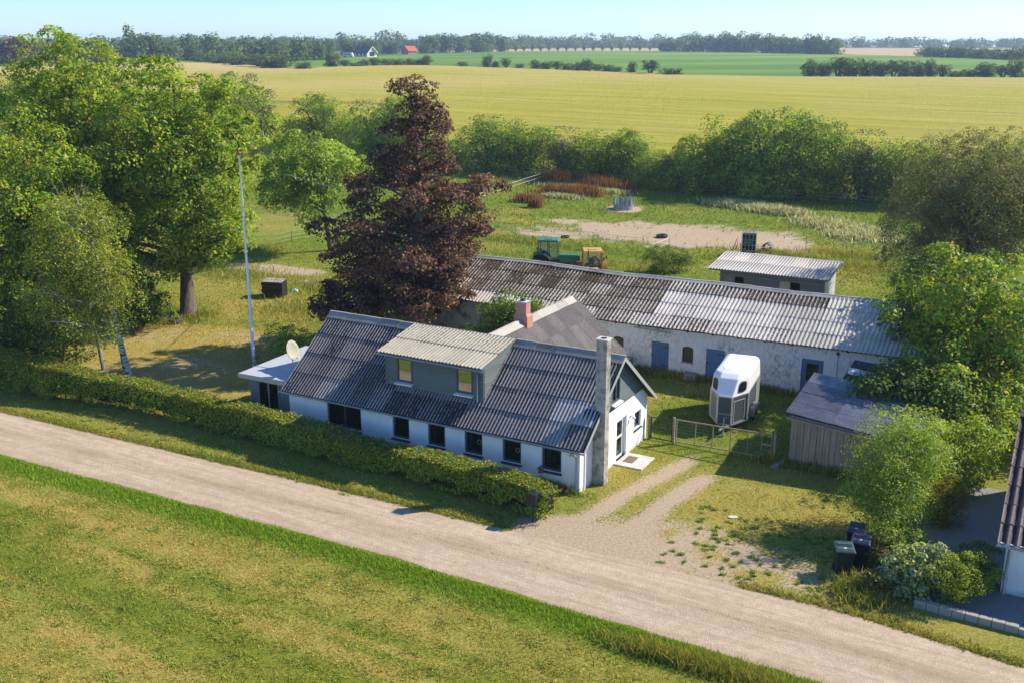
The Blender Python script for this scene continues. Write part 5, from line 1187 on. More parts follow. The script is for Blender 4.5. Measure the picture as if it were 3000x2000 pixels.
# yellow crate behind the house, concrete block by the barn wall, gutter piece, flat stone
x_, y_ = xy(-4.95, 15.9); cr_ = empty('storage_crate', (x_, y_, 0), -TH); tag(cr_, 'yellow slatted crate against the barn wall behind the gable', 'crate')
yl = boards('yellow_board', (.34, .24, .07), (.52, .38, .13), True)
for i in range(7): MB().box(.46 - .0, -.5 + i * .145, 0, .50, -.5 + i * .145 + .125, 1.02).build('slat', yl, cr_)
for i in range(7): MB().box(-.5 + i * .14, -.54, 0, -.5 + i * .14 + .12, -.50, 1.02).build('slat', yl, cr_)
MB().box(-.5, -.5, 0, .455, .5, .9).build('filling', plain('straw_fill', (.42, .40, .28), .9, var=.4, sc_=12), cr_); m3 = MB(); m3.box(-.54, -.58, 1.02, .54, -.44, 1.07); m3.box(.42, -.44, 1.02, .54, .54, 1.07); m3.box(-.54, .2, 1.02, .42, .54, 1.06); m3.build('rim', yl, cr_)
x_, y_ = xy(-1.2, 17.1); m3 = MB(); m3.hexa([(-.36, -.26, 0), (.36, -.26, 0), (.36, .24, 0), (-.36, .24, 0)], [(-.34, -.24, .40), (.35, -.22, .37), (.34, .24, .38), (-.36, .24, .41)]); o = m3.build('concrete_block', plain('rough_block', (.26, .25, .25), .95, var=.25), None, bevel=.03, loc=(x_, y_, 0), rot=(0, 0, -TH)); tag(o, 'grey concrete block on the ground below the barn window', 'block')
x_, y_ = xy(6.45, 7.0); m3 = MB(); m3.hexa([(-.28, -.16, .0), (.28, -.16, .12), (.28, .16, .12), (-.28, .16, 0)], [(-.28, -.16, .05), (.30, -.16, .30), (.30, .16, .30), (-.28, .16, .05)]); o = m3.build('metal_sheet', M['zinc'], None, loc=(x_, y_, 0), rot=(0, 0, .5)); tag(o, 'bent pale metal piece at the shed corner', 'scrap')
x_, y_ = xy(6.35, .95); m3 = MB(); pts = [(.20 * math.cos(i * .9) , .13 * math.sin(i * .9)) for i in range(7)]; m3.prism(pts, 2, -.02, .035); o = m3.build('flat_stone', M['paleconcrete'], None, loc=(x_, y_, 0)); tag(o, 'pale flat stone in the dry grass by the drive', 'stone')
# letterbox at the hedge end and bird house behind the hedge
lb_ = farm('letterbox', -.42, -3.42, 0, .1); tag(lb_, 'black letterbox on a post at the end of the hedge', 'letterbox')
m3 = MB(); m3.tube([(0, .05, 0), (0, .05, .95)], .03, 8); m3.build('post', M['darkmetal'], lb_); m3 = MB(); m3.box(-.20, -.16, .85, .20, .18, 1.28); m3.build('box', M['black'], lb_, bevel=.02); m3 = MB(); m3.box(-.15, -.172, 1.16, .15, -.161, 1.20); m3.build('slot', M['darkmetal'], lb_)
bh_ = farm('bird_house', -1.30, -1.05, 0, .3); bh_.scale = (.85, .85, .68); tag(bh_, 'small bird house with blue roof above the hedge end', 'bird house')
m3 = MB(); m3.tube([(0, 0, 0), (0, 0, 1.62)], .03, 6); m3.build('pole', M['oldwood'], bh_); m3 = MB(); m3.box(-.13, -.11, 1.62, .13, .11, 1.66); m3.box(-.10, -.08, 1.66, .10, .08, 1.84); m3.build('box', plain('brown_box', (.16, .09, .06), .8), bh_); m3 = MB(); m3.prism([(-.17, 1.82), (0, 1.98), (.17, 1.82), (.17, 1.86), (0, 2.02), (-.17, 1.86)], 1, -.15, .15); m3.build('roof', plain('blue_roof', (.06, .09, .13), .7), bh_)

# ------------------------------------------------------------------ paddock fences
def fence(name_label, pts, h, wires, tape=True, rp=.022, sag=.04, post_mat='darkmetal', grp='wire fences around the paddock', white=False):
    x0, y0 = xy(*pts[0]); t = empty('paddock_fence', (x0, y0, 0)); tag(t, name_label, 'fence', grp)
    P = []
    for (a, b) in pts:
        x, y = xy(a, b); P.append(Vector((x - x0, y - y0, float(terr(y)))))
    for p in P: m3 = MB(); m3.tube([p, p + Vector((0, 0, h))], rp, 6); m3.build('post', M[post_mat], t)
    for z_ in wires:
        for i in range(len(P) - 1):
            m3 = MB(); q_ = [P[i] * (1 - s) + P[i + 1] * s + Vector((0, 0, z_ * h - sag * 4 * s * (1 - s))) for s in (0, .25, .5, .75, 1)]; m3.tube(q_, .016 if tape else .007, 4, False); m3.build('wire', M['tape'], t)
    return t
M['tape'] = plain('fence_tape', (.66, .64, .58), .7)
fence('wire fence along the near edge of the paddock', [(-60, 40.5), (-52, 42.5), (-44, 44.5), (-37, 46.2), (-29.6, 47.7), (-21.8, 48.3), (-16.8, 48.1)], 1.15, (.95, .55))
fence('wire fence from the gate opening towards the tall grey trees', [(-8.6, 50.2), (-4.3, 55.8), (2.4, 56.4), (9, 55)], 1.15, (.95, .5))
fence('white taped fence rising towards the far hedge', [(-41.2, 58), (-42, 63.5), (-42.3, 68.4), (-42.5, 73.5), (-42.8, 78.5), (-43, 84)], 1.2, (.98, .62))
fence('short taped fence length beside the yellow tractor', [(-14.9, 45.2), (-14.6, 48.7)], 1.3, (.97, .6))
fence('thin wire fence behind the sun-dried lawn', [(-58, 20), (-52.5, 24.5), (-47.6, 28.8), (-46.3, 35.4), (-44, 44)], 1.15, (.95, .6, .3), False)
fence('dark wire fence in front of the far hedge', [(-150 + 12 * i, 82.2 - .15 * i) for i in range(14)], 1.25, (.95, .65, .35), False, .03)
x_, y_ = xy(2.5, 55.1); m3 = MB(); m3.tube([(0, 0, 0), (.03, 0, 1.2)], .10, 8); o = m3.build('wooden_post', M['post'], None, loc=(x_, y_, float(terr(y_)))); tag(o, 'thick dark wooden post in the grass beyond the shelter', 'post')
# overhead line slung to the copper beech
m3 = MB(); kp = [(-20.4, 88, 8.06), (-17.6, 84, 7.98), (-15.1, 80, 7.96), (-12.4, 74.5, 8.25), (-10.3, 70, 8.8), (-8.7, 66, 9.95)]
q_ = [Vector([float(np.interp(s, range(6), [p[k] for p in kp])) for k in range(3)]) for s in np.linspace(0, 5, 21)]; m3.tube(q_, .025, 5); o = m3.build('cable', M['tape']); tag(o, 'pale overhead cable running into the copper-leaved tree', 'cable')
# ------------------------------------------------------------------ foliage
def unit(v): return v / (np.linalg.norm(v, axis=-1, keepdims=True) + 1e-9)
def leaf_geo(P, Nn, size, rng, asp=.62, fold=.16):
    n_ = len(P); r = rng.normal(size=(n_, 3)); t = unit(np.cross(Nn, r)); s = np.cross(Nn, t)
    L = (size * rng.uniform(.65, 1.35, n_))[:, None]; f = Nn * L * fold
    V = np.stack([P - t * L * .5, P + s * L * asp * .5 + f, P + t * L * .5, P - s * L * asp * .5 + f], 1)
    return V.reshape(-1, 3), np.arange(n_ * 4).reshape(n_, 4)
def pick(pal, n_, rng, cl=None, k=.18):
    c = np.array([p[0] for p in pal], float); w = np.array([p[1] for p in pal], float); w /= w.sum()
    col = c[rng.choice(len(pal), n_, p=w)] * rng.uniform(1 - k, 1 + k, (n_, 1))
    if cl is not None: col = col * cl[:, None]
    return np.concatenate([np.clip(col, 0, 1), np.ones((n_, 1))], 1)
def sample_lobes(lobes, n_, rng, shell=.62, rough=.16, up=0.0):
    lobes = np.array(lobes, float); area = (lobes[:, 3] * lobes[:, 4] + lobes[:, 3] * lobes[:, 5] + lobes[:, 4] * lobes[:, 5])
    k = rng.choice(len(lobes), n_, p=area / area.sum()); d = unit(rng.normal(size=(n_, 3)) + np.array([0, 0, up]))
    r = shell + (1 - shell) * np.sqrt(rng.random(n_)); r = r * (1 + rough * rng.normal(size=n_))
    return lobes[k, :3] + d * lobes[k, 3:] * r[:, None], d
def auto_lobes(rng, c, r, n_, size=(.38, .55), inner=.62):
    """n_ lobes spread over an ellipsoid: uneven outline, gaps between"""
    g = np.pi * (3 - 5 ** .5); i = np.arange(n_) + .5; z = 1 - 2 * i / n_; rad = np.sqrt(1 - z * z); ph = g * i + rng.uniform(0, 6.28)
    d = np.stack([rad * np.cos(ph), rad * np.sin(ph), z], 1) + rng.normal(size=(n_, 3)) * .16
    c = np.array(c); r = np.array(r); s = rng.uniform(*size, n_)[:, None]
    pos = c + d * r * inner * rng.uniform(.8, 1.12, (n_, 1))
    L = np.concatenate([pos, r[None] * s], 1)
    return np.concatenate([L, [[*c, *(r * .55)]]])
def crown_mesh(name, lobes, ncl, per, crad, lsize, pal, rng, shell=.78, flat=.72, rough=.10, droop=0.0, asp=.62, upn=.3, zmin=None):
    """leaves lie on the outer side of many small domes (boughs), which leaves dark gaps between the boughs"""
    C_, D_ = sample_lobes(lobes, ncl, rng, shell, rough)
    n_ = ncl * per; cs = rng.uniform(.55, 1.35, ncl) * crad; D2 = np.repeat(D_, per, 0)
    d = unit(D2 * .55 + np.array([0, 0, .5]) + rng.normal(size=(n_, 3)) * .72)
    off = d * (np.repeat(cs, per) * (.55 + .5 * rng.random(n_) ** .6))[:, None] * np.array([1, 1, flat])
    if droop: off[:, 2] -= droop * (off[:, 0] ** 2 + off[:, 1] ** 2) / crad
    P = np.repeat(C_, per, 0) + off
    Nn = unit(d * .75 + np.array([0, 0, upn]) + rng.normal(size=(n_, 3)) * .42)
    V, F = leaf_geo(P, Nn, lsize, rng, asp)
    col = pick(pal, n_, rng, np.repeat(rng.uniform(.75, 1.25, ncl), per))
    return fast_mesh(name, V, F, {'col': np.repeat(col, 4, 0)})
def limbs(parent, base, top, r0, lobes, rng, mat, bend=.3, name='trunk', twigs=2, visible=None):
    """trunk, a limb to every lobe and a few twigs"""
    mb = MB(); base = Vector(base); top = Vector(top); n_ = 7; path = []; rad = []
    b1, b2 = rng.uniform(-bend, bend), rng.uniform(-bend, bend)
    for i in range(n_):
        s = i / (n_ - 1); path.append(base.lerp(top, s) + Vector((b1 * math.sin(s * 3.1), b2 * math.sin(s * 2.6), 0))); rad.append(r0 * (1.25 if i == 0 else 1) * (1 - .82 * s))
    mb.tube(path, rad, 9)
    for L in lobes:
        c = Vector(L[:3]); rz = float(L[5])
        k = 0
        hz = c.z - .35 * (Vector((c.x, c.y, 0)) - Vector((base.x, base.y, 0))).length
        s = min(.92, max(.22, (hz - base.z) / max(.1, top.z - base.z))); p = base.lerp(top, s) + Vector((b1 * math.sin(s * 3.1), b2 * math.sin(s * 2.6), 0)); ra = r0 * (1 - .82 * s) * .55
        m = p.lerp(c, .5) + Vector((rng.uniform(-.3, .3), rng.uniform(-.3, .3), .15))
        mb.tube([p, m, c], [ra, ra * .7, ra * .35], 6, False)
        for t in range(twigs):
            d = Vector(rng.normal(size=3)).normalized(); d.z = abs(d.z) * .6; q = c + Vector((d.x * L[3], d.y * L[4], d.z * L[5])) * .8
            mb.tube([c, c.lerp(q, .5) + Vector((0, 0, .1)), q], [ra * .33, ra * .2, ra * .07], 4, False)
    return mb.build(name, mat, parent, True)
TREES = {}
def tree(name, label, cat, x, y, lobes, r0, top, pal, seed, ncl, per, crad, lsize, mat='leaf', bmat='bark', group=None, base=None, **kw):
    z = float(terr(y)); t = empty(name, (x, y, z)); tag(t, label, cat, group); rng_ = np.random.default_rng(seed)
    lobes = [[l[0] - x, l[1] - y, *l[2:]] for l in lobes]
    limbs(t, base or (0, 0, -.1), (top[0] - x, top[1] - y, top[2]), r0, lobes, rng_, M[bmat])
    mobj('crown', crown_mesh('crown', lobes, int(ncl / 3.0), int(per * 3.2), crad * 1.25, lsize, pal, rng_, **kw), M[mat], t)
    return t
G_MAPLE = [((0.1852, 0.303, 0.0219), 3), ((0.2685, 0.3738, 0.0267), 3), ((0.1019, 0.1919, 0.017), 2), ((0.3889, 0.4142, 0.0426), 1.4), ((0.463, 0.3434, 0.0547), 0.4)]
G_BIRCH = [((0.1984, 0.2587, 0.0338), 3), ((0.2876, 0.3209, 0.0473), 2), ((0.119, 0.1759, 0.027), 1.5), ((0.4761, 0.414, 0.0675), 0.7)]
G_BEECH = [((0.12, 0.0588, 0.0514), 3), ((0.1837, 0.091, 0.0724), 2.2), ((0.0636, 0.0381, 0.0396), 1.8), ((0.2965, 0.1617, 0.1166), 1), ((0.1837, 0.1395, 0.0467), 0.8), ((0.1553, 0.191, 0.0467), 0.5)]
G_WILLOW = [((0.1694, 0.1914, 0.0726), 3), ((0.1152, 0.1417, 0.0492), 2), ((0.2712, 0.2835, 0.1405), 1.3), ((0.2169, 0.1701, 0.0586), 0.6)]
G_DARK = [((0.0863, 0.1615, 0.024), 3), ((0.1401, 0.2242, 0.03), 2), ((0.0539, 0.1076, 0.018), 2), ((0.2587, 0.314, 0.045), 0.6)]
G_FRESH = [((0.2192, 0.3392, 0.0391), 3), ((0.2983, 0.4035, 0.0522), 2), ((0.1316, 0.2201, 0.0261), 1.5), ((0.4036, 0.4585, 0.0914), 0.8)]
G_HEDGE = [((0.1644, 0.2718, 0.0235), 3), ((0.2522, 0.3498, 0.0313), 2.2), ((0.0987, 0.171, 0.0169), 2), ((0.4385, 0.4402, 0.0522), 0.9), ((0.4822, 0.2849, 0.0653), 0.55)]
G_FIELD = [((0.1732, 0.273, 0.0209), 3), ((0.2598, 0.376, 0.0261), 2), ((0.1156, 0.1839, 0.0157), 2), ((0.4332, 0.4597, 0.0392), 0.8)]

def merged(rng, specs):
    out = []
    for (c, r, n_) in specs: out += auto_lobes(rng, c, r, n_).tolist()
    return out
rr = np.random.default_rng(101)
# the big maples at the left
tree('maple_tree', 'tall maple with its bare trunk standing on the lawn', 'tree', -22.5, 69.0, merged(rr, [((-21.9, 69, 11.2), (5.4, 5.0, 5.9), 15), ((-20.0, 67.6, 6.1), (3.3, 3.0, 2.2), 7), ((-24.6, 68.5, 5.5), (3.2, 3, 2.8), 6)]), .50, (-22.2, 69, 15.5), G_MAPLE, 1, 1750, 30, .80, .23, 'leaf', 'bark', 'maples on the left lawn')
tree('maple_tree', 'largest and tallest maple, at the back of the left group', 'tree', -31.2, 74.0, merged(rr, [((-31.0, 74, 11.0), (6.4, 5.8, 6.4), 18), ((-27.4, 72, 9.0), (4, 4, 4.5), 7)]), .55, (-31, 74, 16), G_MAPLE, 2, 2000, 30, .85, .24, 'leaf', 'bark', 'maples on the left lawn')
tree('maple_tree', 'maple leaning into the picture at the left edge', 'tree', -29.6, 62.5, merged(rr, [((-29.4, 62.5, 7.6), (4.8, 4.2, 5.2), 14), ((-27.0, 61, 4.2), (3, 2.6, 2.8), 6)]), .4, (-29.4, 62.5, 12), G_MAPLE, 3, 1500, 28, .75, .22, 'leaf', 'bark', 'maples on the left lawn')
tree('elder_bush', 'dark bush at the hedge under the left maples', 'bush', -26.6, 57.8, merged(rr, [((-26.8, 57.8, 2.3), (3.4, 2.4, 2.4), 9), ((-30.2, 58.5, 2.2), (3, 2.2, 2.3), 6)]), .12, (-26.6, 57.8, 3), G_DARK, 4, 900, 20, .6, .17, 'leaf_dull')
tree('elder_bush', 'dark underbush at the foot of the big maple trunk', 'bush', -26.2, 66.2, merged(rr, [((-26.4, 66.2, 2.2), (2.8, 2.4, 2.3), 8), ((-24.2, 66.6, 1.4), (1.5, 1.4, 1.3), 4)]), .1, (-26.2, 66.2, 3), G_DARK, 14, 600, 20, .6, .17, 'leaf_dull')
tree('birch_tree', 'birch with white trunk beside the hedge', 'tree', -21.6, 55.0, merged(rr, [((-23.4, 55.1, 7.6), (2.5, 2.4, 3.1), 10), ((-24.3, 55, 4.2), (2.4, 2.2, 2.5), 8), ((-22.3, 55.2, 4.9), (1.9, 1.9, 2.5), 6)]), .20, (-23.6, 55.1, 10.6), G_BIRCH, 5, 1350, 24, .55, .12, 'leaf', 'birch', droop=.9)
tw = MB(); q = random.Random(4)
for i in range(9):
    p0 = Vector((-24.6, 57.2, 8.0)); p1 = p0 + Vector((q.uniform(-1.3, 1.0), q.uniform(-.8, .8), q.uniform(1.8, 3.6))); tw.tube([p0, p0.lerp(p1, .5) + Vector((q.uniform(-.2, .2), 0, 0)), p1], [.04, .022, .008], 5, False)
tw.tube([(-23.9, 57.2, -.05), (-24.6, 57.2, 8.0)], [.12, .05], 7); o = tw.build('dead_birch', M['bark_grey'], None, True); tag(o, 'bare dead treetop sticking out above the birch', 'tree')
# small round tree and copper beech
tree('cherry_tree', 'small round-crowned tree left of the copper-leaved tree', 'tree', -16.1, 90.0, merged(rr, [((-17.6, 90, 6.6), (4.5, 4.2, 3.3), 14)]), .26, (-17.2, 90, 8.2), G_FRESH, 6, 1150, 20, .7, .24)
bl = []
for i in range(104):
    z = 2.4 + 13.4 * (i / 104) ** 1.2; an = 2.399963 * i + rr.uniform(-.5, .5)
    r = float(np.interp(z, [2.4, 4.5, 6.5, 9.0, 10.5, 12.5, 14.0, 16], [3.4, 4.5, 4.7, 4.5, 3.5, 2.4, 1.2, .5])) * (1 + .20 * math.sin(2 * an + z * .9) + .14 * math.sin(3 * an + 2.1 * z))
    if rr.random() < .2 and z < 13: continue
    d = r * rr.uniform(.35, .95); s = float(np.interp(z, [2, 9, 13, 16], [1.30, 1.10, .68, .38])) * rr.uniform(.55, 1.3); cx_ = float(np.interp(z, [2.4, 6, 9, 12, 16], [-7.3, -6.7, -5.6, -5.4, -5.6]))
    bl.append([cx_ + d * math.cos(an), 61.3 + d * math.sin(an), z + rr.uniform(-.5, .5), s, s, s * .55])
tree('copper_beech', 'tall copper beech with dark purple leaves behind the house', 'tree', -5.8, 61.2, bl, .40, (-5.6, 61.3, 15.6), G_BEECH, 7, 2700, 24, .60, .20, 'leaf_dull', 'bark_grey', flat=.5, shell=.6)
# right-hand side
tree('willow_tree', 'broad grey-green willow at the right edge', 'tree', 32.0, 70.0, merged(rr, [((32.2, 70, 7.6), (5.8, 5.3, 4.6), 20), ((28.6, 67, 4.8), (3.4, 3.2, 3.6), 8), ((36.5, 72, 8.5), (4, 4, 4), 7)]), .5, (32, 70, 11), G_WILLOW, 8, 3900, 30, .72, .17, 'leaf', 'bark_grey', droop=.35, asp=.34)
tree('sycamore_tree', 'dark leafy tree over the right end of the barn', 'tree', 24.4, 54.2, merged(rr, [((24.2, 54.2, 4.9), (2.8, 2.8, 2.5), 11), ((21.4, 51.6, 3.9), (1.6, 1.6, 1.5), 6)]), .3, (24.4, 54.2, 6.4), G_DARK, 9, 1100, 22, .7, .21, 'leaf_dull')
tree('maple_tree', 'bright-leaved maple standing between shed and neighbouring house', 'tree', 22.9, 49.4, merged(rr, [((22.9, 49.4, 4.6), (3.6, 3.4, 3.4), 13), ((19.6, 45.8, 2.9), (1.9, 1.7, 1.2), 5), ((21.2, 44.9, 1.9), (2.3, 1.8, 1.7), 6)]), .3, (22.9, 49.4, 7), G_MAPLE, 10, 1500, 28, .62, .19)
tree('elder_bush', 'dark green bush spreading over the shed roof', 'bush', 18.9, 45.2, merged(rr, [((18.9, 45.2, 2.6), (2.3, 2.0, 1.5), 8)]), .12, (18.9, 45.2, 3.4), G_DARK, 11, 520, 20, .55, .17, 'leaf_dull')
tree('hazel_shrub', 'pale green bushy hedge beyond the maple at the right edge', 'shrub', 23.3, 44.8, merged(rr, [((23.0, 43.9, 1.6), (2.2, 1.9, 1.6), 7), ((25.2, 46.6, 2.0), (2.4, 2.2, 2.0), 7), ((27.5, 50.5, 2.3), (2.6, 2.6, 2.3), 7)]), .1, (23.3, 44.8, 3), G_FRESH, 12, 1000, 20, .6, .16)
tree('beech_hedge', 'leafy green shrub beside the neighbouring house wall', 'shrub', 18.6, 40.4, merged(rr, [((18.5, 40.6, 1.5), (1.9, 1.9, 1.55), 8), ((20.3, 42.2, 1.5), (1.8, 1.6, 1.5), 6)]), .08, (18.6, 40.4, 2.4), G_MAPLE, 13, 700, 20, .5, .14)
tree('feathery_shrub', 'tall feathery light-green shrub beside the bins', 'shrub', 14.9, 36.3, merged(rr, [((15.3, 36.9, 3.0), (1.7, 1.6, 1.6), 9), ((14.3, 35.9, 1.9), (1.6, 1.4, 1.6), 8), ((14.2, 34.6, 1.0), (1.2, 1.0, 1.0), 5), ((13.7, 33.5, .8), (.9, .8, .8), 4)]), .09, (15.1, 36.6, 4), G_FRESH, 15, 1700, 22, .42, .085, 'leaf', asp=.5, rough=.22)
tree('golden_shrub', 'small yellow-leaved shrub behind the feathery one', 'shrub', 16.9, 37.2, merged(rr, [((16.9, 37.2, 1.0), (.9, .85, .9), 6)]), .04, (16.9, 37.2, 1.6), [((.26, .22, .02), 3), ((.20, .20, .03), 2), ((.12, .13, .02), 1)], 16, 260, 18, .3, .09)
tree('hydrangea_bush', 'bush with large pale leaves at the corner of the gravel garden', 'bush', 13.85, 31.6, merged(rr, [((13.85, 31.6, .75), (.95, .85, .8), 8)]), .04, (13.85, 31.6, 1.2), [((.32, .40, .17), 3), ((.20, .29, .09), 2), ((.45, .50, .30), 1.4), ((.10, .16, .045), 1)], 17, 230, 16, .30, .15)
tree('box_bush', 'clipped rounded bright-green bush on the gravel', 'bush', 15.05, 31.0, merged(rr, [((15.05, 31.0, .78), (.98, .78, .82), 7)]), .04, (15.05, 31.0, 1.1), [((.24, .33, .028), 3), ((.33, .39, .03), 2), ((.12, .18, .02), 1.5)], 18, 520, 22, .22, .06, rough=.07)
tree('box_bush', 'darker rounded bush next to the neighbouring house corner', 'bush', 16.15, 32.2, merged(rr, [((16.15, 32.2, .72), (.78, .68, .76), 6)]), .04, (16.15, 32.2, 1.1), G_DARK + [((.10, .16, .02), 2)], 19, 360, 22, .22, .06, rough=.07)
tree('weed_clump', 'yellowing tall weeds in front of the bins', 'weeds', 12.75, 31.7, merged(rr, [((12.75, 31.7, .38), (.75, .55, .4), 5), ((13.3, 33.2, .5), (.7, .6, .5), 4)]), .02, (12.75, 31.7, .7), [((.20, .19, .05), 2), ((.11, .14, .03), 2), ((.30, .22, .07), 1)], 20, 190, 14, .25, .10)
tree('vine_bush', 'fresh green bush between the house wing and the barn', 'bush', -.4, 56.4, merged(rr, [((-.2, 56.3, 3.1), (1.6, 1.5, 1.6), 8), ((-2.0, 56.0, 2.1), (1.2, 1.2, 1.2), 5), ((.9, 56.5, 3.4), (1.0, 1.0, 1.0), 4)]), .08, (-.3, 56.4, 4.2), [((.13, .22, .025), 3), ((.19, .27, .04), 2), ((.07, .12, .02), 1.5)], 21, 520, 18, .42, .14)
tree('elder_bush', 'leafy weeds growing behind the left end of the house', 'bush', -12.6, 58.0, merged(rr, [((-12.6, 58, 1.0), (2.4, 1.6, 1.0), 6), ((-9.4, 59.5, 1.0), (2, 1.5, 1.1), 5)]), .05, (-12.6, 58, 1.5), G_FRESH, 22, 420, 18, .45, .13)
x_, y_ = xy(-12.4, 41.3); tree('broom_bush', 'green and yellow bush growing by the rubble heap', 'bush', x_, y_, merged(rr, [((x_, y_, 1.0), (1.9, 1.3, 1.1), 7), ((x_ + 1.7, y_ + .2, .8), (1.3, 1, .8), 4)]), .04, (x_, y_, 1.6), [((.13, .19, .02), 3), ((.22, .25, .03), 1.5), ((.08, .13, .02), 1.5)], 23, 420, 18, .4, .11)

# ------------------------------------------------------------------ the long garden hedge
hg = farm('garden_hedge', -22, -2.2); tag(hg, 'long clipped garden hedge between lawn and gravel road', 'hedge')
hr = np.random.default_rng(33); nh = 100000
ha = hr.uniform(-52, .05, nh); face = hr.choice(4, nh, p=[.34, .42, .16, .08])
hw = .54 + .10 * (fbm(ha * .5, ha * 0, 51) - .5) * 2 + .14 * sstep(-20, -34, ha)
hh = np.interp(ha, [-52, -34, -29.5, -26.5, -20, -16.5, -14.5, -12.5, -10.5, -8, -4, 0], [2.2, 2.0, 1.85, 1.50, 1.42, 1.48, 1.52, 1.36, 1.14, 1.18, 1.24, 1.36]) + .26 * (fbm(ha * .9, ha * 0 + 2, 52) - .5) + .2 * (fbm(ha * 3.2, ha * 0 + 5, 53) - .5)
hh = hh * (1 - .18 * np.exp(-((ha + .05) / .35) ** 2))
u = hr.uniform(-1, 1, nh); zz = hr.uniform(0.03, 1, nh) ** .8
bo = np.where(face == 0, u * hw, np.where(face == 1, -hw, np.where(face == 2, hw, u * hw))); zo = np.where(face == 0, hh, zz * hh)
depth = np.abs(hr.normal(size=nh)) * np.where(face == 3, .5, .11)
dirv = np.stack([np.zeros(nh), np.where(face == 1, -1., np.where(face == 2, 1., 0)), np.where(face == 0, 1., .15)], 1)
ctr = np.interp(ha, [-52, -31, -24.6, -17, -8, -2, 0], [-2.9, -2.55, -1.6, -1.80, -1.95, -2.3, -2.7])
lump = .13 * (fbm(ha * 1.1, zo * 1.4 + bo, 55) - .5) + .12 * (fbm(ha * 3.4, zo * 3.4 + bo * 2, 56) - .5)
rnd = np.where(face == 1, .16 * sstep(.75, 1, zz), 0)
Pl = np.stack([ha + 22, ctr + bo + 2.2, zo], 1) + dirv * (lump - depth + .05)[:, None] + hr.normal(size=(nh, 3)) * .035; Pl[:, 1] += rnd
endk = ha > -.25; Pl[endk, 0] += hr.normal(size=endk.sum()) * .12
gap = fbm(ha * .8, zo * 1.8, 57); keep = ~((zo < .55) & (gap > .58) & (ha < 1)) & ~((np.abs(ha + 3.5) < 2.6) & (zo < .62) & (gap > .47))
thin = (np.abs(ha + 24) < 2.2) & (hr.random(nh) < .35); keep &= ~thin
Nl = unit(dirv + np.array([0, 0, .35]) + hr.normal(size=(nh, 3)) * .6)
V, F = leaf_geo(Pl[keep], Nl[keep], .105, hr); hc = pick(G_HEDGE, keep.sum(), hr, .75 + .5 * fbm(ha[keep] * 1.4, zo[keep] * 2, 58))
fresh = (np.exp(-((ha[keep] + 13.6) / 2.0) ** 2) * hr.random(keep.sum()) > .35); hc[fresh, :3] = pick(G_FRESH, fresh.sum(), hr)[:, :3]
topdry = (zo[keep] > hh[keep] - .25) & (hr.random(keep.sum()) < .30); hc[topdry, :3] = pick([((.25, .20, .05), 2), ((.20, .20, .05), 2), ((.22, .10, .05), .7)], topdry.sum(), hr)[:, :3]
mobj('foliage', fast_mesh('foliage', V, F, {'col': np.repeat(hc, 4, 0)}), M['leaf_dull'], hg)
st_ = MB(); q = random.Random(6)
for i in range(170):
    a_ = -52 + i * .305 + q.uniform(-.1, .1); h_ = float(np.interp(a_, [-52, -34, -26, -10, 0], [1.9, 1.8, 1.3, 1.0, 1.25])); p0 = Vector((a_ + 22, q.uniform(-.2, .2) + 2.2 + float(np.interp(a_, [-52, -31, -24.6, -17, -8, -2, 0], [-2.9, -2.55, -1.6, -1.80, -1.95, -2.3, -2.7])), -.05))
    for k in range(2): st_.tube([p0, p0 + Vector((q.uniform(-.3, .3), q.uniform(-.4, .4), h_ * q.uniform(.6, .95)))], [.022, .009], 4, False)
st_.build('stems', M['bark'], hg, True)
core = MB(); q = random.Random(16)  # near-black boxes added inside to block light and paint the inner shade
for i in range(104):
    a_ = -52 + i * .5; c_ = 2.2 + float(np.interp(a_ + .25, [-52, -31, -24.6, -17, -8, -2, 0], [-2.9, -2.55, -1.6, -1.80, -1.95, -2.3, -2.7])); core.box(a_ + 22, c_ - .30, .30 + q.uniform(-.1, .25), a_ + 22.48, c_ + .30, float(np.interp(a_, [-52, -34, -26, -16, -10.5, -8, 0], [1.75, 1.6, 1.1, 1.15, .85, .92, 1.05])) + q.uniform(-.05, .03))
M['twigs'] = plain('dark_hedge_core', (.020, .022, .010), .95, .05, var=.5, sc_=14); core.build('dark_core', M['twigs'], hg)

# ------------------------------------------------------------------ field hedge beyond the paddock: four kinds of shrub, each copy a shrub of its own
def proto(seed, lob, ncl, per, crad, ls, pal, trunk=.03, **kw):
    q = np.random.default_rng(seed); L = merged(q, lob); t = bpy.data.objects.new('proto', None)
    me = crown_mesh('crown', L, ncl, per, crad, ls, pal, q, **kw); me.materials.append(M['leaf_dull'])
    m3 = MB(); 
    for l in L[:8]: m3.tube([(l[0] * .15, l[1] * .15, -.02), (l[0] * .6, l[1] * .6, l[2] * .5), (l[0], l[1], l[2])], [trunk, trunk * .7, trunk * .3], 5, False)
    tm = bpy.data.meshes.new('trunk'); tm.from_pydata(m3.v, [], m3.f); tm.materials.append(M['bark'])
    return me, tm
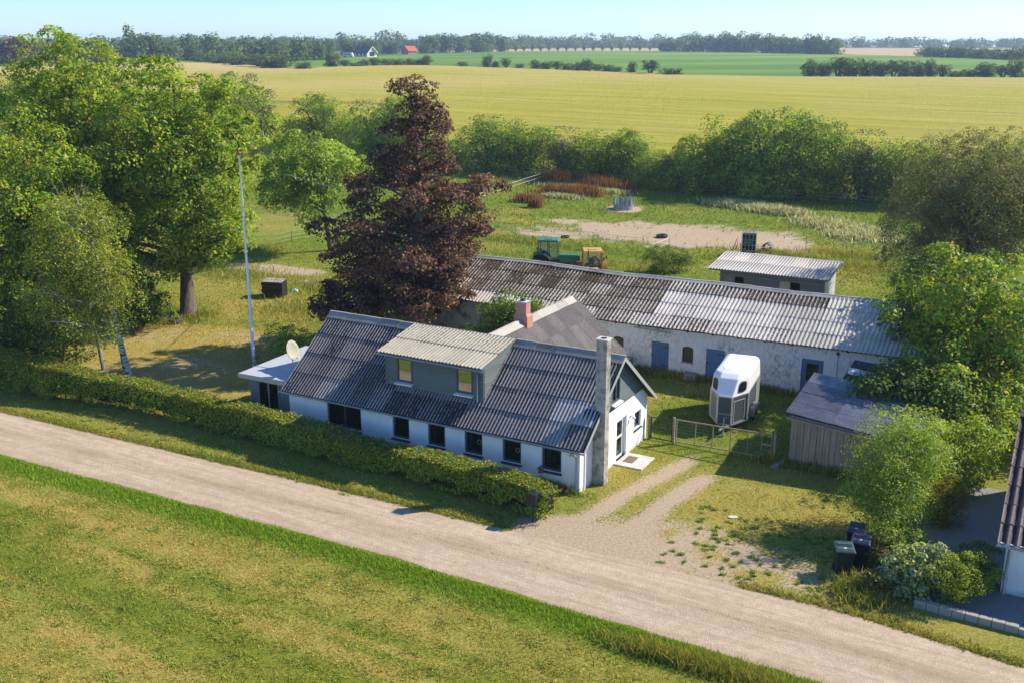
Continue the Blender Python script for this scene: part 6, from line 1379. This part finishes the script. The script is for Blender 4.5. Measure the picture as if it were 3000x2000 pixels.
# unit size: 1 high, 1 wide
PF = [proto(61, [((0, 0, .50), (.46, .42, .46), 12), ((0, 0, .16), (.44, .36, .18), 8)], 120, 100, .19, .032, G_FIELD), proto(62, [((.1, 0, .60), (.36, .34, .36), 9), ((-.22, .05, .34), (.28, .28, .33), 6), ((0, 0, .15), (.44, .34, .17), 8)], 120, 100, .19, .032, G_FIELD),
      proto(63, [((0, 0, .46), (.48, .4, .42), 14), ((.12, 0, .8), (.2, .2, .2), 4), ((0, 0, .15), (.46, .36, .17), 8)], 120, 100, .19, .032, G_FRESH), proto(64, [((0, 0, .56), (.42, .40, .40), 11), ((0, 0, .2), (.4, .34, .2), 7)], 90, 100, .19, .032, G_WILLOW)]
ORD = ['first', 'second', 'third', 'fourth', 'fifth', 'sixth', 'seventh', 'eighth', 'ninth', 'tenth', 'eleventh', 'twelfth', 'thirteenth', 'fourteenth', 'fifteenth', 'sixteenth', 'seventeenth', 'eighteenth', 'nineteenth', 'twentieth', 'twenty-first', 'twenty-second', 'twenty-third', 'twenty-fourth', 'twenty-fifth', 'twenty-sixth', 'twenty-seventh', 'twenty-eighth', 'twenty-ninth', 'thirtieth', 'thirty-first', 'thirty-second', 'thirty-third', 'thirty-fourth', 'thirty-fifth', 'thirty-sixth', 'thirty-seventh', 'thirty-eighth', 'thirty-ninth', 'fortieth', 'forty-first', 'forty-second', 'forty-third', 'forty-fourth', 'forty-fifth', 'forty-sixth', 'forty-seventh', 'forty-eighth', 'forty-ninth', 'fiftieth']
def plant(kind, pr, x, y, h, w, label, cat, group, rz, sink=.05):
    t = empty(kind, (x, y, float(terr(y)) - sink), rz); t.scale = (w, w, h); tag(t, label, cat, group)
    link(bpy.data.objects.new('crown', pr[0]), t); link(bpy.data.objects.new('trunk', pr[1]), t); return t
MID = [(-41.0, 168.4, 10.2, 8.3, 3), (-33.7, 165.2, 5.4, 6.5, 0), (-29.3, 161.8, 8.6, 9.0, 1), (-23.9, 157.6, 6.0, 7.4, 0), (-18.8, 146.3, 8.7, 8.2, 2), (-15.0, 144.6, 9.6, 7.2, 2), (-10.0, 143.5, 5.0, 6.6, 0), (-2.8, 140.6, 7.0, 9.0, 2), (1.8, 138.6, 7.2, 8.6, 0), (7.2, 135.0, 5.8, 7.6, 3), (11.8, 132.0, 6.4, 9.0, 0), (14.8, 129.2, 6.6, 6.6, 1), (17.9, 126.2, 4.2, 6.2, 2), (20.4, 124.4, 4.7, 5.8, 3), (22.9, 122.4, 7.7, 7.6, 0), (26.5, 121.2, 9.2, 8.6, 1), (30.1, 119.3, 9.6, 8.8, 2), (33.4, 118.2, 10.2, 8.4, 0), (36.4, 117.0, 7.4, 6.6, 1), (39.7, 115.9, 7.3, 6.6, 3), (42.4, 114.2, 7.4, 7.0, 0), (45.4, 112.6, 6.8, 6.5, 1), (50, 110, 8, 8, 0), (56, 107, 9, 9, 1), (-52, 178, 9, 9, 0), (-62, 184, 8, 9, 1), (-72, 190, 8, 10, 2), (-83, 196, 9, 10, 0), (-95, 203, 9, 11, 1), (-108, 210, 9, 12, 2)]
q = random.Random(12)
vis = sorted([m for m in MID if -42 <= m[0] <= 46])
for i, m in enumerate(vis): plant('hedgerow_shrub', PF[m[4]], m[0], m[1] , m[2], m[3] * 1.08, ORD[i] + ' large shrub from the left in the hedgerow behind the paddock', 'shrub', 'hedgerow behind the paddock', q.uniform(0, 6.28))
out_ = [m for m in MID if not -42 <= m[0] <= 46]
for i, m in enumerate(out_): plant('hedgerow_shrub', PF[m[4]], m[0], m[1], m[2], m[3] * 1.08, 'hedgerow shrub behind the paddock, ' + (ORD[i] + ' of those behind the left trees' if m[0] < 0 else ORD[i] + ' beyond the right edge'), 'shrub', 'hedgerow behind the paddock', q.uniform(0, 6.28))
# low growth closing the hedge's foot
hb = np.random.default_rng(77); k_ = 30000; xs_ = hb.uniform(-110, 60, k_); a2, b2 = None, None
ys_ = np.interp(xs_, [-110, -52, -38, -20, 0, 17, 32, 44, 60], [211, 178, 168, 151, 139.5, 127.5, 119.5, 113.6, 106]) + hb.normal(size=k_) * 1.0 - .6
zz_ = terr(ys_) + hb.random(k_) ** 1.4 * (1.9 + 1.6 * fbm(xs_ * .2, xs_ * 0, 5)); Nl = unit(hb.normal(size=(k_, 3)) * .6 + np.array([.2, -.3, .6])); V, F = leaf_geo(np.stack([xs_, ys_, zz_], 1), Nl, .26, hb)
o = mobj('hedgerow_undergrowth', fast_mesh('hedgerow_undergrowth', V, F, {'col': np.repeat(pick(G_FIELD, k_, hb), 4, 0)}), M['leaf_dull']); tag(o, 'low dark undergrowth along the foot of the hedgerow', 'undergrowth', kind='stuff')
tree('willow_tree', 'light airy tree with thin branches behind the left maples', 'tree', -41.5, 150.0, merged(rr, [((-41.5, 150, 8.6), (4.6, 4.4, 3.0), 8), ((-38.5, 149, 5.5), (3.2, 3, 2.6), 6)]), .25, (-41.5, 150, 10.5), G_FRESH + G_WILLOW, 24, 480, 16, .9, .26)
tree('ash_tree', 'pale tree top showing above the left maples', 'tree', -46.0, 112.0, merged(rr, [((-46, 112, 12.2), (6, 5.5, 4.6), 12)]), .35, (-46, 112, 15), G_BIRCH, 25, 700, 18, .9, .30)
# ------------------------------------------------------------------ far shrubs, trees, woods and farmsteads
G_FAR = [((.105, .165, .05), 3), ((.15, .21, .065), 2), ((.075, .12, .042), 2), ((.21, .25, .08), .6)]  # leaf colours lifted and bluish: distance haze put into the colour
def tiny(seed, lob, n_, per, crad, ls, pal=G_FAR): return proto(seed, lob, n_, per, crad, ls, pal, .035)
PB = [tiny(71, [((0, 0, .50), (.46, .46, .46), 9), ((0, 0, .14), (.40, .40, .15), 5)], 140, 14, .17, .085), tiny(72, [((.05, 0, .6), (.40, .40, .40), 7), ((-.25, 0, .34), (.25, .25, .3), 4), ((0, 0, .14), (.42, .40, .15), 5)], 140, 14, .16, .085), tiny(73, [((0, 0, .62), (.44, .44, .36), 8)], 100, 14, .16, .085), tiny(74, [((0, 0, .45), (.5, .45, .42), 9), ((0, 0, .14), (.46, .42, .15), 5)], 140, 14, .17, .09)]
PC = proto(75, [((0, 0, .52), (.47, .47, .47), 9)], 90, 9, .16, .12, G_BEECH, .03)
HS = [(-135.9, 496.9, 3.5, 8.0), (-121.6, 472.2, 4.3, 9.1), (-107.1, 449.4, 5.2, 8.7), (-95.8, 432.3, 6.1, 9.8), (-83.0, 422, 3.0, 5.7), (-76.0, 449.4, 5.8, 6.7), (-71.2, 453.2, 2.9, 5.0), (-67.1, 455, 2.0, 4.4), (-64.0, 460, 2.9, 5.0), (-59.9, 464, 3.6, 5.4), (-55.1, 467, 3.0, 5.1), (-50.3, 470, 3.3, 5.1), (-45.1, 472, 3.0, 5.1), (-40.6, 472, 3.0, 4.5), (-37.6, 472, 4.2, 3.9), (-21.2, 455, 2.5, 4.1), (-10.2, 443, 5.1, 4.0), (-6.7, 440, 3.0, 2.5), (-2.5, 436, 3.9, 3.3), (3.3, 431, 2.3, 3.3), (9.4, 424, 3.6, 3.8), (13.4, 420, 3.1, 4.3), (17.5, 416, 3.3, 4.2), (21.4, 411, 3.1, 4.2), (25.4, 406, 3.2, 3.9), (28.4, 402, 4.6, 4.4), (32.0, 398, 2.8, 4.1), (35.9, 394, 3.0, 4.3), (38.6, 388, 2.2, 3.2), (43.5, 383, 4.1, 3.4), (49.2, 377, 4.6, 5.3), (56.0, 371, 2.6, 6.2), (101.4, 360.0, 5.5, 4.6), (106.0, 360.0, 4.8, 5.0), (111.0, 360.0, 6.0, 5.3), (115.8, 360.0, 6.6, 5.7), (120.9, 360.0, 5.3, 5.0), (124.8, 359, 5.0, 5.0), (129.4, 359, 5.2, 5.0), (133.6, 359, 5.7, 4.6), (137.9, 359, 5.0, 4.8), (141.9, 359, 5.7, 4.1), (145.9, 359, 3.9, 4.6), (149.7, 357, 2.5, 4.5), (154.4, 357, 2.7, 4.5), (159.7, 357, 4.8, 7.3), (165.2, 356, 3.8, 5.2), (169.6, 356, 6.5, 5.2)]
q = random.Random(21)
for i, (x, y, h, w) in enumerate(HS):
    plant('field_edge_shrub', PB[i % 4], x, y, h * 1.08, w * 1.25, ORD[i] + ' shrub from the left along the far edge of the barley field', 'shrub', 'shrubs along the far barley edge', q.uniform(0, 6.28), .15)
ROW = [(-19.6, 1017.6), (-11.9, 1021.5), (-4.1, 1025.3), (3.7, 1029.1), (11.6, 1032.9), (19.8, 1036.7), (28.1, 1040.5), (36.4, 1046.2), (45.1, 1050.0), (54.1, 1053.8), (62.7, 1057.6), (72.0, 1063.3), (81.3, 1067.1), (91.2, 1072.8), (100.8, 1076.6), (111.0, 1082.3), (120.4, 1086.1), (131.2, 1091.8), (142.2, 1097.5), (152.5, 1101.3)]
for i, (x, y) in enumerate(ROW): plant('avenue_tree', PB[2], x, y, 5.0 + q.uniform(-.4, .4), 4.0 + q.uniform(-.4, .6), ORD[i] + ' tree from the left in the row of small round trees near the horizon', 'tree', 'row of small round trees', q.uniform(0, 6.28))
BT = [(-192.0, 563.4, 14.5, 9.5, 'slender tree poking out above the left wood', 1), (-111.0, 639.5, 10.3, 9.0, 'dark tree at the right end of the left wood', 0), (-114.1, 735.0, 10.7, 9.0, 'tree left of the gabled white house', 0), (-104.8, 735.0, 11.2, 10, 'rounded tree behind the gabled white house', 3), (-96.6, 735.0, 10.2, 11, 'broad tree behind the white house roof', 0), (-93.4, 822, 10.9, 14, 'broad tree between the white and the red-roofed house', 3), (-69.3, 846.6, 8.2, 11, 'low tree right of the red-roofed house', 0), (-65.4, 867.5, 13.9, 13, 'tall tree right of the red-roofed house', 1), (-57.0, 888.4, 16.0, 17, 'tallest tree of the farmstead on the skyline', 1), (-45.5, 915.0, 14.7, 17, 'second tall tree of the skyline clump', 0), (-31.9, 947.3, 16.4, 18, 'broadest tree of the skyline clump', 3), (-22.0, 981.6, 17.6, 14, 'tall tree near the right end of the skyline clump', 1), (-9.8, 1017.6, 15.0, 13, 'last tree at the right of the skyline clump', 0)]
for (x, y, h, w, lb, k) in BT: plant('distant_tree', PB[k], x, y, h, w * 1.1, lb, 'tree', 'trees by the distant farmsteads', q.uniform(0, 6.28))
plant('copper_beech', PC, -234.5, 502.6, 12.5, 18, 'dark purple tree at the left end of the distant wood', 'tree', None, 0)

def wood(name, label, line, depth, h, w, n_, seed, pal=G_FAR, ls=1.0, per=150, hv=.28, tall=0, flat=False):
    """a wood that reads as one mass: many crowns joined"""
    q = np.random.default_rng(seed); line = np.array(line, float); seg = np.concatenate([[0], np.cumsum(np.hypot(*np.diff(line, axis=0).T))])
    t = np.linspace(0, seg[-1], n_) + q.uniform(-.5, .5, n_) * seg[-1] / n_; cx = np.interp(t, seg, line[:, 0]); cy = np.interp(t, seg, line[:, 1]) + q.random(n_) * depth
    hh = h * (1 + hv * q.normal(size=n_) * .7) * (1 + .22 * (fbm(cx * .02, cx * 0, seed) - .5) * 2); hh = np.maximum(hh, h * .55); ww = w * q.uniform(.75, 1.3, n_); gz = terr(cy)
    Ps, Ns, Cs = [], [], []
    for i in range(n_):
        L = np.array([[0, 0, .46, .46, .46, .46], [0, 0, .16, .42, .42, .18]] + [[q.uniform(-.3, .3), q.uniform(-.3, .3), q.uniform(.25, .82), .26, .26, .20] for _ in range(6)])
        P, D = sample_lobes(L, per, q, .7, .08); P[:, 2] = np.maximum(P[:, 2], .0)
        Ps.append(P * [ww[i], ww[i], hh[i]] + [cx[i], cy[i], gz[i]]); Ns.append(D); Cs.append(pick(pal, per, q) * np.array([*(q.uniform(.75, 1.25),) * 3, 1]))
    P = np.concatenate(Ps); D = np.concatenate(Ns); Nn = unit(D * .8 + np.array([0, 0, .4]) + q.normal(size=P.shape) * .4); V, F = leaf_geo(P, Nn, ls * 2.1, q, .8)
    o = mobj(name, fast_mesh(name, V, F, {'col': np.repeat(np.clip(np.concatenate(Cs), 0, 1), 4, 0)}), M['leaf_dull']); return tag(o, label, 'wood', kind='stuff')
wood('left_wood', 'long wood on the left skyline', [(-330, 510), (-268, 500), (-232, 512), (-205, 540), (-165, 578), (-130, 575), (-108, 562)], 45, 12.5, 13, 110, 1, per=330, ls=.66)
wood('left_wood_edge', 'bushes at the foot of the left wood', [(-170, 565), (-150, 530), (-125, 490), (-100, 450)], 8, 4.5, 7, 22, 2, per=200, ls=.5)
wood('middle_wood', 'dense plantation wood on the right-hand skyline', [(147, 1018), (189, 985), (222, 872), (250, 795)], 40, 13.5, 13, 80, 3, per=280, ls=.8)
wood('right_plantation', 'low dark plantation at the right below the stubble field', [(271, 690), (279, 645), (283, 590), (310, 575), (340, 575)], 18, 5.8, 8, 48, 4, per=200, ls=.6)
wood('far_wood', 'hazy line of woods along the horizon', [(-1500, 1500), (-900, 1500), (-500, 1480), (-237, 1500), (0, 1500), (245, 1545), (490, 1545), (712, 1530), (1000, 1520), (1500, 1500)], 160, 13, 26, 420, 5, per=130, ls=1.6)
wood('skyline_wood', 'woods on the skyline behind the farmsteads', [(-420, 1150), (-250, 1130), (-150, 1100), (-60, 1130), (40, 1400), (150, 1420), (260, 1400)], 60, 15, 20, 110, 6, per=190, ls=1.3)
# distant farmsteads
def cottage(x, y, rz, L, W, he, hr_, wall, roof, label, open_gable=False, chim=False):
    t = empty('distant_house', (x, y, float(terr(y))), rz); tag(t, label, 'house', 'distant houses')
    wm_ = plain('w_' + label[:6], wall, .9); rm_ = plain('r_' + label[:6], roof, .9)
    m3 = MB(); m3.prism([(-W / 2, -.3), (W / 2, -.3), (W / 2, he), (0, hr_ - .2), (-W / 2, he)], 0, -L / 2, L / 2); m3.build('wall', wm_, t)
    m3 = MB()
    for s_ in (-1, 1): m3.hexa([(-L / 2 - .4, s_ * (W / 2 + .4), he - .4), (L / 2 + .8, s_ * (W / 2 + .4), he - .4), (L / 2 + .8, 0, hr_), (-L / 2 - .4, 0, hr_)][::s_], [(-L / 2 - .4, s_ * (W / 2 + .4), he - .15), (L / 2 + .8, s_ * (W / 2 + .4), he - .15), (L / 2 + .8, 0, hr_ + .25), (-L / 2 - .4, 0, hr_ + .25)][::s_])
    rf = m3.build('roof', rm_, t)
    for i in range(3): MB().box(-L / 2 + 1 + i * L / 3.2, -W / 2 - .05, .9, -L / 2 + 2.6 + i * L / 3.2, -W / 2 + .05, min(he - .2, 2.2)).build('window', M['darkmetal'], t)
    MB().box(L / 2 - .05, -W * .25, .5, L / 2 + .06, W * .25, 3.2).build('window', M['darkmetal'], t)
    for s_ in (-1, 1): m3 = MB(); m3.bar((L / 2 + .85, s_ * (W / 2 + .4), he - .3), (L / 2 + .85, 0, hr_ + .05), .15, .45); m3.build('bargeboard', M['whitepaint'], t)
    if chim: MB().box(-.4, -.4, hr_ - .3, .4, .4, hr_ + .9).build('chimney', wm_, rf)
    return t
cottage(-94.5, 688, R(-38), 11, 8.5, 2.6, 6.4, (.62, .62, .60), (.07, .075, .09), 'distant white house with dark roof and white gable boards')
cottage(-78.5, 812, R(52), 9, 7, 2.6, 5.9, (.34, .16, .12), (.42, .10, .05), 'distant brick house with bright red tiled roof', chim=True)
t = empty('motorhome', (-103.5, 672, float(terr(672))), R(-12)); tag(t, 'small white motorhome parked left of the distant white house', 'motorhome')
m3 = MB(); m3.box(-3.2, -1.1, .5, 2.2, 1.1, 3.0); m3.prism([(2.2, .5), (3.4, .5), (3.4, 1.3), (2.7, 2.2), (2.9, 3.0), (2.2, 3.0)], 1, -1.05, 1.05); m3.build('body', M['whitepaint'], t)
for i in range(3): MB().box(-2.7 + i * 1.6, -1.13, 1.6, -1.7 + i * 1.6, -1.105, 2.3).build('window', M['darkmetal'], t)
for x_ in (-2.2, 2.4): m3 = MB(); m3.tube([(x_, -1.1, .4), (x_, 1.1, .4)], .4, 12); m3.build('wheel', M['rubber'], t)

# ------------------------------------------------------------------ grass and weeds
def blades(name, label, n_, sampler, h, w, colf, seed, lean=.5, mat='grass', cat='grass', zoff=0.0, hv=.5):
    """upright narrow leaves; sampler(rng, n) -> farm-axis a, b"""
    q = np.random.default_rng(seed); a, b = sampler(q, n_); n_ = len(a); x, y = xy(a, b); z = terr(y) + zoff
    H = h * (1 + hv * q.normal(size=n_) * .6).clip(.35, 2.2); an = q.uniform(0, 6.283, n_); ln = q.normal(size=(n_, 2)) * lean
    u = np.stack([np.cos(an), np.sin(an), 0 * an], 1) * (w * q.uniform(.6, 1.4, n_))[:, None] * .5
    P = np.stack([x, y, z], 1); T = P + np.stack([ln[:, 0] * H, ln[:, 1] * H, H], 1); Mi = (P + T) * .5 + np.stack([0 * H, 0 * H, H * .12], 1)
    V = np.stack([P - u, P + u, Mi + u * .8, T, Mi - u * .8], 1).reshape(-1, 3); i = np.arange(n_)[:, None] * 5
    F = np.concatenate([i + np.array([[0, 1, 2, 4]]), i + np.array([[4, 2, 3, 3]])])
    tri = np.concatenate([i + np.array([[0, 1, 2]]), i + np.array([[0, 2, 4]]), i + np.array([[4, 2, 3]])])
    col = colf(q, a, b); col = np.concatenate([np.clip(col, 0, 1), np.ones((n_, 1))], 1)
    o = mobj(name, fast_mesh(name, V, tri, {'col': np.repeat(col, 5, 0)}), M[mat]); return tag(o, label, cat, kind='stuff')
GREEN = np.array([.19, .225, .028]); GREEN2 = np.array([.275, .28, .038]); STRAW = np.array([.46, .375, .095]); LUSH = np.array([.15, .28, .026])
def gcol(q, a, b):
    d, di, lu = masks(a, b); n_ = len(a); g = GREEN[None] * (1 - q.random((n_, 1))) + GREEN2[None] * q.random((n_, 1)); g = g * (1 - .6 * lu[:, None]) + LUSH * .6 * lu[:, None]
    s = (q.random(n_) < sstep(.2, .8, d))[:, None]; return np.where(s, STRAW, g) * q.uniform(.7, 1.3, (n_, 1))
def samp(a0, a1, b0, b1, f=None):
    def s(q, n_):
        a = q.uniform(a0, a1, n_); b = q.uniform(b0, b1, n_); d, di, lu = masks(a, b)
        k = (q.random(n_) > di * 1.15) & ~((b < road_up(a) + .02) & (b > road_lo(a) - .02))
        k &= fbm(a * 1.6, b * 1.6, 91) + q.uniform(-.25, .25, n_) > .42
        k &= ~((a > -19 ) & (a < .1) & (b > -.05) & (b < 7.5)) & ~((a > -21.3) & (a < 11) & (b > 17.3) & (b < 25.5)) & ~((a > 13.2) & (b > -2.8))
        if f is not None: k &= f(a, b, q)
        return a[k], b[k]
    return s
x_lim = lambda a, b, q: np.abs(xy(a, b)[0]) < .56 * xy(a, b)[1] + 1.5
blades('meadow_grass', 'short mown grass of the meadow in front of the road', 330000, samp(-36, 16, -27, -8.6, x_lim), .075, .020, gcol, 1, .7)
def lushs(q, n_):
    a = q.uniform(-50, 20, n_); e = np.abs(q.normal(size=n_)) * .55; return a, road_lo(a) - .12 - e
blades('verge_grass', 'taller bright green grass strip along the near road edge', 70000, lushs, .105, .022, lambda q, a, b: np.array([.235, .36, .028])[None] * q.uniform(.6, 1.35, (len(a), 1)), 2, .45)
blades('yard_grass', 'grass of the verge, yard and drive', 200000, samp(-45, 14, -5.2, 17.2, x_lim), .075, .024, gcol, 3, .65)
blades('lawn_grass', 'grass of the lawn and ground behind the house', 120000, samp(-48, 12, 8, 48, x_lim), .10, .04, gcol, 4, .6)
blades('paddock_grass', 'rough grass of the paddock', 130000, samp(-75, 14, 45, 84, x_lim), .13, .07, gcol, 5, .6, hv=.8)
def edges(q, n_):
    a = q.uniform(-50, 20, n_); a = a[(a < -.8) | (a > 8.2)]; n_ = len(a); return a, road_up(a) + .02 + np.abs(q.normal(size=n_)) * .28 - .10 * (q.random(n_) < .4)
blades('road_edge_grass', 'short ragged grass creeping over the far road edge', 30000, edges, .085, .024, lambda q, a, b: gcol(q, a, b + .3) * .85, 6, .7)
def tufts(spots, sp):
    def s(q, n_):
        k = q.choice(len(spots), n_); c = np.array(spots)[k]; return c[:, 0] + q.normal(size=n_) * c[:, 2] * sp, c[:, 1] + q.normal(size=n_) * c[:, 3] * sp
    return s
rust = lambda q, a, b: np.array([[.26, .135, .05]]) * q.uniform(.5, 1.35, (len(a), 1)) * np.array([1, 1, 1])
def docks(label, spots, n_, seed, h): return blades('dock_weeds', label, n_, tufts(spots, .6), h, .075, rust, seed, .14, cat='weeds', hv=.5)
docks('tall rust-red dock stems below the far hedge', [(-39.5, 79.5, 3.0, 1.2), (-36, 78.5, 3.0, 1.1), (-33.5, 77.6, 2.6, 1.0), (-41.5, 79.5, 1.4, .9)], 5200, 11, 1.05)
docks('rust-red dock stems in the middle of the paddock', [(-36.5, 71.5, 2.6, 1.0), (-34, 72.3, 1.8, .9)], 2400, 12, .95)
docks('small rust-red dock patch left of the hay feeder', [(-37.6, 65.2, 1.5, .8), (-35.3, 62.4, .5, .3)], 1200, 13, .8)
white = lambda q, a, b: np.where(q.random((len(a), 1)) < .5, np.array([[.72, .70, .52]]), np.where(q.random((len(a), 1)) < .75, np.array([[.16, .22, .04]]), np.array([[.22, .14, .05]]))) * q.uniform(.7, 1.2, (len(a), 1))
blades('flowering_weeds', 'patch of pale flowering weeds below the hedge on the right', 15000, tufts([(-16.5, 74.0, 2.2, 1.2), (-13.2, 72.9, 2.2, 1.2), (-10.5, 72.0, 1.6, 1.0)], .65), .50, .06, white, 14, .6, cat='weeds')
blades('flowering_weeds', 'patch of pale flowering weeds left of the willow', 15000, tufts([(-5.6, 68.2, 2.0, 1.3), (-3.2, 66.8, 2.2, 1.3), (-1.0, 63.5, 2.2, 1.5)], .65), .45, .06, white, 15, .6, cat='weeds')
blades('flowering_weeds', 'thin pale weeds between the red dock patches', 6000, tufts([(-37.5, 76.0, 2.6, .7), (-32.5, 75.6, 2.0, .8), (-35.5, 69.5, 1.6, .6)], .7), .40, .06, white, 16, .6, cat='weeds')
tallg = lambda q, a, b: np.where(q.random((len(a), 1)) < .4, STRAW[None] * .9, np.array([[.19, .25, .035]])) * q.uniform(.6, 1.25, (len(a), 1))
blades('tall_grass', 'uncut tall grass around walls, fence posts and tree feet', 26000, tufts([(-36.4, 13.2, 1.6, 1.2), (-38, 11, 2, 1.4), (-3, 17.1, 2.5, .25), (2, 17.15, 2.5, .2), (-33, 24, 3, 2.2), (-30, 18, 3.5, 2), (-20, 41, 6, 1.5), (-26, 46, 6, 1.2), (-6, 52.6, 3, .9), (0, 55, 3, 1), (8.8, 7.2, 2.2, .12), (6.2, 7.4, .4, .3), (-2, -.15, 1.2, .12), (-42, 24, 4, 2), (-48, 30, 3, 2.5), (12, -2.6, .7, .7), (1.5, 51, 2.5, 2)], .7), .32, .04, tallg, 17, .4)
blades('roadside_tall_grass', 'dry tall grass at the bottom of the meadow', 9000, tufts([(9.6, -9.5, 1.6, .35), (11.5, -9.7, 1.5, .4), (7.4, -9.6, 1.4, .3), (13.5, -9.9, 1.5, .5)], .7), .30, .022, tallg, 18, .45)
clov = lambda q, a, b: np.array([[.20, .27, .04]]) * q.uniform(.6, 1.6, (len(a), 1))
cq = random.Random(31); cs_ = [(cq.uniform(-34, 14), cq.uniform(-25, -9.8), cq.uniform(.15, .7), cq.uniform(.10, .3)) for _ in range(500)] + [(cq.uniform(5.0, 11), cq.uniform(-4.0, 1.5), cq.uniform(.04, .14), cq.uniform(.04, .10)) for _ in range(120)] + [(cq.uniform(-30, -.5), cq.uniform(-5, -3.2), cq.uniform(.05, .3), cq.uniform(.05, .12)) for _ in range(90)]
blades('clover_patches', 'fresh green clover and weed tufts scattered in the short grass', 34000, tufts(cs_, .6), .06, .035, clov, 19, .9)
# ------------------------------------------------------------------ summer haze
hz = MB(); hz.box(-5200, -300, -1.5, 5200, 5200, 52)
hm = bpy.data.materials.new('haze'); hm.use_nodes = True; hm.node_tree.nodes.clear()
ho = hm.node_tree.nodes.new('ShaderNodeOutputMaterial'); hv_ = hm.node_tree.nodes.new('ShaderNodeVolumePrincipled')
hv_.inputs['Color'].default_value = (.55, .74, 1.0, 1); hv_.inputs['Density'].default_value = .00023; hv_.inputs['Anisotropy'].default_value = .2
hm.node_tree.links.new(hv_.outputs[0], ho.inputs['Volume'])
o = hz.build('haze', hm); tag(o, 'thin summer haze over the land', kind='stuff')
